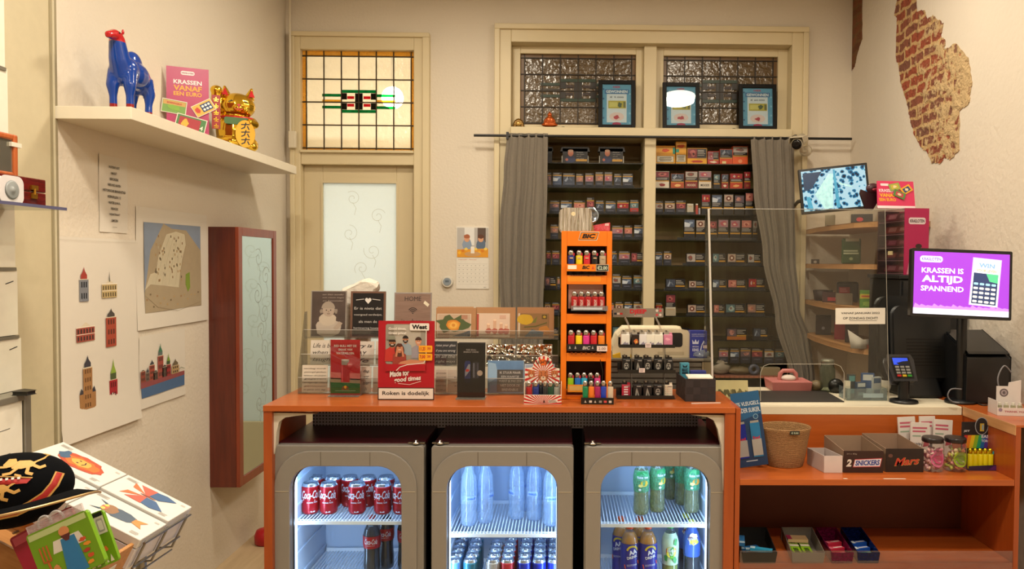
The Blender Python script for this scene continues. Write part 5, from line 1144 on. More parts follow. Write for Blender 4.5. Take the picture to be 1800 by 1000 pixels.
def fridge(px0,px1,wx0,wx1,shelves,label,leds):
 a,c=at(px0,850,YF0).x,at(px1,850,YF0).x;W_=c-a;cx=(a+c)/2
 t=thing('display_fridge',label,'fridge',(cx,YF0,0),group='small glass door fridges under the counter')
 D_=.46;hw=W_/2;zb=.02
 w0,w1=at(wx0,850,YF0).x-cx,at(wx1,850,YF0).x-cx;wt=at((wx0+wx1)/2,819,YF0).z;wb=.16
 dt_=.055
 b=MB();b.box(-hw+.004,-hw+.03,dt_,D_,zb,ZFT-.008,dmar);b.box(hw-.03,hw-.004,dt_,D_,zb,ZFT-.008,dmar);b.box(-hw+.03,hw-.03,D_-.02,D_,zb,ZFT-.008,dmar)
 b.box(-hw+.004,hw-.004,dt_-.02,D_,ZFT-.008,ZFT+.004,maroon);b.box(-hw+.03,hw-.03,dt_,D_-.02,zb,.14,dmar);b.build('cabinet',t,bevel=.002)
 b=MB();i0,i1=w0-.012,w1+.012;it=wt+.012;bk=D_-.03
 i0=max(i0,-hw+.031);i1=min(i1,hw-.031)
 b.add([(i0,dt_,.145),(i0,bk,.145),(i0,bk,it),(i0,dt_,it)],[(0,1,2,3)],liner);b.add([(i1,dt_,.145),(i1,bk,.145),(i1,bk,it),(i1,dt_,it)],[(0,3,2,1)],liner)
 b.rect(i0,i1,.145,it,bk,liner);b.add([(i0,dt_,it),(i1,dt_,it),(i1,bk,it),(i0,bk,it)],[(0,1,2,3)],liner);b.add([(i0,dt_,.145),(i1,dt_,.145),(i1,bk,.145),(i0,bk,.145)],[(0,1,2,3)],liner)
 for s_ in(i0,i1):
  for k in range(5):
   zz=it-.10-.09*k;sg_=1 if s_==i0 else-1;b.box(min(s_,s_+sg_*.006),max(s_,s_+sg_*.006),dt_+.02,bk-.01,zz,zz+.008,liner)
 ln=b.build('liner',t)
 r_=.085;o_=[(-hw,hw)]
 inner=rr_pts(w0,w1,wb,wt,r_,8);arch=rr_pts(w0-.055,w1+.055,wb-.06,wt+.055,.13,8);arch=[(max(-hw+.002,min(hw-.002,p[0])),min(p[1],ZFT-.012))for p in arch]
 outer=rr_pts(-hw,hw,zb+.01,ZFT,.012,8)
 b=MB();ring(b,outer,inner,.0,.05,taupe);dr=b.build('door',t,bevel=.004)
 b=MB();ring(b,arch,[(p[0]*1.0,p[1])for p in inner],-.007,.001,taupe2);b.build('arch_trim',dr,bevel=.003)
 zsm=at(600,863,YF0).z
 for x0,x1 in((w0-.05,w0-.003),(w1+.003,w1+.05)):
  b=MB();b.box(max(x0,-hw+.003),min(x1,hw-.003),-.0082,-.007,zsm-.0008,zsm+.0008,mat('#b5aa94',.4));b.build('seam',dr)
 for fx in(.28,.72):
  xx=w0+(w1-w0)*fx;b=MB();b.box(xx-.0006,xx+.0006,-.0082,-.007,wt+.003,wt+.052,seam);b.build('seam',dr)
 b=MB();pts=rr_pts(w0+.001,w1-.001,wb+.001,wt-.001,r_,8);b.poly(pts,.030,glass('#eef6fa',.55,.01));b.build('pane',dr)
 b=MB();ring(b,[(p[0],p[1])for p in inner],[((p[0]-(w0+w1)/2)*.985+(w0+w1)/2,(p[1]-(wb+wt)/2)*.992+(wb+wt)/2)for p in inner],.026,.034,mat('#30343c',.4));b.build('gasket',dr)
 for hx in leds[1]:
  b=MB();b.M=T((hx*(hw-.03),.012,ZFT+.0045));b.lathe([(.014,0),(.014,.006),(.006,.008),(.006,.014)],0,0,0,chrome,16);b.box(-.03,.03,.004,.02,0,.003,chrome);b.build('hinge',t)
 sh=[]
 for zz in shelves:
  b=MB();f0,f1=dt_+.025,bk-.006;n=int((i1-i0-.012)/.0125)
  for k in range(n+1):
   x=i0+.008+(i1-i0-.016)*k/n;b.box(x-.0016,x+.0016,f0,f1,zz-.003,zz,wirem)
  b.box(i0+.005,i1-.005,f0-.004,f0,zz-.014,zz-.001,wirem);b.box(i0+.005,i1-.005,f0+.02,f0+.0235,zz-.006,zz-.003,wirem)
  b.box(i0+.005,i1-.005,f1-.004,f1,zz-.003,zz+.012,wirem);b.box(i0+.002,i0+.006,f0,f1,zz-.006,zz-.001,wirem);b.box(i1-.006,i1-.002,f0,f1,zz-.006,zz-.001,wirem)
  b.build('wire_shelf',t);sh.append(zz)
 for s_ in leds[0]:
  xx=(i0+.012)if s_<0 else(i1-.012)
  b=MB();b.box(xx-.004,xx+.004,dt_-.002,dt_+.004,.2,it-.03,mat('#dfeaff',.4,emit=3.5,noise=0));b.build('led_strip',t)
  ld=bpy.data.lights.new('fridge_led','AREA');ld.shape='RECTANGLE';ld.size=.02;ld.size_y=it-.25;ld.energy=1.3;ld.color=(.48,.70,1.0)
  lo=bpy.data.objects.new('fridge_led',ld);COL.objects.link(lo);lo.parent=t;lo.location=(xx-s_*.008,dt_+.008,(.2+it)/2);d_=Vector((-s_*.85,.7,0));lo.rotation_euler=d_.to_track_quat('-Z','Y').to_euler()
  ld.spread=PI
 ld=bpy.data.lights.new('fridge_top_light','AREA');ld.shape='RECTANGLE';ld.size=(i1-i0)*.9;ld.size_y=.04;ld.energy=.8;ld.color=(.48,.70,1.0)
 lo=bpy.data.objects.new('fridge_top_light',ld);COL.objects.link(lo);lo.parent=t;lo.location=((i0+i1)/2,dt_+.03,it-.006);lo.rotation_euler=(.35,0,0)
 return t,cx
fs1=H-.954;fs1b=H-1.20;fs2=H-1.0;fs2b=H-1.243;fs3=H-.962;fs3b=H-1.226
fridge(482,745,510,706,[fs1,fs1b],'left display fridge with rows of red cola cans',((-1,),(1,)))
fridge(758,1008,786,980,[fs2,fs2b],'middle display fridge with clear water bottles above slim cans',((-1,1),(-1,)))
fridge(1027,1276,1056,1248,[fs3,fs3b],'right display fridge with iced tea and orange sports drink bottles',((1,),(-1,)))
# ---- cans and bottles
alu=mat('#c4ccd6',.22,.9,noise=.02)
def can(name,label,cat,R_,H2,side,paint=None,group=None):
 t=thing(name,label,cat,(0,0,0),group=group)
 b=MB();k=R_
 b.lathe([(k*.80,0),(k*.86,.003),(k*.99,.010),(k,.014),(k,H2-.016),(k*.97,H2-.010)],0,0,0,mat(side,.28,.35),28)
 b.warp=cylwarp(k)
 if paint:paint(b,k,H2)
 b.build('can_body',t)
 b=MB();b.lathe([(k*.97,H2-.010),(k*.84,H2-.002),(k*.84,H2),(k*.80,H2),(k*.78,H2-.004),(.001,H2-.004)],0,0,0,alu,28,cap=False);b.ell((0,-k*.15,H2-.0025),(k*.3,k*.42,.0012),alu,10,4);b.build('lid',t)
 return t
wht=mat('#d8dce2',.4)
def coke(b,k,h_):
 b.text('Coca-Cola',-.004,h_*.66,-.0006,wht,w=.072,h=h_*.27,bold=.015,shear=.35,rot=.0)
 b.stroke([(-.034,h_*.49),(-.01,h_*.50),(.01,h_*.465),(.034,h_*.485)],.003,-.0006,wht);b.text('ORIGINAL TASTE',0,h_*.40,-.0006,wht,w=.04,h=.005,bold=.03);b.rect(-.006,.01,h_*.08,h_*.12,-.0006,wht)
cp0=can('cola_can','','can',.033,.115,'#a8141e',coke,'red cola cans in the left fridge')
first=True
cans=[(546,2.80,.5,'front row, first from left'),(578,2.80,.15,'front row, second from left'),(628,2.80,.1,'front row, third from left'),(673,2.80,.1,'front row, fourth from left'),(706,2.80,-.3,'front row, rightmost half behind the door frame'),
  (555,2.885,.2,'back row, first from left'),(586,2.885,-.4,'back row, second from left'),(615,2.885,.3,'back row, third from left'),(647,2.885,-.1,'back row, fourth from left'),(679,2.885,.2,'back row, fifth from left')]
for px,Y,rz,pos in cans:
 p=at(px,880,Y);o=cp0 if first else dup(cp0);first=False
 o.location=(p.x,Y,fs1+.0005);o.rotation_euler=(0,0,rz);o['label']='red cola can in the left fridge, '+pos
def bottle(name,label,cat,R_,H2,liquid,fill,cap,labband,paint,waist=.9,shell='#eef4f4',tall=False,group=None,capr=.0145):
 """clear plastic bottle: shell, liquid, label band (z0, z1, colour), screw cap"""
 t=thing(name,label,cat,(0,0,0),group=group)
 k=R_;h=H2
 prof=[(k*.72,0),(k*.95,.006),(k,.02),(k*.98,h*.22),(k*waist,h*.36),(k*waist,h*.46),(k,h*.56),(k,h*.70),(k*.86,h*.79),(k*.5,h*.885),(.0125,h*.925),(.0125,h*.94)]
 if tall:prof=[(k*.75,0),(k*.96,.008),(k,.02),(k*.95,h*.10),(k,h*.14),(k*.94,h*.20),(k,h*.25),(k,h*.62),(k*.9,h*.75),(k*.5,h*.88),(.0125,h*.93),(.0125,h*.945)]
 b=MB();b.lathe(prof,0,0,0,glass(shell,2.2 if not liquid else 1.2,.05,.2 if not liquid else.05,'#c8dcf0'),26);b.build('bottle_shell',t)
 if liquid:
  lq=[(r*.955,max(z,.0015))for r,z in prof if z<=h*fill];b=MB();b.lathe(lq,0,0,0,liquid,24);b.build('liquid',t)
 if labband:
  z0,z1,colr=labband
  rr=[(r,z)for r,z in prof]
  def rad(z):
   for(r0_,za),(r1_,zb_)in zip(rr,rr[1:]):
    if za<=z<=zb_:return r0_+(r1_-r0_)*(z-za)/max(zb_-za,1e-6)
   return k
  pf=[(rad(z0*h+(z1-z0)*h*i/6)+.0008,z0*h+(z1-z0)*h*i/6)for i in range(7)]
  b=MB();b.lathe(pf,0,0,0,colr,26,cap=False);b.warp=cylwarp(k+.0012)
  paint(b,k,h);b.build('sleeve',t)
 b=MB();b.lathe([(capr*.97,0),(capr,.001),(capr,.014),(capr*.9,.016)],0,0,h*.935,mat(cap,.4),20);b.build('screw_cap',t)
 return t
def colalab(b,k,h_):b.text('Coca-Cola',0,h_*.62,-.0004,wht,w=k*1.5,h=h_*.085,shear=.35,bold=.01);b.text('ORIGINAL TASTE',0,h_*.555,-.0004,wht,w=k*.9,h=h_*.012)
cola=mat('#140b0a',.12,noise=.05)
p0=bottle('cola_bottle','dark cola bottle with red label on the lower shelf of the left fridge, front','bottle',.033,.232,cola,.90,'#a8141e',(.50,.70,mat('#a3141e',.35)),colalab,group='cola bottles in the left fridge')
p=at(654,950,2.80);p0.location=(p.x,2.80,fs1b+.0005);p0.rotation_euler.z=.1
o=dup(p0,label='dark cola bottle behind the front one in the left fridge');p=at(678,950,2.88);o.location=(p.x,2.88,fs1b+.0005)
o=dup(p0,label='dark cola bottle at the right edge of the left fridge, mostly behind the frame');p=at(712,950,2.84);o.location=(p.x,2.86,fs1b+.0005)
def water(b,k,h_):b.rect(-.020,.020,h_*.40,h_*.47,0,mat('#d4e2f4',.4));b.text('CHAUD',0,h_*.435,-.0005,mat('#2c5cb0'),w=.036,h=.008,bold=.03)
w0_=bottle('water_bottle','','bottle',.0305,.245,None,0,'#7ca4d8',(.40,.48,glass('#e6f0fa',.8,.1,.2,'#c8daf0')),water,shell='#e4eefa',tall=True,group='clear water bottles in the middle fridge')
for i,(px,Y,rz,lb)in enumerate(((824,2.80,.5,'leftmost water bottle standing in front'),(853,2.83,1.2,'second water bottle from left'),(908,2.87,-.9,'third water bottle from left, right of the gap'),(939,2.86,-.2,'fourth water bottle from left'),(969,2.80,.2,'rightmost water bottle'),(845,2.96,0,'water bottle at the back behind the left pair'),(925,2.97,.4,'water bottle at the back behind the right group'))):
 o=w0_ if i==0 else dup(w0_);p=at(px,880,Y);o.location=(p.x,Y,fs2+.0005);o.rotation_euler=(0,0,rz);o['label']=lb+' in the middle fridge'
def rb(c2,c3):
 def f(b,k,h_):
  b.poly([(-.02,h_*.5),(.02,h_*.62),(.02,h_*.9),(-.02,h_*.9)],-.0004,mat(c2,.3,.4));b.poly([(-.02,h_*.1),(.02,h_*.1),(.02,h_*.55),(-.02,h_*.42)],-.0004,mat(c3,.3,.4));b.blob(.0,h_*.6,.008,.008,-.0008,mat('#b82c28',.4),.3);b.text('Red Bull',0,h_*.45,-.0008,mat('#c02428'),w=.03,h=.009,bold=.03)
 return f
cols=[(798,'#5c8cc0','#c8a88c','#3c6cae','light blue'),(827,'#2c6c80','#4c98a4','#2c5c80','teal'),(867,'#a8a49c','#c87c5c','#c0b8b0','silver'),(892,'#b02c34','#c43c3c','#9c2430','red'),(922,'#1c2c94','#24389c','#c0c4cc','blue and silver'),(948,'#1c2c94','#1c2c8c','#d8c8c0','dark blue'),(974,'#1c2c94','#2438a8','#b8bcd0','royal blue')]
for ci,(px,side,c2,c3,nm)in enumerate(cols):
 c0=can('slim_can','','can',.0265,.135,side,rb(c2,c3),'slim energy drink cans in the middle fridge')
 n=5 if ci!=2 else 4
 p=at(px,985,2.745)
 for k in range(n):
  o=c0 if k==0 else dup(c0);o.location=(p.x+R.uniform(-.001,.001),2.745+.0555*k,fs2b+.0005);o.rotation_euler=(0,0,R.uniform(-.5,.5))
  o['label']='slim %s can, %s from the front in its column, middle fridge'%(nm,ORD[k])
ytea=glass('#e0dca8',.5,.1,.30,'#c4bc80');gtea=glass('#b8c080',.6,.1,.2,'#9ca86a');
def fuze(fr):
 def f(b,k,h_):
  b.blob(0,h_*.73,k*.8,h_*.07,0,mat('#2f9a58',.4),.15);b.text('fuze tea',0,h_*.69,-.0006,wht,w=k*1.5,h=h_*.05,bold=.03);b.disc(.006,h_*.58,k*.5,h_*.055,-.0003,mat(fr,.4));b.blob(-.01,h_*.54,k*.3,h_*.03,-.0005,mat('#e8d87c',.4),.2);b.disc(-.012,h_*.47,.005,.005,-.0006,mat('#e6ece6',.4))
 return f
f1=bottle('iced_tea_bottle','fuze'[:0],'bottle',.0305,.215,ytea,.86,'#a8c83c',(.42,.80,glass('#c0ecd0',.5,.2,.40,'#7cd0a0')),fuze('#d8b028'),.93,group='iced tea bottles on the upper shelf of the right fridge')
f2=bottle('iced_tea_bottle','','bottle',.0305,.215,ytea,.86,'#d8b83c',(.42,.80,glass('#c0ecd0',.5,.2,.40,'#6cc498')),fuze('#e0902c'),.93,group='iced tea bottles on the upper shelf of the right fridge')
for o,px,Y,rz,lb in((f1,1127,2.815,.1,'iced tea bottle with lime green cap, leftmost on the upper shelf of the right fridge'),(dup(f1),1155,2.845,.6,'iced tea bottle second from left on the upper shelf of the right fridge'),(dup(f2),1179,3.00,.3,'amber iced tea bottle at the back of the right fridge'),(dup(f2),1199,2.93,.9,'iced tea bottle half hidden behind the orange labelled one'),(f2,1216,2.84,.2,'iced tea bottle with an orange fruit label, rightmost on the upper shelf')):
 p=at(px,880,Y);o.location=(p.x,Y,fs3+.0005);o.rotation_euler=(0,0,rz);o['label']=lb
oran=mat('#c8801c',.15,noise=.05);
def aa(b,k,h_):
 pts=[(k*.62*math.cos(a)+.003,h_*.60+k*.62*math.sin(a))for a in[PI*i/10 for i in range(1,10)]];b.stroke(pts,.007,-.0004,mat('#c8b42c',.4));b.text('AA',.004,h_*.60,-.0008,wht,w=k*.9,h=h_*.075,bold=.04,rot=.25);b.text('DRINK',.002,h_*.52,-.0008,wht,w=k*1.2,h=h_*.045,bold=.03,rot=.25)
 b.M=T((0,0,0));b.stroke([(-k*.7,h_*.36),(k*.8,h_*.42)],.015,-.0006,mat('#d85a1c',.4));b.text('ISOTONE',.001,h_*.39,-.001,wht,w=k*1.1,h=h_*.03,rot=.1)
a1=bottle('sports_drink_bottle','','bottle',.035,.235,oran,.90,'#d8541c',(.04,.72,mat('#2a2c90',.35)),aa,.97,group='orange sports drink bottles in the right fridge')
for i,(px,Y,lb)in enumerate(((1107,2.78,'left front sports drink bottle with orange liquid and blue sleeve'),(1139,2.78,'right front sports drink bottle with orange liquid and blue sleeve'),(1092,2.86,'sports drink bottle behind the left front one'),(1124,2.86,'sports drink bottle behind the right front one'))):
 o=a1 if i==0 else dup(a1);p=at(px,950,Y);o.location=(p.x,Y,fs3b+.0005);o.rotation_euler=(0,0,.15 if i<2 else-.5);o['label']=lb+' in the right fridge'
def lip(b,k,h_):
 for i in range(7):b.blob(R.uniform(-k*.8,k*.8),h_*R.uniform(.45,.8),.008,.012,-.0002,mat(R.choice(['#4ca83c','#d8e0c8','#3c9444'])),.3)
 b.disc(0,h_*.58,k*.62,h_*.09,-.0005,mat('#d8c83c',.4));b.rrect(-k*.6,k*.6,h_*.56,h_*.64,.004,-.0008,mat('#a8202c',.4));b.text('Lipton',0,h_*.60,-.0011,wht,w=k*.95,h=h_*.04,bold=.02)
l1=bottle('green_tea_bottle','green tea bottle with green cap and yellow label in the right fridge','bottle',.0325,.235,mat('#8a8c2c',.15),.5,'#2c9c3c',(.36,.86,mat('#b4ccb0',.3)),lip,.93)
p=at(1178,950,2.79);l1.location=(p.x,2.79,fs3b+.0005)
def lipb(b,k,h_):
 b.rect(-k,k,h_*.5,h_*.62,-.0002,mat('#2450a8',.4));b.blob(0,h_*.74,k*.6,h_*.1,-.0005,mat('#d8d8c8',.4),.2);b.blob(.004,h_*.70,k*.5,h_*.05,-.0007,mat('#c8b83c',.4),.2);b.rrect(-k*.55,k*.55,h_*.72,h_*.78,.004,-.0009,mat('#6c2430',.4));b.text('Lipton',0,h_*.75,-.0012,wht,w=k*.9,h=h_*.035,bold=.02)
l2=bottle('iced_tea_bottle','dark iced tea bottle with blue sleeve at the right side of the right fridge','bottle',.0325,.240,mat('#1c100c',.12),.92,'#c8c43c',(.45,.90,mat('#3c5ca8',.3)),lipb,.96)
p=at(1216,950,2.81);l2.location=(p.x,2.81,fs3b+.0005)
o=dup(l2,label='dark iced tea bottle partly hidden behind the blue sleeved one');p=at(1206,950,2.89);o.location=(p.x,2.89,fs3b+.0005)
# ============================================================ RIGHT SIDE: brick patches, corner shelves, desk, shelf unit
def brickmat(lo=.44,hi=.52,c1='#a04c30',c2='#7c5240',cm='#c8a470'):
 m,nt,b_,out=_new('exposed_brick');tc=nt.nodes.new('ShaderNodeTexCoord');sp=nt.nodes.new('ShaderNodeSeparateXYZ');nt.links.new(tc.outputs['Object'],sp.inputs[0])
 n0=nt.nodes.new('ShaderNodeTexNoise');n0.inputs['Scale'].default_value=14;n0.inputs['Detail'].default_value=4;nt.links.new(tc.outputs['Object'],n0.inputs[0])
 cb=nt.nodes.new('ShaderNodeCombineXYZ')
 for i,ax in enumerate((1,2)):
  q=nt.nodes.new('ShaderNodeMath');q.operation='MULTIPLY_ADD';q.inputs[1].default_value=.05;nt.links.new(n0.outputs['Fac'],q.inputs[0]);nt.links.new(sp.outputs[ax],q.inputs[2]);nt.links.new(q.outputs[0],cb.inputs[i])
 br=nt.nodes.new('ShaderNodeTexBrick');br.inputs['Scale'].default_value=1.0;br.inputs['Brick Width'].default_value=.15;br.inputs['Row Height'].default_value=.058;br.inputs['Mortar Size'].default_value=.010;br.inputs['Mortar Smooth'].default_value=.3;br.inputs['Bias'].default_value=0
 br.inputs['Color1'].default_value=lin(c1);br.inputs['Color2'].default_value=lin(c2);br.inputs['Mortar'].default_value=lin(cm);nt.links.new(cb.outputs[0],br.inputs['Vector'])
 n1=nt.nodes.new('ShaderNodeTexNoise');n1.inputs['Scale'].default_value=16;n1.inputs['Detail'].default_value=5;n1.inputs['Roughness'].default_value=.65;nt.links.new(tc.outputs['Object'],n1.inputs[0])
 ad=nt.nodes.new('ShaderNodeMath');ad.operation='MULTIPLY_ADD';ad.inputs[1].default_value=-.40;nt.links.new(sp.outputs[1],ad.inputs[0]);ad.inputs[2].default_value=-.07
 ad2=nt.nodes.new('ShaderNodeMath');ad2.operation='ADD';nt.links.new(ad.outputs[0],ad2.inputs[0]);nt.links.new(n1.outputs['Fac'],ad2.inputs[1])
 rp=nt.nodes.new('ShaderNodeValToRGB');rp.color_ramp.elements[0].position=lo;rp.color_ramp.elements[1].position=hi;nt.links.new(ad2.outputs[0],rp.inputs[0])
 mx=nt.nodes.new('ShaderNodeMix');mx.data_type='RGBA';nt.links.new(rp.outputs[0],mx.inputs[0]);nt.links.new(br.outputs['Color'],mx.inputs[6]);mx.inputs[7].default_value=lin('#cdb082')
 nt.links.new(mx.outputs[2],b_.inputs['Base Color']);b_.inputs['Roughness'].default_value=.9
 bp=nt.nodes.new('ShaderNodeBump');bp.inputs['Strength'].default_value=1;bp.inputs['Distance'].default_value=.05;nt.links.new(n1.outputs['Fac'],bp.inputs['Height']);nt.links.new(bp.outputs[0],b_.inputs['Normal'])
 return m
bkm=brickmat()
def patch(name,pts,label,bkm=bkm):
 q=[atx(px,py,XR)for px,py in pts];cy=sum(p.y for p in q)/len(q);cz_=sum(p.z for p in q)/len(q)
 g=random.Random(2);out=[]
 for i,p in enumerate(q):
  n=q[(i+1)%len(q)]
  for k in range(8):
   f=k/8;out.append((p.y+(n.y-p.y)*f+g.uniform(-.005,.005),p.z+(n.z-p.z)*f+g.uniform(-.005,.005)))
 out=[(min(a,YB-.003)-cy,min(c,CEIL-.003)-cz_)for a,c in out]
 b=MB();b.prism(out,-.004,-.0005,bkm,'yz');o=b.build(name,None,(XR,cy,cz_));o['label']=label;struct(o);return o
s3=lambda pts:[(1480+x*.3,y*.3)for x,y in pts]
patch('wall_brick_patch',s3([(330,-40),(435,-40),(440,70),(485,60),(500,110),(540,90),(595,140),(580,210),(610,240),(600,290),(670,255),(740,335),(765,480),(745,610),(690,650),(690,880),(640,935),(600,920),(585,955),(530,955),(500,890),(470,870),(425,790),(400,690),(385,600),(345,480),(335,380),(320,350),(325,100),(310,90)]),'large ragged patch of bare brick')
patch('wall_brick_strip',s3([(60,-60),(125,-60),(120,0),(120,230),(95,300),(75,390),(52,420),(42,350),(40,70)]),'narrow strip of bare brick in the corner',brickmat(.7,.8,'#8c5430','#6c4020','#7c5830'))
# ---- corner shelves on the right wall
pine=wood('#a87848','#c0905c',1,4,.5,0)
Zc=[H+.229,H+.006,H-.229,H-.447]
for k,z in enumerate(Zc):
 pts=[(0,0),(0,-1.05),(-.19,-1.05),(-.27,-1.0),(-.33,-.88),(-.345,-.6),(-.335,-.3),(-.30,-.02),(-.30,0)]
 b=MB();b.prism([(x,y)for x,y in pts],-.028,0,pine,'xy');o=b.build('corner_shelf',None,(XR-.001,YB-.04,z),bevel=.002)
 tag(o,['topmost rounded pine shelf on the right wall under the cctv monitor','second rounded pine shelf from the top on the right wall','third rounded pine shelf from the top on the right wall','lowest rounded pine shelf on the right wall'][k],'shelf','rounded pine shelves on the right wall')
def sitem(px,pyt,pyb,wpx,k,X=None,nm='carton',label='',cat='box',paint=None,col='#333',dep=.06,bev=.002):
 """box on corner shelf k, its front centre near pixel px"""
 z=Zc[k];d=ray(px,pyb);
 X=1.64 if X is None else X
 Y=d.y*X/d.x;W_,H_=wpx*Y/F,(pyb-pyt)*Y/F
 b=MB();b.box(-W_/2,W_/2,0,dep,0,H_,mat(col,.45))
 if paint:paint(b,W_,H_)
 o=b.build(nm,None,(X,Y,z+.0004),(0,0,-.35),bevel=bev);tag(o,label,cat);return o
sitem(1459,372,394,17,0,1.63,'cctv_power_adapter','small off-white plastic device on the topmost pine shelf','adapter',lambda b,W_,H_:b.rect(-W_*.3,W_*.3,H_*.1,H_*.16,-.0005,mat('#6c6458')),'#c4bca4')
sitem(1515,371,390,36,0,1.70,'carton','black box with a small red label on the topmost pine shelf','box',lambda b,W_,H_:b.disc(-W_*.1,H_*.5,W_*.16,H_*.2,-.0005,mat('#a82c3c')),'#1c181a')
def gp(b,W_,H_):
 b.rect(-W_*.3,W_*.4,H_*.88,H_*1.0,-.0006,mat('#b0b0a0'));b.text('DE ZORG',0,H_*.5,-.0006,mat('#c4ccb8'),w=W_*.8,h=H_*.07);b.text('ALTIJD VERS',0,H_*.38,-.0006,mat('#c4ccb8'),w=W_*.85,h=H_*.07);b.disc(0,H_*.2,W_*.1,W_*.08,-.0006,mat('#9cac84'))
gp2=lambda b,W_,H_:(b.rect(-W_*.3,W_*.4,H_*.88,H_*1.0,-.0006,mat('#b0b0a0')),b.lines(-W_*.4,W_*.4,H_*.36,H_*.56,2,-.0006,mat('#b4c0a4'),.6,.15),b.disc(0,H_*.2,W_*.1,W_*.08,-.0006,mat('#9cac84')))
sitem(1496,412,457,32,1,1.66,'green_pouch','green bag with pale lettering on the second pine shelf','bag',gp2,'#2c4c20',.05,.008)
sitem(1433,449,457,14,1,1.62,'photo_cube','tiny dark framed photo on the second pine shelf','photo frame',lambda b,W_,H_:b.disc(0,H_*.4,W_*.2,H_*.3,-.0005,mat('#a89c90')),'#3c2c20',.01)
b=MB();p=Vector((1.63,0,0));d=ray(1430,512);Y=d.y*1.63/d.x
b.lathe([(.045,0),(.052,.004),(.062,.065),(.058,.066),(.05,.01),(.001,.008)],0,0,0,mat('#2c1c22',.5),20,cap=False);tag(b.build('bowl',None,(1.66,4.70,Zc[2]+.001)),'dark brown bowl at the back end of the third pine shelf','bowl')
sitem(1457,508,526,22,2,1.62,'tobacco_pack','dark pack with a bright red stripe lying on the third pine shelf','pack',lambda b,W_,H_:b.rect(-W_*.1,W_*.5,H_*.15,H_*.5,-.0005,mat('#b02c3c')),'#3c141c',.05)
sitem(1484,511,531,28,2,1.61,'carton','plain grey beige box on the third pine shelf','box',None,'#6c6050',.07)
sitem(1490,474,510,36,2,1.74,'tobacco_bag','large dark brown bag with a red label on the third pine shelf','bag',lambda b,W_,H_:(b.rect(-W_*.4,W_*.1,H_*.45,H_*.75,-.0006,mat('#9c2434')),b.lines(-W_*.36,0,H_*.5,H_*.7,2,-.001,mat('#c08080'))),'#241418',.10,.012)
sitem(1524,506,538,24,2,1.60,'carton','green and yellow box at the near end of the third pine shelf','box',lambda b,W_,H_:(b.rect(-W_*.5,W_*.5,H_*.55,H_*.8,-.0005,mat('#b8a028')),b.text('LIPTON',0,H_*.67,-.0009,mat('#a8401c'),w=W_*.7,h=H_*.14)if False else b.lines(-W_*.4,W_*.4,H_*.6,H_*.75,1,-.0009,mat('#a8401c'),.6,0),b.blob(0,H_*.25,W_*.3,H_*.15,-.0005,mat('#7c9c3c'))),'#4c7a24',.06)
b=MB();b.lathe([(.03,0),(.035,.004),(.035,.13),(.02,.145),(.02,.16)],0,0,0,mat('#26361c',.3),18);tag(b.build('green_bottle',None,(1.70,3.98,Zc[2]+.001)),'dark green bottle behind the green and yellow box','bottle')
sitem(1447,548,582,26,3,1.66,'carton','dark brown carton at the back end of the lowest pine shelf','box',lambda b,W_,H_:b.disc(.0,H_*.35,.01,.01,-.0005,mat('#8c8c94')),'#281a18',.08)
sitem(1476,560,590,18,3,1.66,'carton','red carton on the lowest pine shelf','box',None,'#8c1c2c',.05)
sitem(1497,563,600,22,3,1.66,'carton','dark carton between the red carton and the white paper on the lowest pine shelf','box',lambda b,W_,H_:b.lines(-W_*.3,W_*.3,H_*.3,H_*.6,2,-.0005,mat('#5c4c4c')),'#2a1a1c',.07)
b=MB();b.add([(-.06,0,0),(.0,-.02,.0),(.06,0,.01),(-.075,.01,.10),(.0,-.01,.05),(.05,.01,.05)],[(0,1,4,3),(1,2,5,4)],mat('#b8b0a4',.6),True);o=b.build('paper_scrap',None,(1.60,3.92,Zc[3]+.001));o.modifiers.new('s','SOLIDIFY').thickness=.002;tag(o,'crumpled white paper at the near end of the lowest pine shelf','paper')
b=MB();b.box(-.05,.05,-.03,.03,0,.02,mat('#8c3424',.4));b.rect(-.04,.04,.005,.015,-.0305,mat('#3c5c8c'));tag(b.build('candy_packet',None,(1.68,3.92,Zc[3]+.001),(0,0,-.3)),'small flat red packet beside the crumpled paper','packet')
# ---- tall black cabinet, ticket tower, tent card
blk2=mat('#141415',.5);zbc=H-.045
t=thing('black_cabinet','tall plain black cabinet against the right wall carrying the magenta ticket tower','cabinet',(1.575,3.42,0))
b=MB();b.box(0,.31,.012,.36,0,zbc-.02,blk2);b.build('carcass',t,bevel=.004)
b=MB();b.box(-.01,.315,0,.365,zbc-.019,zbc,blk2);b.build('top',t,bevel=.003)
b=MB();b.box(.01,.30,0,.011,.08,zbc-.03,mat('#19191a',.4));b.build('door',t,bevel=.002)
YT=3.50;A_,B_,C2=at(1545,366,YT),at(1586,470,YT),at(1638,366,YT-.03)
t=thing('ticket_tower','magenta scratch ticket dispenser tower with clear compartments on the black cabinet','dispenser',(B_.x,YT-.02,zbc+.0005),rot=(0,0,.10))
hT=A_.z-zbc;wR=(C2.x-B_.x);wL=B_.x-A_.x
mag=mat('#a81650',.4)
b=MB();b.box(0,wR,0,.006,0,hT,mag);b.box(wR-.006,wR,.0061,.25,0,hT,mag)
b.rrect(wR*.15,wR*.85,hT*.76,hT*.86,hT*.03,-.0006,mat('#d8c8cc'));b.text('KRASLOTEN',wR*.5,hT*.81,-.001,mat('#3a2028'),w=wR*.6,h=hT*.05,bold=.03)
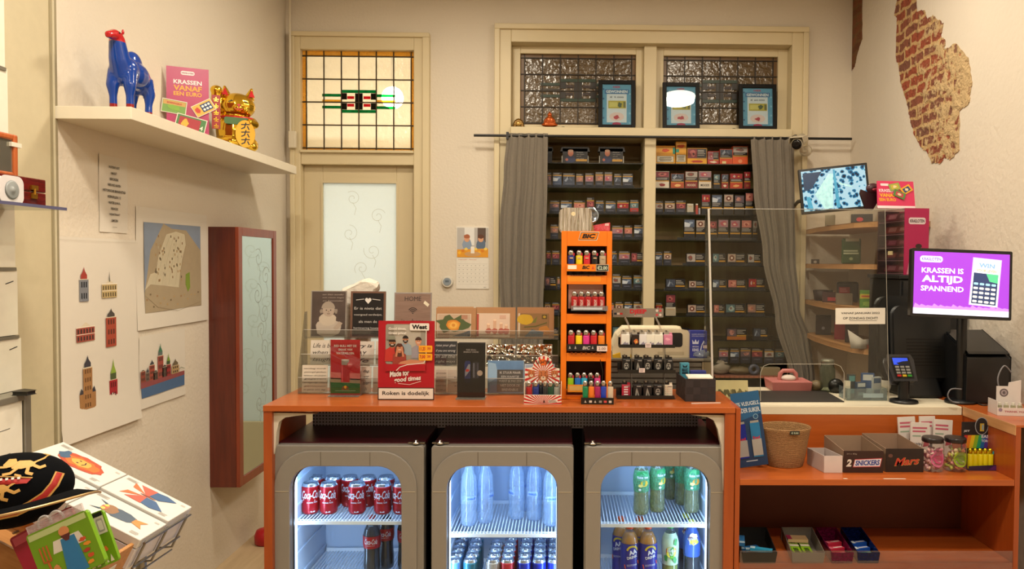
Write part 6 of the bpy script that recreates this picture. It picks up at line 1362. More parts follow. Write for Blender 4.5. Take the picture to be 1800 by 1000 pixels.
b.poly([(wR*.1,.002),(wR*.95,.002),(wR*.9,hT*.24),(wR*.62,hT*.32),(wR*.35,hT*.32),(wR*.2,hT*.22)],-.0006,mat('#c88c98'));b.rect(wR*.2,wR*.55,hT*.2,hT*.33,-.0009,mat('#d8b0b8'));b.disc(wR*.58,hT*.38,wR*.13,hT*.07,-.0009,mat('#b07a5c'));b.blob(wR*.58,hT*.43,wR*.14,hT*.035,-.0012,mat('#2c1c18'),.1)
b.build('magenta_panel',t,bevel=.002)
clr2=glass('#d8ccd0',1.3,.08,.10,'#b09098')
b=MB();b.box(.0,.003,.007,.25,0,hT,glass('#e8dce0',1.3,.08,.03,'#b09098'));b.build('clear_side',t)
b=MB();b.box(.004,wR-.007,.245,.25,0,hT,mat('#3c1c24',.6));b.build('rear_panel',t)
tk=[('#8c3c4c','#c8a0a0'),('#5c2430','#b06c5c'),('#7c2c44','#c07c8c'),('#9c4434','#d8b49c'),('#6c2430','#ac7c7c')]
for k in range(5):
 z=hT*(k+.04)/5;b=MB();b.box(.004,wR-.007,.007,.244,z,z+.003,mat('#b8a0a4',.3));b.build('compartment_floor',t)
 b=MB();b.M=T((.03,.235,z+.012),rz=-PI/2,rx=-.35);b.box(.0,.21,0,.012,0,hT*.11,mat(tk[k][0]));b.rect(.03,.10,hT*.02,hT*.09,-.0006,mat(tk[k][1]));b.rect(.13,.18,hT*.03,hT*.08,-.0006,mat(tk[k][1]));b.build('ticket_bundle',t)
b=MB();b.box(-.004,-.001,.10,.14,hT*.3,hT*.36,mat('#c4b488'));b.build('price_clip',t)
p=at(1583,356,YT-.02);zt_=zbc+hT+.001
t=thing('tent_card','tilted magenta card with yellow words on top of the ticket tower','sign',(p.x,YT+.02,zt_),rot=(0,0,.12))
W_=72*YT/F;Hh=52*YT/F
b=MB();b.M=T((0,0,0),rx=-.38);b.hexa([(-W_/2,0,0),(W_/2,0,0),(W_/2,.004,0),(-W_/2,.004,0),(-W_/2+.025,0,Hh*1.05),(W_/2+.02,0,Hh*1.05),(W_/2+.02,.004,Hh*1.05),(-W_/2+.025,.004,Hh*1.05)],mat('#c8305c',.4))
wq=mat('#e4d0d4');b.rect(-W_/2,W_/2,0,Hh*.1,-.0005,wq);b.rrect(-W_*.30,-W_*.08,Hh*.86,Hh*.95,.003,-.0005,wq)
b.text('KRASSEN',-W_*.16,Hh*.68,-.0006,wq,w=W_*.42,h=Hh*.12,bold=.03);b.text('VANAF',-W_*.17,Hh*.5,-.0006,mat('#e8a818'),w=W_*.42,h=Hh*.14,bold=.04);b.text('EEN EURO',-W_*.19,Hh*.33,-.0006,mat('#e8a818'),w=W_*.44,h=Hh*.12,bold=.03)
b.build('printed_face',t)
for k,(cx,cz_,rr,c1,c2)in enumerate(((.06,.82,.2,'#8a9c4c','#b8a83c'),(.36,.72,.5,'#d8a02c','#28406c'),(.14,.52,-.45,'#4c7a3c','#b04048'))):
 b=MB();b.M=T((0,0,0),rx=-.38)@T((W_*cx,-.003-.001*k,Hh*cz_),ry=-rr);b.box(-W_*.15,W_*.15,0,.001,-Hh*.13,Hh*.13,mat(c1));b.rect(-W_*.1,W_*.1,-Hh*.08,Hh*.08,-.0005,mat(c2));b.blob(0,0,W_*.05,Hh*.05,-.0008,mat('#d8c8a0'));b.build('ticket',t)
b=MB();b.prism([(.0,0),(.10,0),(Hh*.38,Hh*.95)],W_/2+.002,W_/2+.006,mat('#c8bcb0',.5),'yz');b.build('side_flap',t)
b=MB();b.M=T((0,0,0));g=random.Random(4)
b.prism([(-.045,0),(-.01,0),(.02,.05),(.03,.10),(-.03,.085),(-.07,.10),(-.075,.08)],0,.012,mat('#2c0c14',.4));b.ell((-.01,.004,.105),(.035,.015,.026),mat('#3a0c18',.4));b.ell((.0,-.01,.098),(.02,.008,.008),mat('#8c1c30',.3))
tag(b.build('lips_display',None,(p.x-.062,YT+.12,zt_)),'dark red cardboard display shaped with lips behind the tilted magenta card','display')
# ---- white desk
YDk0,YDk1=2.95,3.36;zd=H-.57;X1d=1.62
xd0=xcr+.0035
creamd=mat('#ddd3ba',.4,noise=.02)
t=thing('service_desk','cream topped service desk to the right of the fridge counter','desk',(xd0,YDk0,0))
b=MB();b.box(.04,XR-xd0-.285,0,.46,zd-.034,zd,creamd);b.build('desktop',t,bevel=.002)
b=MB();b.box(.0,X1d-xd0-.001,.0,.018,0,zd-.034,cherry);b.build('front_panel',t)
b=MB();b.box(.04,X1d-xd0-.05,.35,.37,0,zd-.034,mat('#26201c',.7));b.build('rear_panel',t)
a,c,e_,f_=[atz(*q,zd)for q in((1330,707),(1484,707),(1450,688),(1325,688))]
b=MB();b.hexa([(v.x-a.x,v.y-a.y,0.0005)for v in(a,c,e_,f_)]+[(v.x-a.x,v.y-a.y,.004)for v in(a,c,e_,f_)],mat('#2c2824',.6));tag(b.build('counter_mat',None,(a.x,a.y,zd)),'dark rubber change mat on the cream desktop','mat')
# ---- shelf unit in front of the desk
zsh=H-.764;zlo=H-1.065
xs0,xs1=xcr+.002,X1d-.001;wS=xs1-xs0
t=thing('sweets_shelf_unit','orange brown open shelf unit with sweets below the cream desk','shelf unit',(xs0,YC0,0))
dp=YDk0-YC0-.001
b=MB();b.box(0,.017,.0,dp,0,zct-.003,cherryv);b.build('side_panel',t,bevel=.001)
b=MB();b.box(.0175,wS,.0,dp-.001,zsh-.022,zsh,cherry);b.build('shelf',t,bevel=.001)
b=MB();b.box(.0175,wS,.0,dp-.001,zlo-.022,zlo,cherry);b.build('shelf',t,bevel=.001)
b=MB();b.box(.0175,wS,dp-.0005,dp+.0,0,zsh-.023,mat('#5c2810',.6));b.build('rear_panel',t)
b=MB();b.box(.02,wS-.003,-.0045,-.0015,zlo-.02,zlo+.045,glass('#f0e4dc',1.2,.05,.07,'#d8c8c0'));b.build('clear_lip',t)
for(a_,c_)in((1484,1491),(1555,1594)):
 p,q=at(a_,838,YC0),at(c_,838,YC0);b=MB();b.box(p.x-xs0,q.x-xs0,.004,.012,zsh+.0002,zsh+.001,mat('#c8bcb0'));b.build('price_label',t)
t=thing('side_ledge','orange side counter with a pale wood edge along the right wall','counter',(X1d,2.60,0))
b=MB();b.box(.0,XR-X1d-.001,0,.80,zd-.006,zd+.002,cherry);b.build('ledge_top',t)
b=MB();b.box(-.004,-.0002,0,YDk0-2.60-.002,zd-.034,zd+.002,wood('#b08050','#c89868',1,6,.4,.1));b.build('edge_strip',t)
b=MB();b.box(.0,.018,0,YDk0-2.60+.4,0,zd-.007,cherryv);b.build('side_panel',t)
# ---- screen of clear acrylic
YP=2.99
pts_px=[(1245,367),(1556,368),(1563,705),(1484,705),(1484,655),(1478,644),(1468,640),(1352,640),(1342,644),(1337,655),(1337,705),(1253,705)]
q=[at(px,py,YP)for px,py in pts_px];ox_,oz_=q[0].x,zd
pl=[(v.x-ox_,max(v.z-oz_,.0005))for v in q]
t=thing('acrylic_screen','clear acrylic protection screen with a pass-through opening on the cream desk','screen',(ox_,YP,zd))
b=MB();b.prism(pl,0,.004,glass('#f6f6f2',1.0,.03,.006,'#c4c0b8'));b.build('pane',t)
ed=mat('#b8b4ac',.25,noise=0)
b=MB();b.tube([(pl[0][0]+.001,-.003,pl[0][1]),(pl[-1][0],-.003,.01)],.0045,mat('#d0ccc2',.2));b.build('bright_edge',t)
b=MB();
for i in(range(0,1),range(1,2),range(3,10)):
 for k in i:b.tube([(pl[k][0],.002,pl[k][1]),(pl[k+1][0],.002,pl[k+1][1])],.0012,ed,6)
b.build('polished_edge',t)
wg=[at(px,py,YP+.06)for px,py in((1240,372),(1236,660))]
b=MB();b.hexa([(wg[1].x-ox_,.06,.0),(wg[1].x-ox_+.003,.06,.0),(pl[-1][0]+.003,.0045,.0),(pl[-1][0],.0045,.0),(wg[0].x-ox_,.06,pl[0][1]),(wg[0].x-ox_+.003,.06,pl[0][1]),(pl[0][0]+.003,.0045,pl[0][1]),(pl[0][0],.0045,pl[0][1])],glass('#f0f0ec',1.3,.05,.02,'#b8b4ac'));b.build('side_wing',t)
b=MB();b.box(pl[-2][0]-.10 if False else.02,.09,-.03,.04,0,.004,clr2);b.build('foot',t)
a,c=at(1469,541,YP-.004),at(1556,570,YP-.004)
t=thing('paper_notice','white notice about sunday closing taped to the acrylic screen','notice',((a.x+c.x)/2,YP-.002,(a.z+c.z)/2),rot=(0,-.012,0))
W_,H_=c.x-a.x,a.z-c.z;b=MB();b.box(-W_/2,W_/2,-.0008,0,-H_/2,H_/2,mat('#ddd8cc',.6));dk_=mat('#3c3a36')
b.text('VANAF JANUARI 2022',0,H_*.17,-.0014,dk_,w=W_*.78,h=H_*.15,bold=.02);b.text('OP ZONDAG DICHT!',0,-H_*.13,-.0014,dk_,w=W_*.70,h=H_*.15,bold=.02);b.rect(-W_*.22,W_*.33,-H_*.29,-H_*.27,-.0014,dk_);b.build('sheet',t)
# ---- things on the desk
def deskp(px,py):return atz(px,py,zd)
p=deskp(1287,702);k_=p.y/F;W_,H_=58*k_,34*k_
b=MB();b.box(-W_/2,W_/2,0,.004,0,H_,mat('#cfc498',.6));g=random.Random(12)
for i in range(16):b.blob(-W_*.44+W_*.88*i/15,H_*(.30+.10*math.sin(i*1.7)),W_*.06,H_*.16,-.0005-.0001*(i%3),mat(g.choice(['#5a5638','#6c6640','#4a4830'])),.35,9,g)
b.rect(-W_*.46,W_*.46,.002,H_*.14,-.0009,mat('#a89c78'));b.rect(-W_*.05,W_*.0,H_*.12,H_*.5,-.0012,mat('#8c8460'))
tag(b.build('postcard',None,(p.x,p.y,zd),(-.2,0,0)),'cream postcard with a row of trees standing behind the blue wings card','postcard')
p=at(1390,683,3.31);k_=3.31/F
t=thing('pink_caddy','dusty pink plastic caddy with a carrying handle at the back of the desk','caddy',(p.x,3.29,zd+.0004))
pk=mat('#b8706c',.45);w_=36*k_;h1=17*k_
b=MB();b.hexa([(-w_*.94,0,0),(w_*.94,0,0),(w_*.94,.13,0),(-w_*.94,.13,0),(-w_,-.005,h1),(w_,-.005,h1),(w_,.135,h1),(-w_,.135,h1)],pk);b.build('tub',t,bevel=.003)
hp=[(-15*k_,.065,h1),(-14*k_,.065,28*k_),(-9*k_,.065,33*k_),(9*k_,.065,33*k_),(14*k_,.065,28*k_),(15*k_,.065,h1)]
b=MB();b.tube(hp,.010,pk,10);b.build('handle',t)
b=MB();b.ell((0,.06,h1+.008),(.035,.03,.016),mat('#d0c4bc',.6));b.build('folded_cloth',t)
p=deskp(1446,684)
t=thing('glass_jar','tall clear glass jar standing at the back of the desk','jar',(p.x,3.30,zd+.0004))
b=MB();b.lathe([(.03,0),(.034,.01),(.034,.10),(.028,.115),(.028,.13)],0,0,0,glass('#c8d0c4',1.2,.05,.12,'#98a090'),20);b.build('jar',t)
b=MB();b.lathe([(.029,.1302),(.029,.142),(.02,.146)],0,0,0,mat('#8c8c80',.3,.5),20);b.build('lid',t)
p=deskp(1469,690);b=MB();b.ell((0,0,.03),(.035,.03,.033),mat('#101210',.35),16,12);b.v=[(v[0],v[1],max(0,v[2]))for v in b.v];tag(b.build('black_pouch',None,(p.x,p.y,zd+.0004)),'rounded black pouch beside the glass jar on the desk','pouch')
p=deskp(1430,684);b=MB();b.ell((0,0,.022),(.03,.03,.025),mat('#6c5c40',.5),14,10);b.v=[(v[0],v[1],max(0,v[2]))for v in b.v];tag(b.build('snack_bag',None,(p.x,3.32,zd+.0004)),'small olive brown bag between the pink caddy and the glass jar','bag')
p=deskp(1524,704)
t=thing('clear_bin','clear plastic box filled with blue and white packs on the desk','box',(p.x,p.y,zd+.0004))
w_=36*p.y/F;cb_=glass('#dce6ea',1.3,.05,.14,'#b8c8d0')
b=MB();b.box(-w_,w_,0,.002,0,.05,cb_);b.box(-w_,-w_+.002,.002,.09,0,.05,cb_);b.box(w_-.002,w_,.002,.09,0,.05,cb_);b.box(-w_+.002,w_-.002,.002,.09,0,.002,cb_);b.rect(-w_*.2,w_*.8,.012,.03,-.0005,mat('#9cb4c8'));b.build('bin',t)
for k,(cx,cy,cz_,sx,sz,rz_,col,c2,lb)in enumerate(((-.6,.045,.003,.016,.10,.1,'#2c3c44','#4c8c94','dark pack with a teal cap in the clear box'),(-.95+.08,.03,.003,.012,.075,.0,'#c8c8bc','#e0dcd0','white tube at the left of the clear box'),(-.2,.03,.003,.022,.07,.2,'#26486c','#b8c4cc','dark blue pack in the middle of the clear box'),(.25,.05,.003,.026,.105,-.15,'#2a548c','#c4ccd4','tallest blue pack in the clear box'),(.65,.045,.003,.022,.09,.3,'#b8c0c4','#3c5c84','white pack with blue print in the clear box'))):
 b=MB();b.box(-sx,sx,-.008,.008,0,sz,mat(col,.4));b.rect(-sx*.8,sx*.8,sz*.72,sz*.95,-.0086,mat(c2,.4));b.rect(-sx*.7,sx*.7,sz*.2,sz*.4,-.0086,mat(c2,.4))
 tag(b.build('pack',None,(p.x+w_*cx,p.y+cy,zd+.0034),(0,0,rz_)),lb,'pack','packs in the clear box on the desk')
b=MB();b.ell((0,0,.028),(.03,.045,.03),mat('#c8c4b8',.4),14,10);b.v=[(v[0],v[1],max(0,v[2]))for v in b.v];pq=deskp(1556,690);tag(b.build('tape_dispenser',None,(pq.x+.02,pq.y+.03,zd+.0004)),'rounded white object between the clear box and the card terminal','dispenser')
p=deskp(1588,707)
t=thing('card_terminal','card payment terminal with blue display on a black pole','payment terminal',(p.x,p.y,zd+.0004))
bk=mat('#0e0e10',.35);k_=p.y/F
b=MB();b.lathe([(.056,0),(.058,.003),(.055,.010),(.022,.013)],0,0,0,bk,32);b.build('base',t)
b=MB();b.cyl((0,0,.012),(0,0,.09),.022,bk,20);b.build('pole',t)
hz=40*k_
b=MB();b.M=T((0,.0,.085),rx=-.62,rz=.0,ry=.0);Mh=b.M.copy()
b.prism([(-.045,0),(.045,0),(.054,.095),(.047,.115),(-.047,.115),(-.054,.095)],-.018,.018,mat('#3c3c40',.3,.3));hd=b.build('housing',t,bevel=.005)
b=MB();b.M=Mh;b.rrect(-.040,.040,.006,.108,.006,-.0190,bk);b.build('face',hd)
b=MB();b.M=Mh;b.rect(-.032,.032,.070,.102,-.0196,mat('#2a4ad0',.3,emit=.8,noise=0));b.poly([(-.01,.070),(.032,.070),(.032,.088),(.01,.086),(-.02,.078)],-.0199,mat('#0c1020'));b.build('display',hd)
for i in range(3):
 for j in range(4):
  col='#8c8c88' if j<3 else['#b82020','#c8a820','#2c8c2c'][i]
  b=MB();b.M=Mh;b.box(-.030+i*.022,-.030+i*.022+.016,-.0225,-.0192,.054-.0135*j,.054-.0135*j+.009,mat(col,.4));b.build('key',hd)
YM=2.80;A_,B_,C2,D2=[at(*q,YM)for q in((1607,437),(1778,440),(1770,566),(1603,553))]
c_=(A_+B_+C2+D2)/4;W_=((B_-A_).length+(C2-D2).length)/2;H_=((A_-D2).length+(B_-C2).length)/2
pb2=deskp(1688,708)
t=thing('customer_screen','customer display showing a purple scratch ticket advert on a black pole','monitor',(pb2.x,pb2.y,zd+.003))
MM=T((c_.x-pb2.x,YM-pb2.y,c_.z-zd-.003),rx=-.08,ry=.035,rz=-.10)
b=MB();b.M=MM;b.prism(rr_pts(-W_/2,W_/2,-H_/2,H_/2,.006,4),0,.028,mat('#0b0b0e',.3));mon=b.build('casing',t)
w_,h_=W_/2-.010,H_/2-.012;E=lambda c,s=1.0:mat(c,.3,emit=s,noise=0)
b=MB();b.M=MM;b.rect(-w_,w_,-h_,h_,-.0005,E('#8a35b8',1.1));b.rect(-w_,w_,-h_,-h_*.82,-.0008,E('#d4d8f0',1.1))
tp=[(-w_,-h_*.82)];
for i in range(15):tp.append((-w_+2*w_*(i+.3)/15,-h_*(.66+.03*(i%3))));tp.append((-w_+2*w_*(i+1)/15,-h_*.74))
tp.append((w_,-h_*.82));b.poly(tp[::-1],-.0007,E('#a878d0',1.1))
b.rrect(-w_*.88,-w_*.40,h_*.66,h_*.86,h_*.09,-.0009,E('#dcd8f4',1.1));b.text('KRASLOTEN',-w_*.64,h_*.76,-.0012,E('#6c4cc0',1.0),w=w_*.40,h=h_*.10,bold=.03)
wt_=E('#f0e6ee',1.15);b.text('KRASSEN IS',-w_*.40,h_*.40,-.0012,wt_,w=w_*.88,h=h_*.17,bold=.02);b.text('ALTIJD',-w_*.40,h_*.10,-.0012,wt_,w=w_*.86,h=h_*.28,bold=.035);b.text('SPANNEND',-w_*.40,-h_*.18,-.0012,wt_,w=w_*.90,h=h_*.17,bold=.02)
b.M=MM@T((w_*.50,0,h_*.08),ry=.07);tw_,th_=w_*.28,h_*.74
b.rect(-tw_*1.08,tw_*1.08,-th_*1.03,th_*1.03,-.0010,E('#c8a8e0',1.0));b.rect(-tw_,tw_,-th_,th_,-.0012,E('#e8ecf4',1.0));b.rect(-tw_*.92,tw_*.92,-th_*.95,th_*.38,-.0014,E('#28365c',1.0));b.poly([(0,th_*.38),(tw_*.92,th_*.38),(tw_*.92,0),(tw_*.3,th_*.05)],-.0015,E('#4cb080',1.0));b.text('WIN',0,th_*.72,-.0015,E('#7ca0d0',1.0),w=tw_*1.2,h=th_*.2,bold=.05);b.text('VOOR LEVEN',0,th_*.5,-.0015,E('#a89c7c',1.0),w=tw_*1.5,h=th_*.12,bold=.05)
for i in range(4):
 for j in range(5):b.rrect(-tw_*.85+i*tw_*.44,-tw_*.85+i*tw_*.44+tw_*.34,-th_*.90+j*th_*.19,-th_*.90+j*th_*.19+th_*.1,th_*.04,-.0016,E('#dcd8c8' if j<4 else '#8cbcc8',1.0))
b.build('screen',mon)
b=MB();b.tube([(0,0,.012),(0,.0,.34),(.02,.02,.42)],.020,bk,16);b.build('pole',t)
b=MB();b.lathe([(.058,0),(.062,.003),(.058,.010),(.022,.014)],0,0,0,bk,32);b.build('base',t)
p=deskp(1630,700)
t=thing('till_terminal','bulky black till terminal seen from the back beside the card reader','till',(p.x-.02,3.20,zd+.003))
s_=3.16/F
vm=mat('#101214',.35,noise=.1)
b=MB();b.M=T((0,0,.07),rx=-.10);b.prism(rr_pts(-.145,.145,0,.355,.035,6),0,.06,vm);mon2=b.build('head',t,bevel=.01)
b=MB();b.M=T((-.03,-.008,.07),rx=-.10);b.prism(rr_pts(-.07,.155,.02,.31,.03,6),-.035,.002,mat('#16181a',.4));b.build('rear_cover',t,bevel=.012)
b=MB()
b.M=T((-.03,-.008,.07),rx=-.10)
for i in range(9):b.box(-.03,.12,-.0362,-.0355,.06+.014*i,.065+.014*i,mat('#060607',.6))
b.build('vent_grille',t)
b=MB();b.hexa([(-.08,-.07,0),(.09,-.07,0),(.10,.12,0),(-.09,.12,0),(-.06,-.03,.11),(.07,-.03,.11),(.08,.09,.12),(-.07,.09,.12)],vm);b.build('foot',t,bevel=.01)
p=deskp(1745,700)
t=thing('receipt_printer','black box shaped printer with a sloping top on the right ledge','printer',(1.655,3.0,zd+.0035),rot=(0,0,.0))
w_=.105
b=MB();b.prism([(0,0),(.25,0),(.25,.26),(.20,.275),(.02,.20),(0,.19)],0,w_*1.75,mat('#131416',.35,noise=.1),'yz');b.build('body',t,bevel=.006)
b=MB();b.prism([(0,.2045),(.02,.206),(.2,.2805),(.24,.268),(.24,.274),(.2,.288),(.015,.214)],.01,w_*1.7,mat('#1c1d20',.2),'yz');b.build('lid',t,bevel=.002)
for k,(pts,lb)in enumerate((([(1778,655),(1765,643),(1754,665),(1760,690),(1776,702)],'grey cable looping beside the printer'),([(1690,684),(1672,684),(1666,696),(1674,706),(1686,708)],'short grey cable loop at the foot of the till'),([(1700,690),(1712,704),(1730,712),(1752,706)],'dark cable lying on the ledge under the printer'))):
 Yk=2.93;q=[at(px,py,Yk-.0*i)for i,(px,py)in enumerate(pts)];o0=q[0]
 if k==2:q=[atz(px,py,zd+.006)for px,py in pts];o0=q[0]
 fine=[]
 for i in range(len(q)-1):
  for s in range(6):
   t_=s/6;p0_,p1_,p2_,p3_=q[max(i-1,0)],q[i],q[i+1],q[min(i+2,len(q)-1)]
   fine.append(.5*((2*p1_)+(-p0_+p2_)*t_+(2*p0_-5*p1_+4*p2_-p3_)*t_*t_+(-p0_+3*p1_-3*p2_+p3_)*t_**3))
 fine.append(q[-1]);b=MB();b.tube([v-o0 for v in fine],.0028,mat(['#7c7c80','#6c6c70','#2c2a28'][k],.4),8);tag(b.build('cable',None,tuple(o0)),lb,'cable')
p=atz(1775,731,zd+.002)
t=thing('sample_display','white cardboard counter display with small bottles on the side ledge','display',(p.x,p.y,zd+.0025),rot=(0,0,-.12))
w_=.075;wc=mat('#cfc8c4',.5)
b=MB();b.box(-.045,w_,0,.002,0,.03,wc);b.box(-.045,-.043,.002,.08,0,.055,wc);b.box(-.043,w_,.002,.08,0,.002,wc);b.text('THANK YOU',.02,.016,-.0006,mat('#9c4450'),w=.08,h=.007,bold=.02);b.disc(-.034,.022,.007,.007,-.0006,mat('#8c7c90'));b.build('tray',t)
b=MB();b.prism([(-.015,.0),(w_,.0),(w_,.125),(.03,.115),(.028,.10),(-.015,.10)],.078,.081,wc);b.disc(.012,.075,.016,.016,.0776,mat('#5c5054'));b.disc(.012,.075,.011,.011,.0772,mat('#a09498'));b.text('e',.012,.075,.0768,mat('#4c4044'),h=.012,bold=.03);b.build('header',t)
for k in range(4):
 b=MB();b.cyl((-.025+.025*k,.03,.003),(-.025+.025*k,.03,.035),.009,glass('#d8d4b8',1,.1,.4,'#c8c4a8'),12);b.cyl((-.025+.025*k,.03,.0355),(-.025+.025*k,.03,.045),.006,mat('#d0ccc0'),10);tag(b.build('sample_vial',None,None),'%s small pale vial from the left in the white counter display'%ORD[k],'vial','vials in the white counter display')
 o=bpy.context.scene.objects[-1]if False else None
vials=[o for o in COL.objects if o.name.startswith('sample_vial')]
for o in vials:o.location=(p.x,p.y,zd+.0025);o.rotation_euler=(0,0,-.12)
# ---- goods on the upper shelf
def shp(px,py):return atz(px,py,zsh)
Yw=2.74;W_=51*Yw/F;H_=132*Yw/F;p=at(1301,826,Yw)
t=thing('wings_card','blue cardboard display card with two energy drink cans leaning by the side panel','sign',(p.x,Yw,zsh+.001),rot=(-.05,-.14,-.0))
b=MB();b.box(0,W_,0,.005,0,H_,mat('#12355c',.4));b.poly([(0,H_),(W_,H_),(W_,H_*.7),(0,H_*.6)][::-1],-.0004,mat('#1c5480',.4))
b.text('100% VLEUGELS,',W_*.5,H_*.84,-.0008,mat('#ccd4d8'),w=W_*.94,h=H_*.062,bold=.01);b.text('ZONDER SUIKER.',W_*.5,H_*.755,-.0008,mat('#ccd4d8'),w=W_*.94,h=H_*.062,bold=.01);b.disc(W_*.78,H_*.66,W_*.09,W_*.09,-.0008,mat('#7ca0b4'));b.disc(W_*.78,H_*.66,W_*.07,W_*.07,-.001,mat('#1c4c74'))
b.lines(W_*.25,W_*.7,H_*.06,H_*.09,1,-.0008,mat('#a8b4c0'));b.build('card',t)
for k,(cx,c1,c2)in enumerate(((.20,'#1c2c9c','#a8acb4'),(.70,'#2c7cb4','#b4b8bc'))):
 b=MB();b.box(W_*(cx-.17),W_*(cx+.17),-.0035,-.0006,H_*.12,H_*.58,mat(c1,.3,.4));b.rect(W_*(cx-.17),W_*(cx+.17),H_*.14,H_*.36,-.0038,mat(c2,.3,.6));b.rect(W_*(cx-.15),W_*(cx+.15),H_*.57,H_*.61,-.0034,mat('#b4b8bc',.3,.8));b.rect(W_*(cx-.17),W_*(cx+.17),H_*.12,H_*.14,-.0039,mat(c1,.3,.4));b.text('Red',W_*(cx+.0),H_*.38,-.0041,mat('#b02038'),w=W_*.24,h=H_*.04,bold=.03);b.build('printed_can',t)
p=shp(1389,826)
t=thing('woven_basket','straw coloured woven basket with a price tag on the upper sweets shelf','basket',(p.x,p.y+.075,zsh+.0005))
def weave():
 m,nt,b_,out=_new('woven_straw');tc=nt.nodes.new('ShaderNodeTexCoord')
 w1=nt.nodes.new('ShaderNodeTexWave');w1.bands_direction='Z';w1.inputs['Scale'].default_value=55;w1.inputs['Distortion'].default_value=4;w1.inputs['Detail'].default_value=2;w1.inputs['Detail Scale'].default_value=6;nt.links.new(tc.outputs['Object'],w1.inputs[0])
 cr=nt.nodes.new('ShaderNodeValToRGB');cr.color_ramp.elements[0].color=lin('#7c5834');cr.color_ramp.elements[1].color=lin('#b48a58');nt.links.new(w1.outputs['Fac'],cr.inputs[0]);nt.links.new(cr.outputs[0],b_.inputs['Base Color'])
 bp=nt.nodes.new('ShaderNodeBump');bp.inputs['Strength'].default_value=.8;bp.inputs['Distance'].default_value=.004;nt.links.new(w1.outputs['Fac'],bp.inputs['Height']);nt.links.new(bp.outputs[0],b_.inputs['Normal']);b_.inputs['Roughness'].default_value=.8;return m
wv=weave();k_=(p.y+.07)/F;r0b,r1b,hb=33*k_,46*k_,68*k_
b=MB();b.lathe([(r0b*.96,0),(r0b,.004),(r0b*1.12,hb*.3),(r0b*1.22,hb*.6),(r1b*.96,hb*.93),(r1b,hb),(r1b*.97,hb+.004),(r1b*.93,hb-.002),(r0b*1.16,hb*.6),(r0b*.93,.008),(.001,.007)],0,0,0,wv,40,cap=False,sy=.82);b.build('basket',t)
b=MB();b.M=T((.012,-r1b*.80,hb-.008),rx=.1);b.box(-.018,.018,-.006,-.003,-.004,.010,mat('#1c1c1a'));b.rect(-.016,.016,-.003,.009,-.0064,mat('#26302a'));b.text('€ 0.50',0,.003,-.0068,mat('#c4d0b8'),w=.026,h=.007,bold=.02);b.build('price_tag',t)
def openbox(name,label,px0,px1,pyt,pyb,dep,front,inside,backrise=.0,paint=None,group=None,shx=0.0):
 p=shp((px0+px1)/2,pyb);k_=p.y/F;W_,H_=(px1-px0)*k_,(pyb-pyt)*k_
 t=thing(name,label,'box',(p.x,p.y,zsh+.0005),group=group)
 th=.002;fm,im=mat(front,.5),mat(inside,.6)
 b=MB();b.box(-W_/2,W_/2,0,th,0,H_,fm);b.hexa([(-W_/2,th,0),(-W_/2+th,th,0),(-W_/2+th+shx,dep,0),(-W_/2+shx,dep,0),(-W_/2,th,H_),(-W_/2+th,th,H_),(-W_/2+th+shx,dep,H_+backrise),(-W_/2+shx,dep,H_+backrise)],im)
 b.hexa([(W_/2-th,th,0),(W_/2,th,0),(W_/2+shx,dep,0),(W_/2-th+shx,dep,0),(W_/2-th,th,H_),(W_/2,th,H_),(W_/2+shx,dep,H_+backrise),(W_/2-th+shx,dep,H_+backrise)],im);b.box(-W_/2+shx,W_/2+shx,dep,dep+th,0,H_+backrise,im);b.box(-W_/2+th,W_/2-th,th,dep,0,th,im)
 if paint:paint(b,W_,H_)
 b.build('carton',t);return t,W_,H_
def snick(b,W_,H_):
 b.text('2',-W_*.37,H_*.45,-.0008,mat('#d0ccc4'),h=H_*.34,bold=.05,shear=.2);b.poly([(-W_*.27,H_*.25),(W_*.42,H_*.27),(W_*.47,H_*.68),(-W_*.22,H_*.62)],-.0006,mat('#b0303c'));b.poly([(-W_*.255,H_*.28),(W_*.41,H_*.30),(W_*.452,H_*.65),(-W_*.215,H_*.59)],-.0008,mat('#d0ccd4'));b.text('SNICKERS',W_*.1,H_*.46,-.0011,mat('#26408c'),w=W_*.62,h=H_*.24,bold=.04,shear=.2,rot=.03)
 b.text('24 x 80g',-W_*.3,H_*.86,-.0008,mat('#a89c90'),w=W_*.26,h=H_*.07)
def marsb(b,W_,H_):
 b.text('Mars',W_*.05,H_*.47,-.001,mat('#b03024'),w=W_*.66,h=H_*.32,bold=.02,shear=.35,rot=.08);b.text('Mars',W_*.053,H_*.463,-.0008,mat('#b89048'),w=W_*.68,h=H_*.34,bold=.04,shear=.35,rot=.08);b.disc(-W_*.38,H_*.7,W_*.06,W_*.05,-.0008,mat('#5c3c34'))
t,W_,H_=openbox('candy_bar_box','open brown cardboard box printed snickers on the upper shelf',1482,1553,792,831,.17,'#2c1410','#8c7460',.018,snick,'open candy bar boxes on the upper shelf',-.012)
t,W2_,H2_=openbox('candy_bar_box','open dark box printed mars with red wrapped bars on the upper shelf',1556,1624,788,830,.17,'#1c0e0c','#8c7460',.018,marsb,'open candy bar boxes on the upper shelf',-.02)
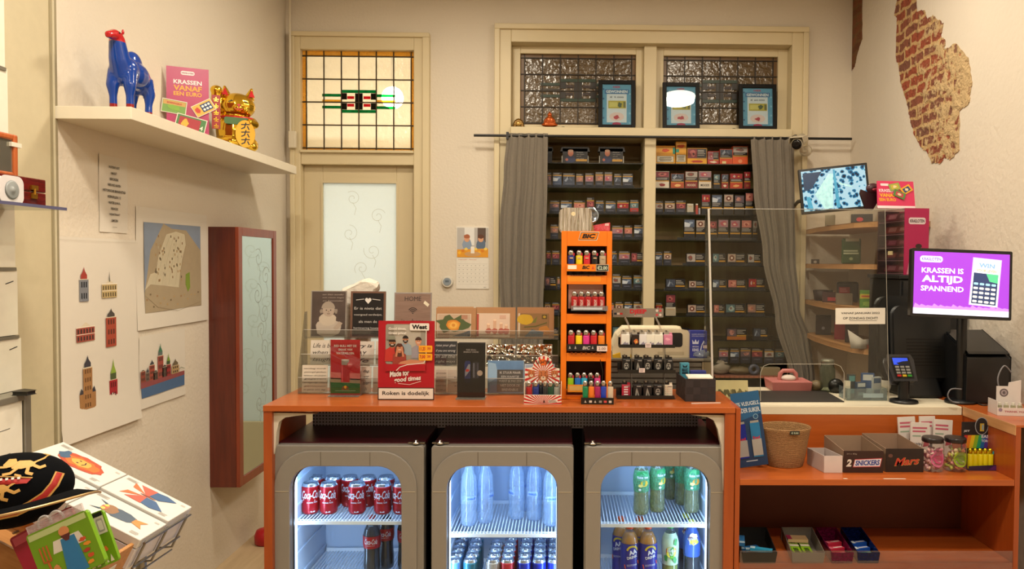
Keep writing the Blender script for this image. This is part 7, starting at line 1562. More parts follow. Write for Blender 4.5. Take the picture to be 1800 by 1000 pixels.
for k in range(5):
 b=MB();b.prism([(0,0),(.018,0),(.020,.008),(.010,.014),(-.002,.008)],0,.11,mat('#8c1c18',.3),'xz');b.rect(.0,.018,.002,.006,-.0005,mat('#c8a048'))
 tag(b.build('candy_bar',None,(t.location.x-W2_*.40+.026*k,t.location.y+.02,zsh+.0035+.016),(0,0,0)),'%s red wrapped candy bar from the left in the mars box'%ORD[k],'candy bar','red wrapped bars in the mars box')
 b=MB();b.prism([(0,0),(.018,0),(.020,.008),(.010,.014),(-.002,.008)],0,.11,mat('#8c1c18',.3),'xz');tag(b.build('candy_bar',None,(t.location.x-W2_*.40+.026*k,t.location.y+.02,zsh+.0033),(0,0,0)),'%s candy bar from left in the lower layer of the mars box'%ORD[k],'candy bar','red wrapped bars in the mars box')
openbox('small_white_box','small open white cardboard box between the basket and the snickers box',1448,1481,801,831,.12,'#c8bcb8','#b4a8a4',.0,None,None,-.022)
p=at(1627,775,2.86)
t=thing('leaflet_holder','clear holder with four white leaflets printed with pink lines','leaflet holder',(p.x,2.86,zsh+.0005))
b=MB();b.box(-.09,.09,0,.06,0,.003,clr2);b.box(-.09,.09,.028,.030,.003,.07,clr2);b.build('stand',t)
for k,(px,pyt,pyb,w,Yl)in enumerate(((1597,734,772,31,2.90),(1631,733,770,28,2.90),(1616,744,785,34,2.86),(1654,739,780,34,2.87))):
 a=at(px,pyt,Yl);c=at(px,pyb,Yl);W_,H_=w*Yl/F,a.z-zsh-.001
 b=MB();b.box(-W_/2,W_/2,0,.006,0,H_,mat('#d2cac4',.5));b.lines(-W_*.4,W_*.4,H_*.72,H_*.9,2,-.0005,mat('#b8586c'),.5,.2);b.lines(-W_*.4,W_*.2,H_*.6,H_*.68,1,-.0005,mat('#8ca08c'));b.text('WIN',-W_*.1,H_*.42,-.0006,mat('#544c50'),w=W_*.4,h=H_*.07,bold=.03);b.poly([(W_*.15,H_*.35),(W_*.48,H_*.38),(W_*.45,H_*.52),(W_*.2,H_*.48)],-.0006,mat('#a8384c'))
 tag(b.build('leaflet',None,(a.x,Yl-.01,zsh+.0045),(-.06,.04*(k-1.5),0)),['back left white leaflet in the clear holder','back middle white leaflet in the clear holder','front left white leaflet in the clear holder','front right white leaflet in the clear holder'][k],'leaflet','white leaflets behind the candy boxes')
def jar(px,label,sweet,labc,seed,pts):
 p=shp(px,829);k_=p.y/F;r_=19*k_;h_=60*k_
 t=thing('sweet_jar',label,'jar',(p.x,p.y+.02,zsh+.0005),group='sweet jars with black lids on the upper shelf')
 b=MB();b.lathe([(r_*.85,0),(r_*.98,.006),(r_,.015),(r_,h_*.68),(r_*.93,h_*.82),(r_*.9,h_*.86)],0,0,0,glass('#f0ece8',1.2,.03,.03),28);b.build('jar_glass',t)
 b=MB();b.lathe([(r_*.94,h_*.862),(r_*.96,h_*.87),(r_*.96,h_*.97),(r_*.9,h_)],0,0,0,mat('#1c1416',.3),28);b.build('lid',t)
 b=MB();b.warp=cylwarp(r_+.0008);b.disc(.004,h_*.40,r_*.72,r_*.72,0,mat(labc,.4),22);b.disc(.004,h_*.40,r_*.45,r_*.38,-.0004,mat(pts,.4),16);b.lines(-r_*.4,r_*.5,h_*.28,h_*.36,2,-.0005,mat('#c8b8bc'),.4,.3);b.build('round_label',t)
 g=random.Random(seed);b=MB()
 for i in range(90):
  a=g.uniform(0,2*PI);q=r_*.8*math.sqrt(g.random());b.ell((q*math.cos(a),q*math.sin(a),g.uniform(.010,h_*.66)),(r_*.2,r_*.2,r_*.11),mat(g.choice(sweet),.4),8,6,Euler((g.uniform(0,3),g.uniform(0,3),0)).to_matrix())
 o=b.build('sweets',t);o['kind']='stuff'
jar(1643,'glass jar of pink and white sweets with a pink round label',['#e07ca0','#e8b8c0','#ecd4cc','#d06890'],'#c4608c',3,'#b0406c')
jar(1683,'glass jar of mixed sweets with a lime green round label',['#d8885c','#e0c468','#b8c858','#e0989c','#e8d8b0'],'#8ca818',5,'#6c8c14')
# ---- lighters
ltr={}
def lighter(body,cap='#b4b0a8',btn='#b02434',w=.0125,h=.052,style='std',label='',group=None,printc=None,word=None):
 t=thing('lighter',label,'lighter',(0,0,0),group=group)
 b=MB();clr_=mat(body,.28,coat=.3);
 b.lathe([(w*.92,0),(w,.003),(w,h-.002),(w*.96,h)],0,0,0,clr_,20,sy=.72)
 if printc:b.warp=cylwarp(w);b.rect(-w*.5,w*.5,h*.80,h*.88,-.0004+w*.0,mat(printc))
 b.v=[(v[0],v[1],v[2])for v in b.v]
 if word:b.warp=None;b.text(word,.001,h*.48,-w*.74,mat('#d8c8c0'),w=h*.62,h=w*.8,rot=PI/2,bold=.02,shear=.2)
 b.build('body',t)
 b=MB();b.lathe([(w*.78,h+.0003),(w*.80,h+.014),(w*.55,h+.019),(w*.3,h+.021)],-.001,0,0,mat(cap,.22,.9),16,sy=.75);b.build('metal_cap',t)
 b=MB();b.box(w*.35,w*.98,-w*.4,w*.4,h+.0003,h+.010,mat(btn,.4));b.build('button',t)
 return t
# ============================================================ ON THE FRIDGE COUNTER
Z0=zct+.0005
def ct(px,py):return atz(px,py,zct)
# ---- lighters: one prototype per colour, then copies
def place(o,x,y,z,rz=0,label=None,tilt=0):
 o.location=(x,y,z);o.rotation_euler=(tilt,0,rz)
 if label:o['label']=label
pT=ct(1030,702);Yt=pT.y;kT=Yt/F
def U(px,py,Y=None):
 v=at(px,py,Yt if Y is None else Y);return v.x-pT.x,v.z-Z0
orn=mat('#e07408',.42,noise=.02);ornd=mat('#b85804',.5)
t=thing('lighter_tower','tall bright orange plastic lighter display tower with four windows','display',(pT.x,Yt,Z0))
xl,xr_=U(986,550)[0],U(1075,550)[0];zt_=U(1030,406)[1];dT=.115
wins=[(996,1066,425,477),(996,1064,493,546),(997,1067,563,615),(998,1066,630,690)]
wz=[(U(0,w_[3])[1],U(0,w_[2])[1])for w_ in wins]
wx0,wx1=U(996,550)[0],U(1066,550)[0]
b=MB();b.box(xl,wx0,0,dT,0,zt_,orn);b.box(wx1,xr_,0,dT,0,zt_,orn)
zc_=0
for z0,z1 in sorted(wz):b.box(wx0,wx1,0,dT,zc_,z0,orn);zc_=z1
b.box(wx0,wx1,0,dT,zc_,zt_,orn)
b.build('housing',t,bevel=.0015)
b=MB();b.box(wx0,wx1,dT-.004,dT-.001,.03,zt_-.02,mat('#241408',.6));b.build('rear_panel',t)
ink_=mat('#15130f',.4);labw=mat('#e8e0d0',.4);dor=mat('#e08c20',.4)
b=MB();lx0,lz0=U(1019,420);lx1,lz1_=U(1051,410);cx,czz=(lx0+lx1)/2,(lz0+lz1_)/2
def para(w,h,s,col,y):b.poly([(cx-w-s*.6,czz-h),(cx+w-s*.6,czz-h),(cx+w+s*.6,czz+h),(cx-w+s*.6,czz+h)],y,mat(col,.4))
W_=(lx1-lx0)/2;H_=abs(lz1_-lz0)/2
para(W_*1.02,H_*1.45,H_*.7,'#e8e0d0',-.0004);para(W_*.98,H_*1.3,H_*.7,'#201a10',-.0006);para(W_*.92,H_*1.12,H_*.7,'#d8760c',-.0008)
b.text('BiC',cx,czz,-.0012,ink_,w=W_*1.5,h=H_*1.6,bold=.05,shear=.25)
b.build('logo',t);b=MB()
b.rrect(U(1001,0)[0],U(1060,0)[0],U(0,488)[1],U(0,479)[1],.003,-.0004,dor);b.text('www.mybiclighter.com',*U(1030,483.5),-.0008,mat('#2c1c0c'),w=.118,h=.010,bold=.015);b.build('web_address',t);b=MB()
for i,px in enumerate((1005,1012,1022,1030,1040,1048,1055)):
 u_,v_=U(px,621);b.rect(u_-.004,u_+.004,v_-.004,v_+.004,-.0004,mat('#a4500c'))
b.build('warning_marks',t)
def tray(px0,px1,py0,py1,col,paint=None,nm='tray',glassy=False):
 (x0,z1),(x1,z0)=U(px0,py0),U(px1,py1);b=MB();m_=glass('#e8ecec',1.3,.05,.15,'#d0d0d0')if glassy else mat(col,.4)
 b.box(x0,x1,-.014,-.011,z0,z1,m_);b.box(x0,x1,-.011,dT*.5,z0,z0+.003,m_);b.box(x0,x0+.002,-.011,0,z0+.003,z1,m_);b.box(x1-.002,x1,-.011,0,z0+.003,z1,m_)
 if paint:paint(b,x0,x1,z0,z1,-.0144)
 b.build(nm,t);return z0+.0035
def tr1(b,x0,x1,z0,z1,y):
 w_=x1-x0;h_=z1-z0;b.rect(x0+w_*.03,x0+w_*.24,z0+h_*.3,z0+h_*.85,y,labw);b.text('BiC',x0+w_*.47,z0+h_*.55,y-.0002,ink_,w=w_*.18,h=h_*.5,bold=.04,shear=.2);b.poly([(x0+w_*.61,z0+h_*.3),(x0+w_*.67,z0+h_*.3),(x0+w_*.64,z0+h_*.8)],y,mat('#c84830'))
 b.rect(x0+w_*.71,x0+w_*1.02,z0+h_*.02,z0+h_*.98,y-.001,mat('#a8a090'));b.rect(x0+w_*.725,x0+w_*1.005,z0+h_*.1,z0+h_*.9,y-.0013,mat('#1c241e'));b.text('€2.00',x0+w_*.865,z0+h_*.5,y-.0016,mat('#c8d4c0'),w=w_*.24,h=h_*.55,bold=.02)
def tr3(b,x0,x1,z0,z1,y):
 w_=x1-x0;h_=z1-z0;b.text('BiC',x0+w_*.48,z0+h_*.45,y-.0002,mat('#b8b0a8'),w=w_*.2,h=h_*.5,bold=.03,shear=.2)
 for f in(.06,.2,.63):b.poly([(x0+w_*(f-.02),z0+h_*.3),(x0+w_*(f+.03),z0+h_*.3),(x0+w_*(f+.005),z0+h_*.75)],y,mat('#a8a09c'))
 b.rect(x0+w_*.74,x0+w_*1.0,z0-h_*.05,z0+h_*.75,y-.001,mat('#dcc8c0'));b.text('2.00',x0+w_*.87,z0+h_*.35,y-.0014,mat('#5c3c38'),w=w_*.18,h=h_*.4)
za=tray(996,1068,464,477,'#e07808',tr1);zb_=tray(1004,1068,537,546,'#ffffff',lambda b,x0,x1,z0,z1,y:b.rect(x0+.008,x1-.02,z0+.004,z1-.006,y,mat('#b8c0c8')),glassy=True);zc2=tray(997,1067,604,616,'#191a1c',tr3);zd2=tray(998,1028,675,688,'#d88820',lambda b,x0,x1,z0,z1,y:b.rect(x0+.006,x1-.006,z0+.006,z1-.004,y,mat('#c8a058')))
b=MB();(x0,z0),(x1,z1)=U(999,545),U(1061,495);b.box(x0,x1,.03,.032,z0+.004,z1-.002,mat('#c89c90',.5));b.build('liner',t)
def lrow(items,z,y,labels,group,style='std',**kw):
 for(px,col),lb in zip(items,labels):
  o=lighter(col,label=lb,group=group,**kw);u_=at(px,550,Yt+y).x;place(o,u_,Yt+y,Z0+z,R.uniform(-.15,.15))
pos5=['leftmost','second from left','middle','fourth from left','rightmost']
def labs(cols,where):return['%s lighter, %s in the %s of the orange tower'%(c,p_,where)for c,p_ in zip(cols,pos5)]
lrow([(1003.5,'#1a2c74'),(1017.5,'#e0c410'),(1031,'#c82430'),(1044.5,'#121214'),(1058.5,'#a89880')],za,.000,labs(['navy blue','yellow','red','black','beige'],'top window'),'lighters in the top window',h=.054,printc='#c8a884')
lrow([(1010,'#a8141c'),(1022,'#a8141c'),(1034,'#a8141c'),(1046,'#a8141c'),(1057,'#a8141c')],zb_,.000,labs(['red club print']*5,'second window'),'lighters in the second window',h=.048,btn='#1a1414',word='UTRECHT')
lrow([(1004.5,'#b81c24'),(1018,'#e8c818'),(1031,'#d0308c'),(1044,'#c01c28'),(1057.5,'#e07c18')],zc2,.000,labs(['crimson','yellow','magenta','scarlet','orange'],'third window'),'lighters in the third window',h=.052,btn='#a8242c')
lrow([(1004,'#8cbc1c'),(1016.5,'#1c6cc4'),(1028,'#28a8cc'),(1039.5,'#141416'),(1051,'#d8408c')],zd2,.004,labs(['lime green','blue','cyan','black','pink'],'bottom window'),'lighters in the bottom window',h=.046,w=.0115)
b=MB();b.tube([U(1050,632)+(0,)and(U(1055,632)[0],.0,U(1055,632)[1]),(U(1060,655)[0],.01,U(1060,655)[1]),(U(1056,685)[0],.0,U(1056,685)[1])],.0018,mat('#1c1410'),8);b.build('security_wire',t)
zt2_=Z0+zt_+.0006
p=at(1009,404,Yt+.05);w_=24*p.y/F;hC=37*p.y/F
t=thing('chrome_case','shiny chrome case with rounded edges standing on top of the orange tower','case',(p.x+.004,Yt+.045,zt2_),rot=(0,0,.1))
def streaked():
 m,nt,b_,out=_new('streaked_chrome');b_.inputs['Metallic'].default_value=1;b_.inputs['Roughness'].default_value=.1;b_.inputs['Base Color'].default_value=lin('#e4e2e0')
 tc=nt.nodes.new('ShaderNodeTexCoord');mp=nt.nodes.new('ShaderNodeMapping');mp.inputs['Scale'].default_value=(90,90,4);nz=nt.nodes.new('ShaderNodeTexNoise');nz.inputs['Scale'].default_value=1.0
 nt.links.new(tc.outputs['Object'],mp.inputs[0]);nt.links.new(mp.outputs[0],nz.inputs[0]);bp=nt.nodes.new('ShaderNodeBump');bp.inputs['Strength'].default_value=1;bp.inputs['Distance'].default_value=.02;nt.links.new(nz.outputs['Fac'],bp.inputs['Height']);nt.links.new(bp.outputs[0],b_.inputs['Normal'])
 return m
chm=streaked()
b=MB();b.prism(rr_pts(-w_,w_,0,hC,.012,6),-.03,.03,chm);b.build('body',t,bevel=.007)
b=MB();b.prism([(w_+.001,0),(w_+.014,0),(w_-.004,hC),(w_-.010,hC)],-.028,.028,mat('#a8895c',.3,.6));b.build('side_strip',t,bevel=.003)
b=MB();b.disc(-w_*.2,hC*.8,.008,.008,-.0305,mat('#d8c8a0'));b.build('sticker',t)
p=at(1038,378,Yt+.085);r_=15*p.y/F
t=thing('round_dish','round chrome embossed dish leaning behind the chrome case','dish',(p.x,Yt+.100,zt2_),rot=(0,0,.1));hz_=p.z-zt2_
b=MB();b.M=T((0,0,hz_),rx=PI/2-.1);b.lathe([(.001,0),(r_*.7,.001),(r_*.78,.004),(r_,.003),(r_,-.003),(.001,-.003)],0,0,0,mat('#9ca8b8',.15,.95,noise=.2,scale=60),32,cap=False);b.build('dish',t)
b=MB();b.box(-.01,.01,-.002,.006,0,hz_-r_*.6,chm);b.build('stand',t)
p=at(1057,405,Yt+.05);w_=17*p.y/F;h_=16*p.y/F
t=thing('red_pouch','small crumpled red tobacco pouch lying on the orange tower','pouch',(p.x-.004,Yt+.05,zt2_))
b=MB();b.hexa([(-w_,-.02,0),(w_,-.02,0),(w_,.02,0),(-w_,.02,0),(-w_*.95,-.012,h_*.6),(w_,-.012,h_),(w_,.008,h_*1.02),(-w_*.9,.01,h_*.65)],mat('#a81824',.3,bump=.5,bscale=60));b.rect(w_*.45,w_*.85,h_*.62,h_*.85,-.0155,mat('#d0b0ac'));b.build('pouch',t,bevel=.003)
# ---- front tray of see-through lighters
p=ct(1050,711);k_=p.y/F
t=thing('lighter_tray','low black tray holding five clear coloured lighters at the counter edge','tray',(p.x,p.y,Z0),rot=(0,0,-.03));w_=29*k_
b=MB();b.box(-w_,w_,0,.002,0,.024,ink_);b.box(-w_,w_,.002,.05,0,.003,ink_);b.box(-w_,-w_+.002,.002,.05,.003,.02,ink_);b.box(w_-.002,w_,.002,.05,.003,.02,ink_)
for i in range(6):
 x_=-w_*.8+i*w_*.3;b.poly([(x_,.006),(x_+.008,.006),(x_+.004,.015)],-.0005,mat('#b8b0a4'))if i in(0,2)else b.rect(x_,x_+.010,.006,.014,-.0005,mat(['#c84848','#c8c0b4','#d0c8bc','#8c8880'][i%4]))
b.build('tray',t)
for i,(px,col,nm)in enumerate(((1029,'#0c7c4c','green'),(1039.5,'#e07420','orange'),(1050.5,'#a01c5c','magenta'),(1061,'#1c3cb0','blue'),(1073,'#c8b8a0','clear amber'))):
 o=lighter(col,btn='#1a1814',label='%s see-through lighter in the low black tray, %s'%(nm,pos5[i]),group='see-through lighters in the low black tray',h=.058,w=.0105);place(o,at(px,690,p.y+.02).x,p.y+.02,Z0+.0035,0)
# ---- tiger display
p=ct(954,711);k_=p.y/F
t=thing('tiger_display','red and white sunburst cardboard lighter display with tiger heads','display',(p.x,p.y,Z0));w_=33*k_
rd,wt2=mat('#b8201c',.45),mat('#dcd0c0',.5)
b=MB();zf=17*k_
b.box(-w_,w_,0,.002,0,zf,wt2);b.box(-w_,-w_+.002,.002,.055,0,zf*2.2,wt2);b.box(w_-.002,w_,.002,.055,0,zf*2.2,wt2);b.box(-w_+.002,w_-.002,.002,.055,0,.002,wt2)
for i in range(17):
 a0=PI*(i+.15)/17;a1=PI*(i+.65)/17
 def edge(a):
  dx,dz=math.cos(a),math.sin(a);s_=min(w_/max(abs(dx),1e-4),zf*.95/max(dz,1e-4));return(dx*s_,dz*s_)
 if i%1==0:b.poly([(0,.001),edge(a0),edge(a1)],-.0005,rd)
b.poly([(w_*.02,zf*.2),(w_*.12,zf*.2),(w_*.07,zf*.5)],-.0009,ink_);b.rect(w_*.3,w_*.8,zf*.2,zf*.45,-.0009,wt2);b.lines(w_*.32,w_*.78,zf*.22,zf*.43,2,-.0012,ink_)
b.build('tray',t)
hh_=at(950,625,p.y+.055).z-Z0;zb0=.05
b=MB();pts=[(-w_,zf*2.0),(w_*.9,zf*2.0),(w_*.88,hh_*.72),(w_*.55,hh_*.74),(w_*.42,hh_*.92),(w_*.2,hh_*.99),(-.0,hh_),(-w_*.25,hh_*.97),(-w_*.45,hh_*.86),(-w_*.62,hh_*.74),(-w_,hh_*.72)]
b.prism(pts,.055,.058,wt2)
cc=(-w_*.02,hh_*.62);y_=.0545
for i in range(22):
 a0=2*PI*(i+.1)/22;a1=2*PI*(i+.55)/22
 def eg(a):
  dx,dz=math.cos(a),math.sin(a);lo=0;hi=w_*1.5
  for _ in range(18):
   m_=(lo+hi)/2;x,z=cc[0]+dx*m_,cc[1]+dz*m_
   ins=(-w_<=x<=w_*.89 and zf*2.0<=z<=hh_*.72)or((x/(w_*.6))**2+((z-hh_*.66)/(hh_*.33))**2<1 and z>hh_*.6)
   lo,hi=(m_,hi)if ins else(lo,m_)
  return(cc[0]+dx*lo,cc[1]+dz*lo)
 b.poly([cc,eg(a0),eg(a1)],y_,rd)
tg,tgd=mat('#b8683c',.5),mat('#3c2418',.5)
for(cx,cz_,s)in((-.72,.60,.8),(-.0,.56,1.15),(.68,.60,.8)):
 x_,z_,q=cx*w_*.9,cz_*hh_,s*w_*.24
 b.disc(x_,z_,q,q*1.1,y_-.0006,tg);b.disc(x_-q*.7,z_+q*.85,q*.25,q*.25,y_-.0007,tg);b.disc(x_+q*.7,z_+q*.85,q*.25,q*.25,y_-.0007,tg);b.disc(x_,z_-q*.45,q*.5,q*.4,y_-.0009,mat('#d8b89c'));b.disc(x_,z_-q*.25,q*.14,q*.1,y_-.0012,tgd)
 for s_ in(-1,1):b.disc(x_+s_*q*.38,z_+q*.15,q*.11,q*.1,y_-.0012,tgd);b.stroke([(x_+s_*q*.5,z_+q*.8),(x_+s_*q*.3,z_+q*.45)],q*.1,y_-.001,tgd);b.stroke([(x_+s_*q*.95,z_),(x_+s_*q*.6,z_-q*.05)],q*.1,y_-.001,tgd);b.stroke([(x_+s_*q*.9,z_-q*.4),(x_+s_*q*.6,z_-q*.3)],q*.1,y_-.001,tgd)
b.text('LIGHTER',-w_*.0,hh_*.86,y_-.0012,ink_,w=w_*.75,h=hh_*.07,bold=.03);b.disc(-w_*.02,hh_*.86,w_*.2,hh_*.07,y_-.001,mat('#d8641c'));b.build('header',t)
for i,(px,col,nm)in enumerate(((930,'#a01c20','red'),(942,'#182c74','navy'),(950.5,'#1c2430','black'),(958,'#2c2c2c','smoke grey'),(968,'#14402c','dark green'),(979,'#8c8c84','clear'))):
 o=lighter(col,btn=col,label='%s lighter in the red sunburst tiger display, %s'%(nm,['first','second','third','fourth','fifth','sixth'][i]+' from left'),group='lighters in the tiger display',h=.056,w=.0115 if i in(0,1,4,5)else.0085);place(o,at(px,690,p.y+.022).x,p.y+.022+(.012 if i in(2,)else 0),Z0+.003,0)
# ---- djeep rack
p=ct(1134,700);Yj=p.y;kj=Yj/F
t=thing('lighter_rack','three tier black and clear lighter rack with red lettering on its header','display rack',(p.x,Yj,Z0))
def J(px,py):v=at(px,py,Yj);return v.x-p.x,v.z-Z0
(hx0,hz1),(hx1,hz0)=J(1079,543),J(1169,559.5)
b=MB();b.box(hx0,hx1,.045,.048,hz0,hz1,mat('#7c7468',.35));y_=.0445
b.text('DjEEP',(hx0+hx1)/2,(hz0+hz1)/2+.003,y_,mat('#b01c28'),w=.064,h=.022,bold=.05);b.text('FLAMME',(hx0+hx1)/2,hz0+.006,y_,mat('#b8a4a0'),w=.03,h=.005,bold=.02)
for i,c in enumerate(('#141c2c','#c8c0b4','#b02028')):b.rect(hx0+.004+i*.011,hx0+.015+i*.011,hz0+.010,hz0+.017,y_,mat(c))
for i in range(2):
 for j in range(2):b.disc(hx1-.012-.013*i,hz0+.010+.016*j,.005,.005,y_,mat('#b83c40' if(i+j)%2 else '#c8bcb4'))
b.build('header',t)
for px in(1100,1155):
 b=MB();pts=[];x_=J(px,560)[0]
 for k in range(9):f=k/8;pts.append((x_+.02*math.sin(f*PI*.8)*(1 if px>1100 else 1),.040-.03*f,hz0-(hz0-J(0,600)[1])*f))
 b.tube(pts,.004,glass('#e8e4dc',1.6,.05,.2,'#d8d0c4'),8);b.build('neck_arm',t)
tz=[]
for k,(py,px0,px1)in enumerate(((608,1088,1185),(652,1086,1186),(697,1084,1184))):
 (x0,z)=J(px0,py);x1,_=J(px1,py);b=MB();b.box(x0,x1,-.02,.035,z-.004,z,ink_);b.box(x0,x1,-.022,-.0205,z-.004,z+.008,ink_);b.box(x0,x1,.033,.036,z+.0005,z+.030,mat('#1c1c1e',.3));b.build('tier',t);tz.append(z)
for px in(1110,1168):
 x_=J(px,600)[0];b=MB();b.box(x_-.0015,x_+.0015,-.0195,.034,0,tz[0]-.0045,glass('#d8d8d4',1.4,.05,.12,'#a8a8a4'));b.build('clear_upright',t)
b=MB();x0,x1=J(1086,700)[0],J(1186,700)[0];b.box(x0,x1,-.02,.05,0,.003,mat('#2c2826',.3));b.build('base_plate',t)
def djeep(px,tier,side,art_,label):
 W_,H_=.0165,.046 if tier!=0 else.044
 o=thing('square_lighter',label,'lighter',(at(px,640,Yj-.006).x,Yj-.006,Z0+tz[tier]+.0005),R.uniform(-.1,.1),'square lighters in the three tier rack')
 b=MB();b.box(-W_,W_,0,.018,0,H_,mat(side,.35));y=-.0005
 if art_=='lion':
  b.disc(0,H_*.42,W_*.55,H_*.28,y,mat('#8c8880'));b.disc(0,H_*.40,W_*.38,H_*.2,y-.0003,mat('#2c2a2a'));b.disc(-W_*.2,H_*.45,W_*.1,H_*.04,y-.0006,mat('#c8c4bc'));b.disc(W_*.2,H_*.45,W_*.1,H_*.04,y-.0006,mat('#c8c4bc'));b.disc(0,H_*.26,W_*.2,H_*.07,y-.0006,mat('#b0aca4'))
 if art_=='wolf':
  b.poly([(-W_*.5,0),(W_*.6,0),(W_*.2,H_*.45),(-W_*.1,H_*.75),(-W_*.3,H_*.5)],y,mat('#8c8880'));b.poly([(-W_*.2,0),(W_*.3,0),(0,H_*.4)],y-.0003,mat('#3c3a38'))
 if art_=='word':b.lines(-W_*.5,W_*.5,H_*.1,H_*.9,4,y,mat('#d8d0d0'),.5,.2)
 if art_=='dots':[b.disc(-W_*.6+W_*.4*i,H_*(.12+.17*j),W_*.1,W_*.1,y,mat(['#c89c94','#b8a878','#9cb0a0'][(i+j)%3]))for i in range(4)for j in range(5)]
 if art_=='city':b.poly([(-W_*.8,H_*.1),(W_*.8,H_*.1),(W_*.6,H_*.3),(W_*.1,H_*.25),(0,H_*.4),(-W_*.5,H_*.22)],y,mat('#8c8494'))
 if art_=='fire':b.blob(0,H_*.4,W_*.5,H_*.2,y,mat('#c8642c'),.3);b.blob(0,H_*.36,W_*.2,H_*.1,y-.0003,mat('#e0c060'),.3)
 if art_=='pink':b.blob(-W_*.1,H_*.6,W_*.5,H_*.12,y,mat('#e0a0b4'),.3);b.lines(-W_*.6,W_*.6,H_*.2,H_*.45,3,y,mat('#d88ca8'))
 if tier:b.rect(-W_*.1,W_*.8,H_*.82,H_*.9,y,mat('#8c8884'))
 b.build('body',o,bevel=.002)
 b=MB();b.box(-W_*.9,W_*.2,.002,.016,H_+.0003,H_+.013,mat('#b8b4ac' if tier==0 else '#242224',.3,.5));b.cyl((-W_*.4,.0,H_+.012),(-W_*.4,.017,H_+.012),.004,mat('#8c8880',.3,.9),10);b.build('metal_cap',o)
 b=MB();b.box(W_*.25,W_*.9,.004,.014,H_+.0003,H_+.007,mat(side,.4));b.build('button',o)
for px,tr,sd,ar,lb in((1099,0,'#d8d4cc','city','white lighter with a grey skyline, leftmost on the top tier'),(1118,0,'#241816','fire','black lighter with a flame picture on the top tier'),(1131,0,'#d8d4d4','city','white lighter right of the flame lighter on the top tier'),(1144,0,'#dcd8cc','city','white lighter in the middle right of the top tier'),(1157.5,0,'#dcd8cc','city','white lighter next to the pink one on the top tier'),(1174,0,'#c87c98','pink','pink lighter at the right end of the top tier'),
 (1101,1,'#141416','lion','black lighter with a dim lion, leftmost on the middle tier'),(1122,1,'#141416','wolf','black lighter with a howling wolf on the middle tier'),(1138.5,1,'#141416','lion','black lighter with a round lion in the centre of the middle tier'),(1157,1,'#141416','lion','black lighter with a roaring lion, fourth on the middle tier'),(1175,1,'#141416','lion','black lighter with a roaring lion at the right end of the middle tier'),
 (1101,2,'#a8243c','word','red lighter with white pattern at the left end of the bottom tier'),(1120.5,2,'#141416','wolf','black wolf lighter, left of two on the bottom tier'),(1139,2,'#141416','wolf','black wolf lighter, right of two on the bottom tier'),(1157,2,'#141416','lion','black lion lighter on the bottom tier'),(1175,2,'#d8ccb8','dots','cream lighter with pastel dots at the right end of the bottom tier')):djeep(px,tr,sd,ar,lb)
b=MB();
for px,py in((1139.5,607),(1128.5,651)):
 pv=at(px,py,Yj-.024);b=MB();b.box(-.011,.011,0,.001,-.008,.008,mat('#d8c8c4'));b.lines(-.008,.008,-.005,.005,2,-.0004,mat('#8c7c7c'));q_=b.build('price_label',t,(pv.x-p.x,pv.y-Yj,pv.z-Z0))
# ---- black woven basket with boxes
p=ct(1231,706);k_=p.y/F
t=thing('black_basket','square black woven strap basket on the right end of the counter','basket',(p.x,p.y,Z0),rot=(0,0,-.02));w_=27*k_;h_=40*k_
def strap():
 m,nt,b_,out=_new('woven_strap');tc=nt.nodes.new('ShaderNodeTexCoord');ck=nt.nodes.new('ShaderNodeTexChecker');ck.inputs['Scale'].default_value=38;ck.inputs['Color1'].default_value=lin('#1c1719');ck.inputs['Color2'].default_value=lin('#2a2426');nt.links.new(tc.outputs['Object'],ck.inputs[0]);nt.links.new(ck.outputs[0],b_.inputs['Base Color']);b_.inputs['Roughness'].default_value=.6
 bp=nt.nodes.new('ShaderNodeBump');bp.inputs['Strength'].default_value=.5;bp.inputs['Distance'].default_value=.004;nt.links.new(ck.outputs['Fac'],bp.inputs['Height']);nt.links.new(bp.outputs[0],b_.inputs['Normal']);return m
st_=strap();d_=.16;sh=-.012
b=MB();b.box(-w_,w_,0,.003,0,h_,st_);b.hexa([(-w_,.003,0),(-w_+.003,.003,0),(-w_+.003+sh,d_,0),(-w_+sh,d_,0),(-w_,.003,h_),(-w_+.003,.003,h_),(-w_+.003+sh,d_,h_),(-w_+sh,d_,h_)],st_);b.hexa([(w_-.003,.003,0),(w_,.003,0),(w_+sh,d_,0),(w_-.003+sh,d_,0),(w_-.003,.003,h_),(w_,.003,h_),(w_+sh,d_,h_),(w_-.003+sh,d_,h_)],st_);b.box(-w_+sh,w_+sh,d_,d_+.003,0,h_,st_);b.box(-w_+.003,w_-.003,.003,d_,0,.003,st_);b.build('basket',t)
def mx(b,W_,H_):b.text('MAX',0,H_*.55,-.0006,mat('#0c1c28'),w=W_*.75,h=H_*.35,bold=.04);b.rrect(-W_*.35,W_*.35,H_*.12,H_*.3,.001,-.0006,mat('#14242c'));b.poly([(-W_*.25,H_*.78),(W_*.25,H_*.78),(W_*.3,H_*.94),(0,H_*.84),(-W_*.3,H_*.94)],-.0006,mat('#0c1c28'))
def bx(name,label,x,y,W_,H_,D_,col,paint,rz=0,z=.0035,tilt=0):
 b=MB();b.box(-W_/2,W_/2,0,D_,0,H_,mat(col,.4));
 if paint:paint(b,W_,H_)
 o=b.build(name,None,(x,y,Z0+z),(tilt,0,rz));tag(o,label,'box');return o
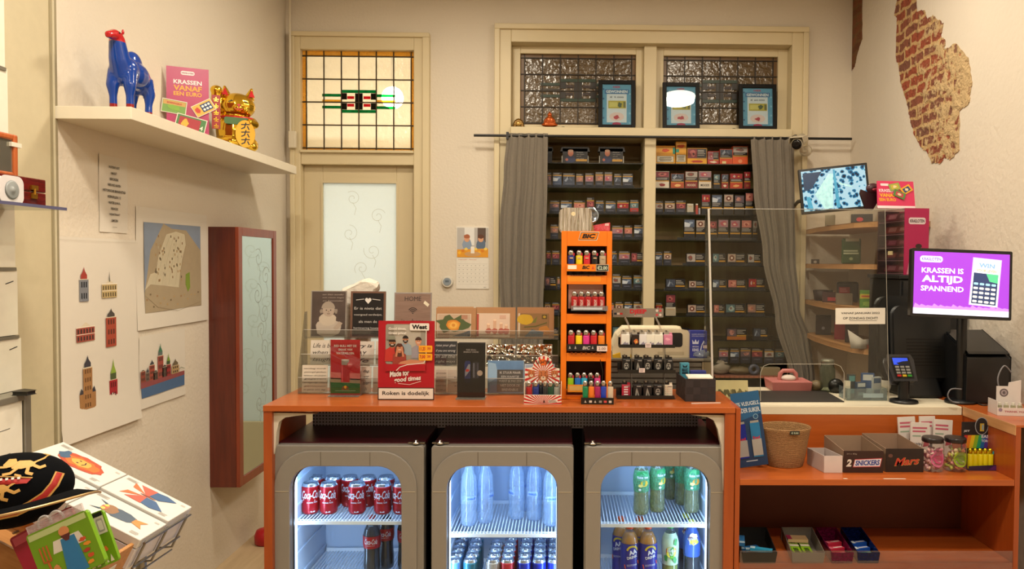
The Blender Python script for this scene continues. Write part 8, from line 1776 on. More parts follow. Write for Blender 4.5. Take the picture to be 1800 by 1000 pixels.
bx('filter_pack','light blue pack with a dark crown in the black basket',p.x-w_+.019,p.y+.125,16*k_,at(1195,638,p.y+.125).z-Z0-.0035,.02,'#4c9cb4',lambda b,W_,H_:(b.text('MAX',0,H_*.78,-.0006,mat('#0c1c28'),w=W_*.7,h=H_*.12,bold=.04),b.rrect(-W_*.35,W_*.35,H_*.66,H_*.71,.001,-.0006,mat('#14242c')),b.poly([(-W_*.22,H_*.86),(W_*.22,H_*.86),(W_*.3,H_*.95),(0,H_*.89),(-W_*.3,H_*.95)],-.0006,mat('#0c1c28'))),.1)
bx('sleeve_box','dark blue box lying in the black basket',p.x+.006,p.y+.075,28*k_,h_+7*k_,.03,'#232c74',lambda b,W_,H_:b.lines(-W_*.35,W_*.35,H_*.80,H_*.9,1,-.0006,mat('#b8b8c8'),.5,.1),0)
b=MB();b.box(-22*k_,22*k_,0,.06,0,.004,mat('#d8d4c8',.5));tag(b.build('white_card',None,(p.x+.000,p.y-.001,Z0+h_+.001),(.08,0,0)),'white card lying across the front rim of the black basket','card')
pp=ct(1241,709);b=MB();b.M=T(rz=.12);b.box(-.055,.055,-.003,.003,0,.002,mat('#d8ccc0',.5));tag(b.build('paper_strip',None,(pp.x,pp.y,Z0)),'thin white strip lying on the counter in front of the black basket','strip')
# ---- behind the counter: slatted grey cabinet, white machine, blue box
Yq=3.14;za_=at(1160,630,Yq).z;xq0,xq1=at(1072,640,Yq).x,at(1252,640,Yq).x
t=thing('slatted_cabinet','grey cabinet with horizontal slats behind the counter under the white machine','cabinet',(xq0,Yq,0));Wq=xq1-xq0;gm=mat('#5c564c',.6)
b=MB();b.box(0,Wq,.006,.36,0,za_-.012,gm)
for i in range(9):b.box(0,Wq-.045,.0,.0055,za_-.035-.024*i,za_-.019-.024*i,gm)
b.box(Wq-.043,Wq,0,.0055,za_-.26,za_-.014,mat('#8c7c60',.6));b.build('carcass',t,bevel=.001)
b=MB();b.box(-.005,Wq+.005,-.004,.365,za_-.0115,za_,mat('#6c665a',.5));b.build('top',t,bevel=.002)
Ym_=3.17;k_=Ym_/F;x0,x1=at(1080,600,Ym_).x,at(1216,600,Ym_).x;hM=at(1160,582,Ym_).z-za_;W_=x1-x0
t=thing('label_printer','cream desktop machine with a dark window standing on the slatted cabinet','machine',(x0,Ym_,za_+.0005));crm=mat('#cfc4a8',.4)
prof=[(0,0),(W_,0),(W_*.985,hM*.35),(W_*.955,hM*.85),(W_*.93,hM*.97),(W_*.88,hM),(W_*.15,hM),(W_*.06,hM*.75),(W_*.0,hM*.3)]
b=MB();b.prism(prof,0,.20,crm);b.build('housing',t,bevel=.008)
b=MB();b.prism(rr_pts(W_*.12,W_*.88,hM*.40,hM*.94,.012,5),-.0015,-.0002,mat('#1c1c20',.2));b.build('dark_window',t)
b=MB();b.box(W_*.56,W_*.90,-.0012,-.0002,hM*.10,hM*.22,mat('#b8ac90',.5));b.build('paper_slot',t)
Yb_=3.16;a,c=at(1213,582,Yb_),at(1243,582,Yb_);W_,H_=c.x-a.x,a.z-za_
def kg(b,W_,H_):
 y=-.0006;wq=mat('#b8bcd0');b.text('SLOWER APPLICATION',0,H_*.88,y,wq,w=W_*.8,h=H_*.045);b.text('WITH KING COMFORT',0,H_*.81,y,wq,w=W_*.8,h=H_*.045)
 b.poly([(-W_*.35,H_*.52),(0,H_*.52),(.02*W_,H_*.68),(-W_*.09,H_*.58),(-W_*.17,H_*.70),(-W_*.25,H_*.58),(-W_*.37,H_*.68)],y,wq);b.text('SMOKING',-W_*.17,H_*.42,y,wq,w=W_*.36,h=H_*.06,bold=.02);b.text('KING',-W_*.17,H_*.30,y,wq,w=W_*.36,h=H_*.11,bold=.04)
 b.stroke([(W_*.12,H_*.26),(W_*.2,H_*.48),(W_*.32,H_*.62)],W_*.07,y,wq);b.rect(W_*.28,W_*.5,H_*.36,H_*.48,y-.0004,mat('#c8b8c0'));b.text('MASCOTTE',0,H_*.1,y,wq,w=W_*.6,h=H_*.06,bold=.03)
bq=MB();bq.box(-W_/2,W_/2,0,.05,0,H_,mat('#2a3488',.4));kg(bq,W_,H_);tag(bq.build('filter_tube_box',None,((a.x+c.x)/2,Yb_,za_+.0005)),'dark blue box with crown and king lettering beside the cream machine','box')
pq=at(1234,622,3.12);b=MB();g=random.Random(9);b.ell((0,0,.014),(.035,.022,.018),glass('#dce6ec',1.6,.12,.25,'#b4c0c8'),14,10);b.v=[(v[0]*(1+g.uniform(-.2,.2)),v[1]*(1+g.uniform(-.2,.2)),max(0,v[2]*(1+g.uniform(-.25,.25))))for v in b.v];tag(b.build('plastic_wrapper',None,(pq.x+.004,3.165,za_+.0005)),'crumpled clear plastic wrapper beside the dark blue box','wrapper')
pq=at(1074,618,3.16);b=MB();b.hexa([(-.02,0,0),(.015,0,0),(.015,.04,0),(-.02,.04,0),(-.02,0,.012),(.012,0,.022),(.012,.04,.022),(-.02,.04,.01)],mat('#c8a020',.5));tag(b.build('yellow_cloth',None,(at(1077,618,3.16).x+.02,3.15,za_+.0005)),'small yellow cloth at the left end of the cream machine','cloth')
# ---- card rack
pr=ct(752,693);Yr_=pr.y;x0,x1=at(525,690,Yr_).x,at(980,690,Yr_).x;xc_=(x0+x1)/2;hw=(x1-x0)/2
t=thing('card_rack','wide clear acrylic three tier stand for greeting cards on the counter','card stand',(xc_,Yr_,Z0))
acr=glass('#eeeeea',1.8,.04,.04,'#d8d4cc');Yt3=[Yr_,Yr_+.035,Yr_+.07];z3=[.004,at(752,642,Yt3[1]).z-Z0,at(752,594,Yt3[2]).z-Z0]
zl3=[at(752,670,Yt3[0]).z-Z0,at(752,629,Yt3[1]).z-Z0,at(752,586,Yt3[2]).z-Z0]
for k in range(3):
 y0=Yt3[k]-Yr_;b=MB();b.box(-hw,hw,y0-.004,y0-.001,z3[k]-.003,zl3[k]+.012,acr);b.box(-hw,hw,y0-.001,y0+.031,z3[k]-.003,z3[k]-.0005,acr);b.box(-hw,hw,y0-.0045,y0-.0005,zl3[k]+.012,zl3[k]+.0135,mat('#c8c4bc',.2));b.build('tier',t)
for s_ in(-1,1):
 b=MB();x_=s_*(hw+.0015);b.prism([(-.004,0),(.10,0),(.10,z3[2]+.10),(.075,z3[2]+.10),(-.004,zl3[0]+.02)],x_-.0013,x_+.0013,acr,'yz');b.build('side_panel',t)
def card(px0,px1,pyt,k,label,paint,col,cat='greeting card',nm='greeting_card',th=.0015,yoff=.004,tilt=-.10,bev=0):
 Yk=Yt3[k]+yoff;a,c=at(px0,pyt,Yk),at(px1,pyt,Yk);W_,H_=c.x-a.x,a.z-(Z0+z3[k])
 b=MB();b.box(-W_/2,W_/2,0,th,0,H_,mat(col,.5));paint(b,W_,H_);o=b.build(nm,None,((a.x+c.x)/2,Yk,Z0+z3[k]+.0004),(tilt,0,0),bevel=bev);tag(o,label,cat,'cards in the acrylic stand');return o
ik=mat('#2c2a28',.5);whi=mat('#c8c4c0',.5)
def hand(lines_,col=None,sh=.3,pad=.86,hk=.6,bold=.0):
 def f(b,W_,H_):
  n=len(lines_)
  for i,s_ in enumerate(lines_):
   if s_:b.text(s_,0,H_*(.93-.90*(i+.5)/n),-.0005,col or ik,w=W_*min(pad,.13*len(s_)+.1),h=H_*.9/n*hk,shear=sh,bold=bold)
 return f
def baby(b,W_,H_):
 y=-.0006;b.rect(-W_*.47,W_*.47,H_*.02,H_*.98,y,mat('#4c403c',.4,noise=.4,scale=20));b.blob(W_*.0,H_*.2,W_*.36,H_*.2,y-.0003,mat('#b0a498'),.06,20);b.blob(-W_*.02,H_*.38,W_*.24,H_*.14,y-.0004,mat('#b8ac9c'),.06,18)
 b.disc(0,H_*.58,W_*.17,H_*.14,y-.0006,mat('#a8988a'));b.poly([(W_*.19*math.cos(a)-W_*.01,H_*.62+H_*.15*math.sin(a))for a in[PI*i/10 for i in range(11)]],y-.0009,mat('#988c80'))
 for s_ in(-1,1):b.disc(s_*W_*.06,H_*.58,W_*.018,H_*.012,y-.0009,mat('#2c2422'));b.blob(s_*W_*.2,H_*.56,W_*.05,H_*.05,y-.0009,mat('#8c8074'),.3)
 b.stroke([(-W_*.04,H_*.505),(0,H_*.50),(W_*.04,H_*.505)],W_*.015,y-.0009,mat('#5c4440'));b.disc(0,H_*.545,W_*.02,H_*.015,y-.0009,mat('#8c7868'));b.poly([(W_*.2,H_*.1),(W_*.4,H_*.3),(W_*.3,H_*.34),(W_*.14,H_*.2)],y-.0005,mat('#a89888'))
 for i,s_ in enumerate(('een klein wonder','een nieuw begin','zo bijzonder')):b.text(s_,W_*.12,H_*(.92-.07*i),y-.0004,mat('#a89c94'),w=W_*.6,h=H_*.035,shear=.3)
card(545,608,511,2,'metal plaque with a sepia photo of a baby in a knitted hat',baby,'#8c847c','plaque','metal_plaque',.004,.012,-.08,.001)
def heart(b,W_,H_):
 y=-.0006;b.rect(-W_*.44,W_*.44,H_*.02,H_*.96,y,mat('#1c1a1c',.35));
 pts=[(W_*.09*(math.sin(a)**3)*1.0,H_*.80+H_*.0052*(13*math.cos(a)-5*math.cos(2*a)-2*math.cos(3*a)-math.cos(4*a))*.9)for a in[2*PI*i/28 for i in range(28)]]
 b.poly(pts,y-.0004,mat('#d8d4d0'));b.stroke([(-W_*.34,H_*.81),(-W_*.12,H_*.83)],W_*.018,y-.0004,whi);b.stroke([(W_*.12,H_*.83),(W_*.34,H_*.81)],W_*.018,y-.0004,whi)
 for i,s_ in enumerate(('Er is niets dat','voorgoed verdwijnt,','als men de','herinnering bewaart')):b.text(s_,0,H_*(.63-.145*i),y-.0004,whi,w=W_*min(.8,.052*len(s_)),h=H_*.055)
card(615,677,512,2,'black metal plaque with a white heart and handwritten dutch text',heart,'#6c4c3c','plaque','metal_plaque',.004,.012,-.08,.001)
def home(b,W_,H_):
 y=-.0006;b.rect(-W_*.47,W_*.47,H_*.02,H_*.97,y,wood('#7c6458','#8c7468',0,12,.4,.2));dk=mat('#2c2628');b.text('HOME',0,H_*.86,y-.0004,dk,w=W_*.44,h=H_*.10);b.text('is where',0,H_*.36,y-.0004,dk,w=W_*.6,h=H_*.10)
 for q in(.05,.09,.13):b.stroke([(W_*q*math.cos(a),H_*.54+W_*q*math.sin(a)*1.1)for a in[PI*(.2+.06*i)for i in range(11)]],W_*.02,y-.0004,dk)
 b.disc(0,H_*.54,W_*.018,W_*.018,y-.0004,dk);b.poly([(W_*.28,H_*.76),(W_*.40,H_*.68),(W_*.44,H_*.74),(W_*.32,H_*.82)],y-.0006,mat('#d8d0b8'))
card(692,758,514,2,'brown wood print plaque reading home is where with a wifi sign',home,'#8c8480','plaque','metal_plaque',.004,.012,-.08,.001)
kraft=mat('#a87c54',.6)
def kcard(paint,ins=.06):
 def f(b,W_,H_):b.rect(-W_*.47,W_*.36,H_*.03,H_*.80,-.0012,mat('#d0c0ac'));b.rect(-W_*.45,W_*.34,H_*.05,H_*.78,-.0015,mat('#c8b8a0'));paint(b,W_,H_)
 return f
def rose(b,W_,H_):
 y=-.0018;b.rect(-W_*.45,W_*.34,H_*.05,H_*.78,y,mat('#b8a088'));b.blob(-W_*.1,H_*.45,W_*.34,H_*.28,y-.0002,mat('#4c5a34'),.4,18);b.poly([(-W_*.1,H_*.05),(W_*.34,H_*.05),(W_*.34,H_*.25)],y-.0003,mat('#3c4858'))
 for q,c in((.17,'#c87c28'),(.13,'#d89838'),(.09,'#e0ac50'),(.045,'#c88430')):b.blob(-W_*.07,H_*.42,W_*q,W_*q*.8,y-.0004-(.17-q)*.004,mat(c),.12,16)
 b.rect(W_*.12,W_*.27,H_*.62,H_*.76,y-.0006,mat('#a87c64'))
def mush(b,W_,H_):
 y=-.0018;b.rect(-W_*.42,W_*.34,H_*.05,H_*.78,y,mat('#d0b8a4'))
 for cx,hh in((-.18,.45),(-.02,.58),(.14,.48),(.27,.42)):b.rect(W_*(cx-.04),W_*(cx+.04),H_*.1,H_*hh,y-.0003,mat('#c8a084'));b.blob(W_*cx,H_*.22,W_*.08,H_*.09,y-.0006,mat('#a85848'),.2);b.blob(W_*cx,H_*hh,W_*.04,H_*.03,y-.0007,mat('#e0c4a8'),.2)
 b.rect(W_*.1,W_*.26,H_*.62,H_*.74,y-.0006,mat('#c4a08c'));b.rect(-W_*.47,-W_*.42,H_*.05,H_*.78,y-.0002,mat('#a84838'))
def lemon(b,W_,H_):
 y=-.0018;b.rect(-W_*.42,W_*.36,H_*.05,H_*.80,y,mat('#8c6c44'));b.blob(-W_*.28,H_*.60,W_*.22,H_*.17,y-.0003,mat('#c8a428'),.06,18);b.blob(W_*.24,H_*.24,W_*.16,H_*.16,y-.0003,mat('#b87c34'),.1,16);b.poly([(-W_*.3,H_*.05),(W_*.2,H_*.05),(W_*.22,H_*.2),(-W_*.1,H_*.28)],y-.0005,mat('#3c5c74'))
 b.stroke([(-W_*.3,H_*.36),(0,H_*.38),(W_*.3,H_*.50)],W_*.03,y-.0006,mat('#5c5c2c'));b.poly([(-W_*.1,H_*.5),(W_*.05,H_*.72),(W_*.0,H_*.5)],y-.0006,mat('#6c7430'));b.rect(W_*.17,W_*.31,H_*.62,H_*.76,y-.0007,mat('#5c4c20'));b.disc(W_*.24,H_*.69,W_*.04,H_*.04,y-.0009,mat('#b8982c'))
card(766,838,541,2,'kraft envelope card with a yellow rose photo',kcard(rose),'#a87c54',th=.008,yoff=.010)
card(836,906,540,2,'kraft envelope card with small figurines on a pale background',kcard(mush),'#a87c54',th=.008,yoff=.010)
card(909,974,540,2,'kraft envelope card with a lemon still life',kcard(lemon),'#a87c54',th=.008,yoff=.010)
card(768,832,539,2,'plain kraft envelope behind the yellow rose card',lambda b,W_,H_:None,'#b08860',th=.003,yoff=.020)
card(545,603,598,1,'white card reading life is better when you laughing',hand(['Life is better','when you','laughing']),'#ccc4b8',yoff=.008)
card(608,657,600,1,'white card reading a lovely day is life',hand(['every is','DAY','life'],bold=.02),'#ccc4b8',yoff=.008)
card(660,760,600,1,'white card mostly hidden behind the red smoking poster',hand(['you are','my','sunshine']),'#c8c0b4',yoff=.008)
card(763,803,600,1,'dark grey card with white script raise your glass',hand(['raise your glass','if you are wrong','in all the','right ways'],whi),'#303234',yoff=.008)
card(806,853,602,1,'dark card behind the black can stand on the middle tier',hand(['hello','you'],whi),'#2c2a2a',yoff=.008)
def foil(b,W_,H_):
 m,nt,b_,out=_new('crinkled_foil');b_.inputs['Metallic'].default_value=1;b_.inputs['Roughness'].default_value=.12;b_.inputs['Base Color'].default_value=lin('#b0a898')
 tc=nt.nodes.new('ShaderNodeTexCoord');nz=nt.nodes.new('ShaderNodeTexVoronoi');nz.inputs['Scale'].default_value=60;nt.links.new(tc.outputs['Object'],nz.inputs[0]);bp=nt.nodes.new('ShaderNodeBump');bp.inputs['Strength'].default_value=1;bp.inputs['Distance'].default_value=.01;nt.links.new(nz.outputs['Distance'],bp.inputs['Height']);nt.links.new(bp.outputs[0],b_.inputs['Normal'])
 b.rect(-W_*.49,W_*.49,H_*.01,H_*.99,-.0005,m)
 for i in range(9):b.rect(W_*.46,W_*.475,H_*(.06+.1*i),H_*(.11+.1*i),-.0008,mat('#e0dcd0'))
card(855,906,605,1,'crinkled silver foil card, left of two on the middle tier',foil,'#8c8880',yoff=.006)
card(908,971,605,1,'crinkled silver foil card, right of two on the middle tier',foil,'#8c8880',yoff=.006)
card(530,575,642,0,'square white card with many small handwritten lines at the left end of the bottom tier',hand(['vandaag wordt','gezorgd gedaan','lekker druk/jes','gegeven','en eigenlijk meer','genieten','en geluk elke dag'],hk=.5),'#cfc6b6',yoff=.006)
card(579,630,645,0,'white card hidden behind the watermelon drink sign',hand(['fijne','dag']),'#c8c0b0',yoff=.006)
card(634,652,645,0,'narrow visible white card with a bold letter between the two red signs',hand(['dag.','wat','hier','N'],bold=.01),'#ccc4b6',yoff=.006)
card(655,762,645,0,'white card mostly hidden behind the smoking poster on the bottom tier',hand(['liefs','van','mij']),'#ccc4b6',yoff=.006)
card(765,785,650,0,'white card with grey capital lines right of the smoking poster',hand(['OF HOEVEN','OF HOEVEN','IN DEZE','LIJST MEI','SIMPLE'],mat('#6c665c'),0,hk=.35),'#cfc6b6',yoff=.005)
card(786,852,650,0,'white card with sparse grey capitals left of the black can stand',hand(['','NAAR','LIK','OUDE',''],mat('#6c665c'),0,hk=.35),'#cfc6b6',yoff=.005)
def blue(b,W_,H_):
 b.rect(-W_*.48,W_*.48,H_*.02,H_*.98,-.0005,mat('#5c80a8',.5,noise=.4,scale=18));b.poly([(-W_*.48,H_*.3),(-W_*.2,H_*.5),(-W_*.28,H_*.9),(-W_*.48,H_*.95)],-.0007,mat('#8cacc8'));b.rect(-W_*.24,W_*.48,H_*.04,H_*.72,-.0009,mat('#4a4844'))
 for i,s_ in enumerate(('IK STUUR MAAR','EEN KAARTJE','WANT IK PAS ZEIS','NIET DOOR DE','BRIEVENBUS')):b.text(s_,W_*.12,H_*(.63-.13*i),-.0012,whi,w=W_*.62*min(1,len(s_)/14),h=H_*.075)
card(857,921,634,0,'blue card with a dark panel of white dutch lettering left of the tiger display',blue,'#7c98b4',yoff=.004)
card(922,975,640,0,'pale blue card half hidden behind the tiger display',lambda b,W_,H_:b.rect(-W_*.46,W_*.46,H_*.05,H_*.95,-.0005,mat('#8c9cb0')),'#a8b4c0',yoff=.006)
# ---- red poster stand
pw=ct(714,703);Yw_=pw.y;kw=Yw_/F;a,c=at(664,564,Yw_),at(763,564,Yw_);W_,H_=c.x-a.x,a.z-Z0
t=thing('poster_stand','red smoking poster with four laughing people and a white warning strip','sign',((a.x+c.x)/2,Yw_,Z0),rot=(-.04,0,0))
redp=mat('#a01220',.35);b=MB();b.box(-W_/2,W_/2,0,.006,0,H_,redp);y=-.0006
def S(px,py):v=at(px,py,Yw_);return v.x-(a.x+c.x)/2,v.z-Z0
x0,zb1=S(664,702);x1,zt1=S(763,683)
b.rect(-W_/2,W_/2,0,H_*.155,y,mat('#181414'));b.rect(-W_*.485,W_*.485,H_*.012,H_*.145,y-.0002,mat('#d4ccc0'));b.text('Roken is dodelijk',0,H_*.078,y-.0005,mat('#201c1c'),w=W_*.84,h=H_*.065,bold=.02)
ph0,ph1=S(677,640),S(748,570);yp=y-.0002
b.poly(rr_pts(ph0[0],ph1[0],ph0[1],ph1[1],.008,5),yp,mat('#8c8478'));b.rect(ph0[0]+.03,ph1[0]-.02,ph0[1]+.06,ph1[1]-.004,yp-.0001,mat('#a49c90'))
def fig(px,py,r,skin_,hair,shirt,y,beard=False,long_=False,side=0):
 u,v=S(px,py);q=r*kw
 b.poly([(u-q*1.9,v-q*4.6),(u+q*1.9,v-q*4.6),(u+q*1.7,v-q*1.7),(u+q*.5,v-q*1.0),(u-q*.5,v-q*1.0),(u-q*1.7,v-q*1.7)],y,mat(shirt));
 if long_:b.blob(u,v-q*.6,q*1.25,q*1.9,y-.0002,mat(hair),.08,16)
 b.rect(u-q*.35,u+q*.35,v-q*1.3,v-q*.4,y-.0003,mat(skin_));b.disc(u,v,q*.82,q*1.05,y-.0004,mat(skin_));b.poly([(u+q*.88*math.cos(a_),v+q*.25+q*.95*math.sin(a_))for a_ in[PI*i/10 for i in range(11)]],y-.0005,mat(hair))
 if beard:b.poly([(u+q*.78*math.cos(a_),v-q*.2+q*.85*math.sin(a_))for a_ in[PI+PI*i/10 for i in range(11)]],y-.0006,mat(hair));
 b.rect(u-q*.35,u+q*.35,v-q*.52,v-q*.34,y-.0008,mat('#d8c8bc'));[b.disc(u+s_*q*.32,v+q*.1,q*.11,q*.08,y-.0008,mat('#241814'))for s_ in(-1,1)];b.disc(u,v-q*.15,q*.12,q*.14,y-.0007,mat('#a06c50'))
fig(712,597,6,'#a87050','#1c1412','#88949c',yp-.0004,True)
fig(735,600,6.5,'#c08464','#3c241c','#8c848c',yp-.0012)
fig(689,603,7,'#a06848','#2c1c14','#b02c24',yp-.0020,True);u,v=S(687,597);b.poly([(u-.018,v),(u+.016,v),(u+.013,v+.014),(u-.012,v+.015)],yp-.0034,mat('#7c7c6c'))
fig(702,612,6.5,'#b87858','#4c2418','#8c3428',yp-.0036,False,True)
u,v=S(702,612);b.stroke([(u-.012,v-.03),(u-.006,v+.004)],.007,yp-.0048,mat('#b87858'));b.stroke([(u+.014,v-.03),(u+.008,v+.004)],.007,yp-.0048,mat('#b87858'))
b.poly([S(*q_)for q_ in((677,640),(748,640),(748,652),(677,652))][::-1],yp-.0050,redp);b.poly([S(*q_)for q_ in((700,640),(748,640),(746,634),(720,632),(704,636))][::-1],yp-.0049,mat('#b87858'))
b.stroke([S(749,572),S(749,630),S(745,638),S(716,641),S(703,645),S(697,651)],.003,yp-.0052,mat('#d0c8c0'))
b.text('Good times,',*S(698,578),yp-.005,mat('#d8d0c8'),w=31*kw,h=5.5*kw,bold=.03);b.text('Great price!',*S(698,586),yp-.005,mat('#d8d0c8'),w=31*kw,h=5.5*kw,bold=.03)
wl0,wl1=S(720,581),S(754,568.5);b.rrect(wl0[0],wl1[0],wl0[1],wl1[1],.004,yp-.0054,mat('#d8d0c8'));b.text('West',(wl0[0]+wl1[0])/2,(wl0[1]+wl1[1])/2,yp-.0058,mat('#141212'),w=27*kw,h=8*kw,bold=.05)
for py,s1,s2 in((613.5,'11,25','35'),(627.5,'7,00','20')):
 q0,q1=S(736,py+6),S(760,py-6);b.rrect(q0[0],q1[0],q0[1],q1[1],.004,yp-.0056,mat('#e09818'));b.text(s1,*S(742.5,py),yp-.006,mat('#a81c20'),w=10*kw,h=7*kw,bold=.03);b.text(s2,*S(754,py-1),yp-.006,mat('#a81c20'),w=6*kw,h=4*kw,bold=.03)
b.text('Made for',*S(702,656),yp-.002,mat('#d8d0c8'),w=35*kw,h=11*kw,bold=.03,shear=.2,rot=.10);b.text('good times',*S(716,667),yp-.0022,mat('#d8d0c8'),w=48*kw,h=11*kw,bold=.03,shear=.2,rot=.10);b.stroke([S(700,674),S(720,676),S(740,670)],.0015,yp-.002,mat('#d8d0c8'))
b.build('printed_board',t)
b=MB();b.box(-W_*.3,W_*.3,.007,.055,0,.003,clr2);b.build('foot',t)
# ---- watermelon drink stand
def acrylic_sign(px0,px1,pyt,pyb,label,paint,col,foot_w=1.0):
 p=ct((px0+px1)/2,pyb);Y=p.y+.018;a,c=at(px0,pyt,Y),at(px1,pyt,Y);W_,H_=c.x-a.x,a.z-Z0
 t=thing('sign_holder',label,'sign',((a.x+c.x)/2,Y,Z0),rot=(0,0,0))
 b=MB();b.box(-W_/2,W_/2,0,.002,.004,H_,mat(col,.35));paint(b,W_,H_);b.build('insert',t)
 b=MB();b.box(-W_/2-.002,W_/2+.002,-.010,-.0085,.004,H_+.002,glass('#f4f4f2',1.0,.02));b.box(-W_/2-.002,W_/2+.002,-.030,.035,0,.0035,glass('#e8ece6',1.8,.04,.10,'#d8dcd4'));b.build('acrylic_holder',t)
 return t
def wm(b,W_,H_):
 y=-.0006;b.poly([(-W_/2,H_*.04),(W_/2,H_*.04),(W_/2,H_*.24),(-W_/2,H_*.26)],y,mat('#1c5a2c'));b.poly([(-W_/2,H_*.24),(W_/2,H_*.22),(W_/2,H_*.30),(-W_/2,H_*.32)],y-.0001,mat('#8c7c64'));b.poly([(-W_/2,H_*.30),(W_/2,H_*.28),(W_/2,H_*.40),(-W_/2,H_*.42)],y-.0001,mat('#c46c68'))
 for i,s_ in enumerate(('RED BULL MET DE','SMAAK VAN','WATERMELOEN.')):b.text(s_,0,H_*(.89-.065*i),y,mat('#d8c8c4'),w=W_*.048*len(s_)+.004,h=H_*.042,bold=.03)
 b.rect(-W_*.15,W_*.15,H_*.24,H_*.56,y-.0004,mat('#a01820'));b.rect(-W_*.13,W_*.13,H_*.55,H_*.64,y-.0006,mat('#b0aca8',.3,.7));b.disc(0,H_*.64,W_*.13,H_*.015,y-.0008,mat('#c8c4c0'));b.rect(-W_*.13,-W_*.08,H_*.25,H_*.55,y-.0008,mat('#c44850'));b.disc(W_*.16,H_*.56,W_*.09,W_*.09,y-.0009,mat('#c04048'));b.lines(W_*.10,W_*.22,H_*.545,H_*.575,2,y-.0012,mat('#e0b0b0'),.5,0)
 b.disc(0,H_*.155,W_*.05,W_*.05,y-.0006,mat('#d8a820'));b.poly([(-W_*.12,H_*.14),(-W_*.02,H_*.15),(-W_*.05,H_*.17)],y-.0008,mat('#b81c20'));b.poly([(W_*.12,H_*.14),(W_*.02,H_*.15),(W_*.05,H_*.17)],y-.0008,mat('#b81c20'));b.text('RED BULL',0,H_*.115,y-.0006,mat('#b83028'),w=W_*.25,h=H_*.018,bold=.03);b.lines(-W_*.35,W_*.35,H_*.08,H_*.095,1,y-.0004,mat('#8cac8c'),.5,0)
acrylic_sign(581,633,597,697,'small red and green watermelon energy drink sign in a clear holder',wm,'#ac1a24')
def bk_(b,W_,H_):
 y=-.0006;b.text('RED BULL',0,H_*.88,y,mat('#a8a0a0'),w=W_*.36,h=H_*.028,bold=.03);b.text('ENERGY DRINK',0,H_*.84,y,mat('#a8a0a0'),w=W_*.55,h=H_*.028,bold=.03)
 b.poly([(-W_*.24,H_*.36),(-W_*.02,H_*.36),(-W_*.02,H_*.64),(-W_*.06,H_*.68),(-W_*.20,H_*.68),(-W_*.24,H_*.64)],y-.0002,mat('#20306c'));b.rect(-W_*.22,-W_*.04,H_*.38,H_*.62,y-.0003,mat('#8c909c'));b.poly([(-W_*.24,H_*.38),(-W_*.02,H_*.52),(-W_*.02,H_*.38)],y-.0004,mat('#1c2858'));b.poly([(-W_*.24,H_*.62),(-W_*.24,H_*.48),(-W_*.1,H_*.62)],y-.0004,mat('#20306c'));b.blob(-W_*.13,H_*.51,W_*.07,H_*.025,y-.0006,mat('#b83030'),.3)
 b.rect(W_*.04,W_*.28,H_*.36,H_*.66,y-.0002,mat('#30303c'));b.rect(W_*.07,W_*.12,H_*.38,H_*.64,y-.0004,mat('#6c7080'));b.rect(W_*.22,W_*.25,H_*.38,H_*.64,y-.0004,mat('#54586c'));b.disc(W_*.31,H_*.46,W_*.10,W_*.10,y-.0006,mat('#b8a89c'))
 b.rect(-W_*.24,-W_*.02,H_*.28,H_*.35,y-.0002,mat('#14182c'))
acrylic_sign(804,853,603,702,'slim black energy drink sign in a clear holder between the card rows',bk_,'#101218')
# ---- paper bag behind the rack
Yg=Yr_+.155;g=random.Random(21);px_=[(598,520),(601,508),(610,502),(622,498),(636,491),(650,488),(664,493),(668,499),(661,505),(656,520),(650,600),(648,687),(612,687),(606,600)]
q=[at(px,py,Yg)for px,py in px_];o0=at(632,687,Yg);zb_g=Z0
vs=[];n=len(q)
for k,(dy,sc)in enumerate(((-.014,.9),(-.004,1.0),(.008,.98),(.02,.86))):
 for v in q:vs.append(((v.x-o0.x)*sc+g.uniform(-.003,.003),dy+g.uniform(-.004,.004),max(0,(v.z-Z0)*(1-.03*abs(k-1))+(g.uniform(-.004,.004)if v.z>Z0+.02 else 0))))
b=MB();b.add(vs,[(k*n+i,k*n+(i+1)%n,(k+1)*n+(i+1)%n,(k+1)*n+i)for k in range(3)for i in range(n)]+[tuple(range(n-1,-1,-1)),tuple(3*n+i for i in range(n))],mat('#d8d0c4',.7,bump=.6,bscale=40),False)
tag(b.build('paper_bag',None,(o0.x,Yg,Z0)),'crumpled white paper bag sticking up behind the plaques','paper bag')
# ============================================================ RIGHT SHELF UNIT: rest
p=shp(1722,827);k_=p.y/F
t=thing('torch_lighter_display','black rainbow cardboard display of yellow lighters at the right end of the shelf','display',(p.x,p.y,zsh+.0005),rot=(0,0,-.0))
b=MB();b.box(-.04,.085,.055,.058,0,.17,mat('#141418',.4));cols_=['#a82420','#c87018','#c8a818','#7ca020','#208c5c','#1c5c94','#4c2c7c']
for i,c_ in enumerate(cols_):b.poly([(-.04+.014*i,.07),(-.026+.014*i,.07),(-.016+.014*i,.12),(-.03+.014*i,.12)],.0545,mat(c_))
b.text('EASY',.055,.115,.054,mat('#c8c4c8'),w=.04,h=.012,bold=.03);b.text('TORCH',.055,.098,.054,mat('#c8c4c8'),w=.04,h=.010,bold=.03);b.disc(.035,.155,.026,.034,.0540,mat('#8c8c90'));b.disc(.035,.155,.023,.031,.0536,mat('#18181c'));b.rect(.028,.044,.135,.165,.0532,mat('#a88c30'));b.rect(.036,.042,.14,.160,.053,mat('#6c8ca0'));b.text('JET',-.022,.135,.054,mat('#b8b4b8'),w=.024,h=.009,bold=.03)
b.build('header',t)
b=MB();b.prism([(-.042,0),(.085,0),(.085,.022),(-.042,.016)],-.003,-.0005,mat('#241c3c',.4));b.box(-.042,.085,0,.054,0,.002,mat('#241c3c',.4));b.poly([(.03,.002),(.083,.002),(.083,.02),(.05,.018)],-.0035,mat('#4c1c5c'));b.build('tray',t)
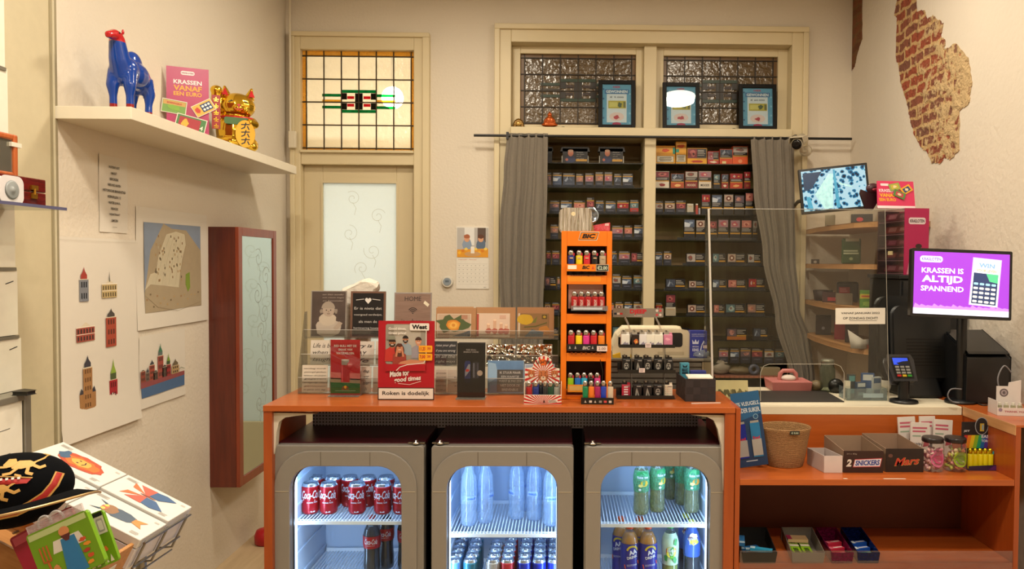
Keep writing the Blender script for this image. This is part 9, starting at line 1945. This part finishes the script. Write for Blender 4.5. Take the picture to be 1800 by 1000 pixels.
for i in range(5):
 o=lighter('#d0c414','#c8b820','#2c8c94' if i==4 else '#b8a418',label='bright yellow torch lighter, %s in the rainbow display'%pos5[i],group='yellow lighters in the rainbow display',h=.056,w=.0105);place(o,p.x-.028+.019*i,p.y+.014,zsh+.003)
for i,c_ in enumerate(('#1c8c94','#1c3c8c','#4c1c6c')):
 o=lighter(c_,c_,'#141418',label='%s torch lighter at the right side of the rainbow display'%['teal','blue','violet'][i],group='dark lighters in the rainbow display',h=.05-.006*i,w=.0095);place(o,p.x+.068+.0005*i-.0,p.y+.030+.0*i if i==0 else p.y+.030,zsh+.003);o.location.x=p.x+.062+(-.021 if i==0 else 0 if i==1 else.0195)-.0
def lowp(px,py):return atz(px,py,zlo)
def ltray(px0,px1,py,label,col,glassy,rearpx,rise,name='plastic_tray'):
 p=lowp((px0+px1)/2,py);k_=p.y/F;w_=(px1-px0)/2*k_;d_=.22
 t=thing(name,label,'tray',(p.x,p.y,zlo+.0006),rot=(.10,0,0),group='plastic trays on the lower shelf');m_=glass(col,1.2,.06,.30,col)if glassy else mat(col,.4)
 hf,hb_=.040,.050;sh_=rearpx*k_
 def wallb(xa,xb,ya,yb,ha,hb2):pass
 b=MB();th_=.0025
 b.hexa([(-w_*.92,0,0),(w_*.92,0,0),(w_*.92,th_,0),(-w_*.92,th_,0),(-w_,-.006,hf),(w_,-.006,hf),(w_,-.006+th_,hf),(-w_,-.006+th_,hf)],m_)
 b.hexa([(-w_*.92,th_,0),(-w_*.92+th_,th_,0),(-w_*.92+th_+sh_,d_,0),(-w_*.92+sh_,d_,0),(-w_,-.003,hf),(-w_+th_,-.003,hf),(-w_+th_+sh_,d_,hb_),(-w_+sh_,d_,hb_)],m_)
 b.hexa([(w_*.92-th_,th_,0),(w_*.92,th_,0),(w_*.92+sh_,d_,0),(w_*.92-th_+sh_,d_,0),(w_-th_,-.003,hf),(w_,-.003,hf),(w_+sh_,d_,hb_),(w_-th_+sh_,d_,hb_)],m_)
 b.box(-w_+sh_,w_+sh_,d_,d_+th_,0,hb_,m_);b.hexa([(-w_*.92+th_,th_,0),(w_*.92-th_,th_,0),(w_*.92-th_+sh_,d_,0),(-w_*.92+th_+sh_,d_,0),(-w_*.92+th_,th_,.002),(w_*.92-th_,th_,.002),(w_*.92-th_+sh_,d_,.002),(-w_*.92+th_+sh_,d_,.002)],m_)
 b.build('tray',t);t.location.z+=.0;t.rotation_euler=(0,0,0);return t,p,w_,sh_
def packet(p,dx,dy,dz,L_,W_,Hh,rz,col,c2,word,label,group,tx=.25,wc='#d8dcd8'):
 b=MB();b.box(-L_/2,L_/2,-W_/2,W_/2,0,Hh,mat(col,.3));b.M=Matrix(((1,0,0,0),(0,0,1,0),(0,1,0,Hh+.0004),(0,0,0,1)))
 b.rect(-L_*.5,-L_*.28,-W_*.48,W_*.48,0,mat(c2,.35));
 if word:b.text(word,L_*.1,0,.0004,mat(wc),w=L_*.62,h=W_*.5,bold=.04)
 tag(b.build('gum_pack' if group!='mints' else 'mint_roll',None,(p.x+dx,p.y+dy,zlo+.0006+dz),(tx*0,-0,rz)),label,'sweets pack',group)
t,p,w_,s_=ltray(1303,1366,990,'black plastic tray with a few blue gum packs on the lower shelf','#1a1a1c',False,12,0)
for i,(dx,dy,rz,c_,lb)in enumerate(((-.01,.11,.35,'#1c5c94','blue gum pack lying diagonally at the back of the black tray'),(.005,.055,-.15,'#2478a8','blue gum pack in the middle of the black tray'),(.015,.03,-.35,'#2c8cb4','light blue gum pack at the front of the black tray'),(-.042,.085,1.35,'#2c6ca4','blue gum pack along the left side of the black tray'))):
 packet(p,dx,dy,.004+.013*i,.078,.020,.012,rz,c_,'#a8c4d4',None,lb,'blue gum packs in the black tray')
t,p,w_,s_=ltray(1390,1450,990,'grey plastic tray filled with green gum packs on the lower shelf','#6c6660',False,15,0)
for i in range(2):
 for j in range(2):packet(p,-.020+.040*i+.012*j,.055+.105*j,.004 if j==0 else.004,.098,.034,.014,PI/2-.10,'#7ca81c','#d8741c' if(i and not j)else '#c8c8b0','SPORTLIFE','green gum pack, %s %s of the grey tray'%(['left','right'][i],['front','back'][j]),'green gum packs in the grey tray',wc='#142414')
packet(p,.012,.165,.0195,.075,.045,.012,-.08,'#d0b488','#a82c5c',None,'pink and yellow gum pack lying at the back of the grey tray','green gum packs in the grey tray')
t,p,w_,s_=ltray(1460,1500,990,'magenta clear tray of pink mint rolls on the lower shelf','#8c1c54',True,10,0)
for i in range(3):packet(p,.002+.006*i,.035+.045*i,.004+.004*i,.058,.022,.018,.25,'#b82840','#c8687c','mentos','pink mint roll in the magenta tray, %s from the front'%ORD[i],'pink mint rolls')
t,p,w_,s_=ltray(1506,1546,990,'dark blue clear tray of blue mint rolls on the lower shelf','#16286c',True,12,0)
for i in range(3):packet(p,.002+.006*i,.035+.045*i,.004+.004*i,.058,.022,.018,.25,'#1c4ca8' if i else '#30a090','#c8d4d8','mentos','%s mint roll in the dark blue tray, %s from the front'%(['green','blue','blue'][i],ORD[i]),'blue mint rolls')
p=atz(458,955,0.0);b=MB();b.lathe([(.05,0),(.06,.01),(.062,.05),(.05,.08),(.02,.09)],0,0,0,mat('#a8101c',.35),20);tag(b.build('red_dustpan',None,(p.x+.03,p.y,0)),'red plastic object on the floor left of the counter','dustpan')
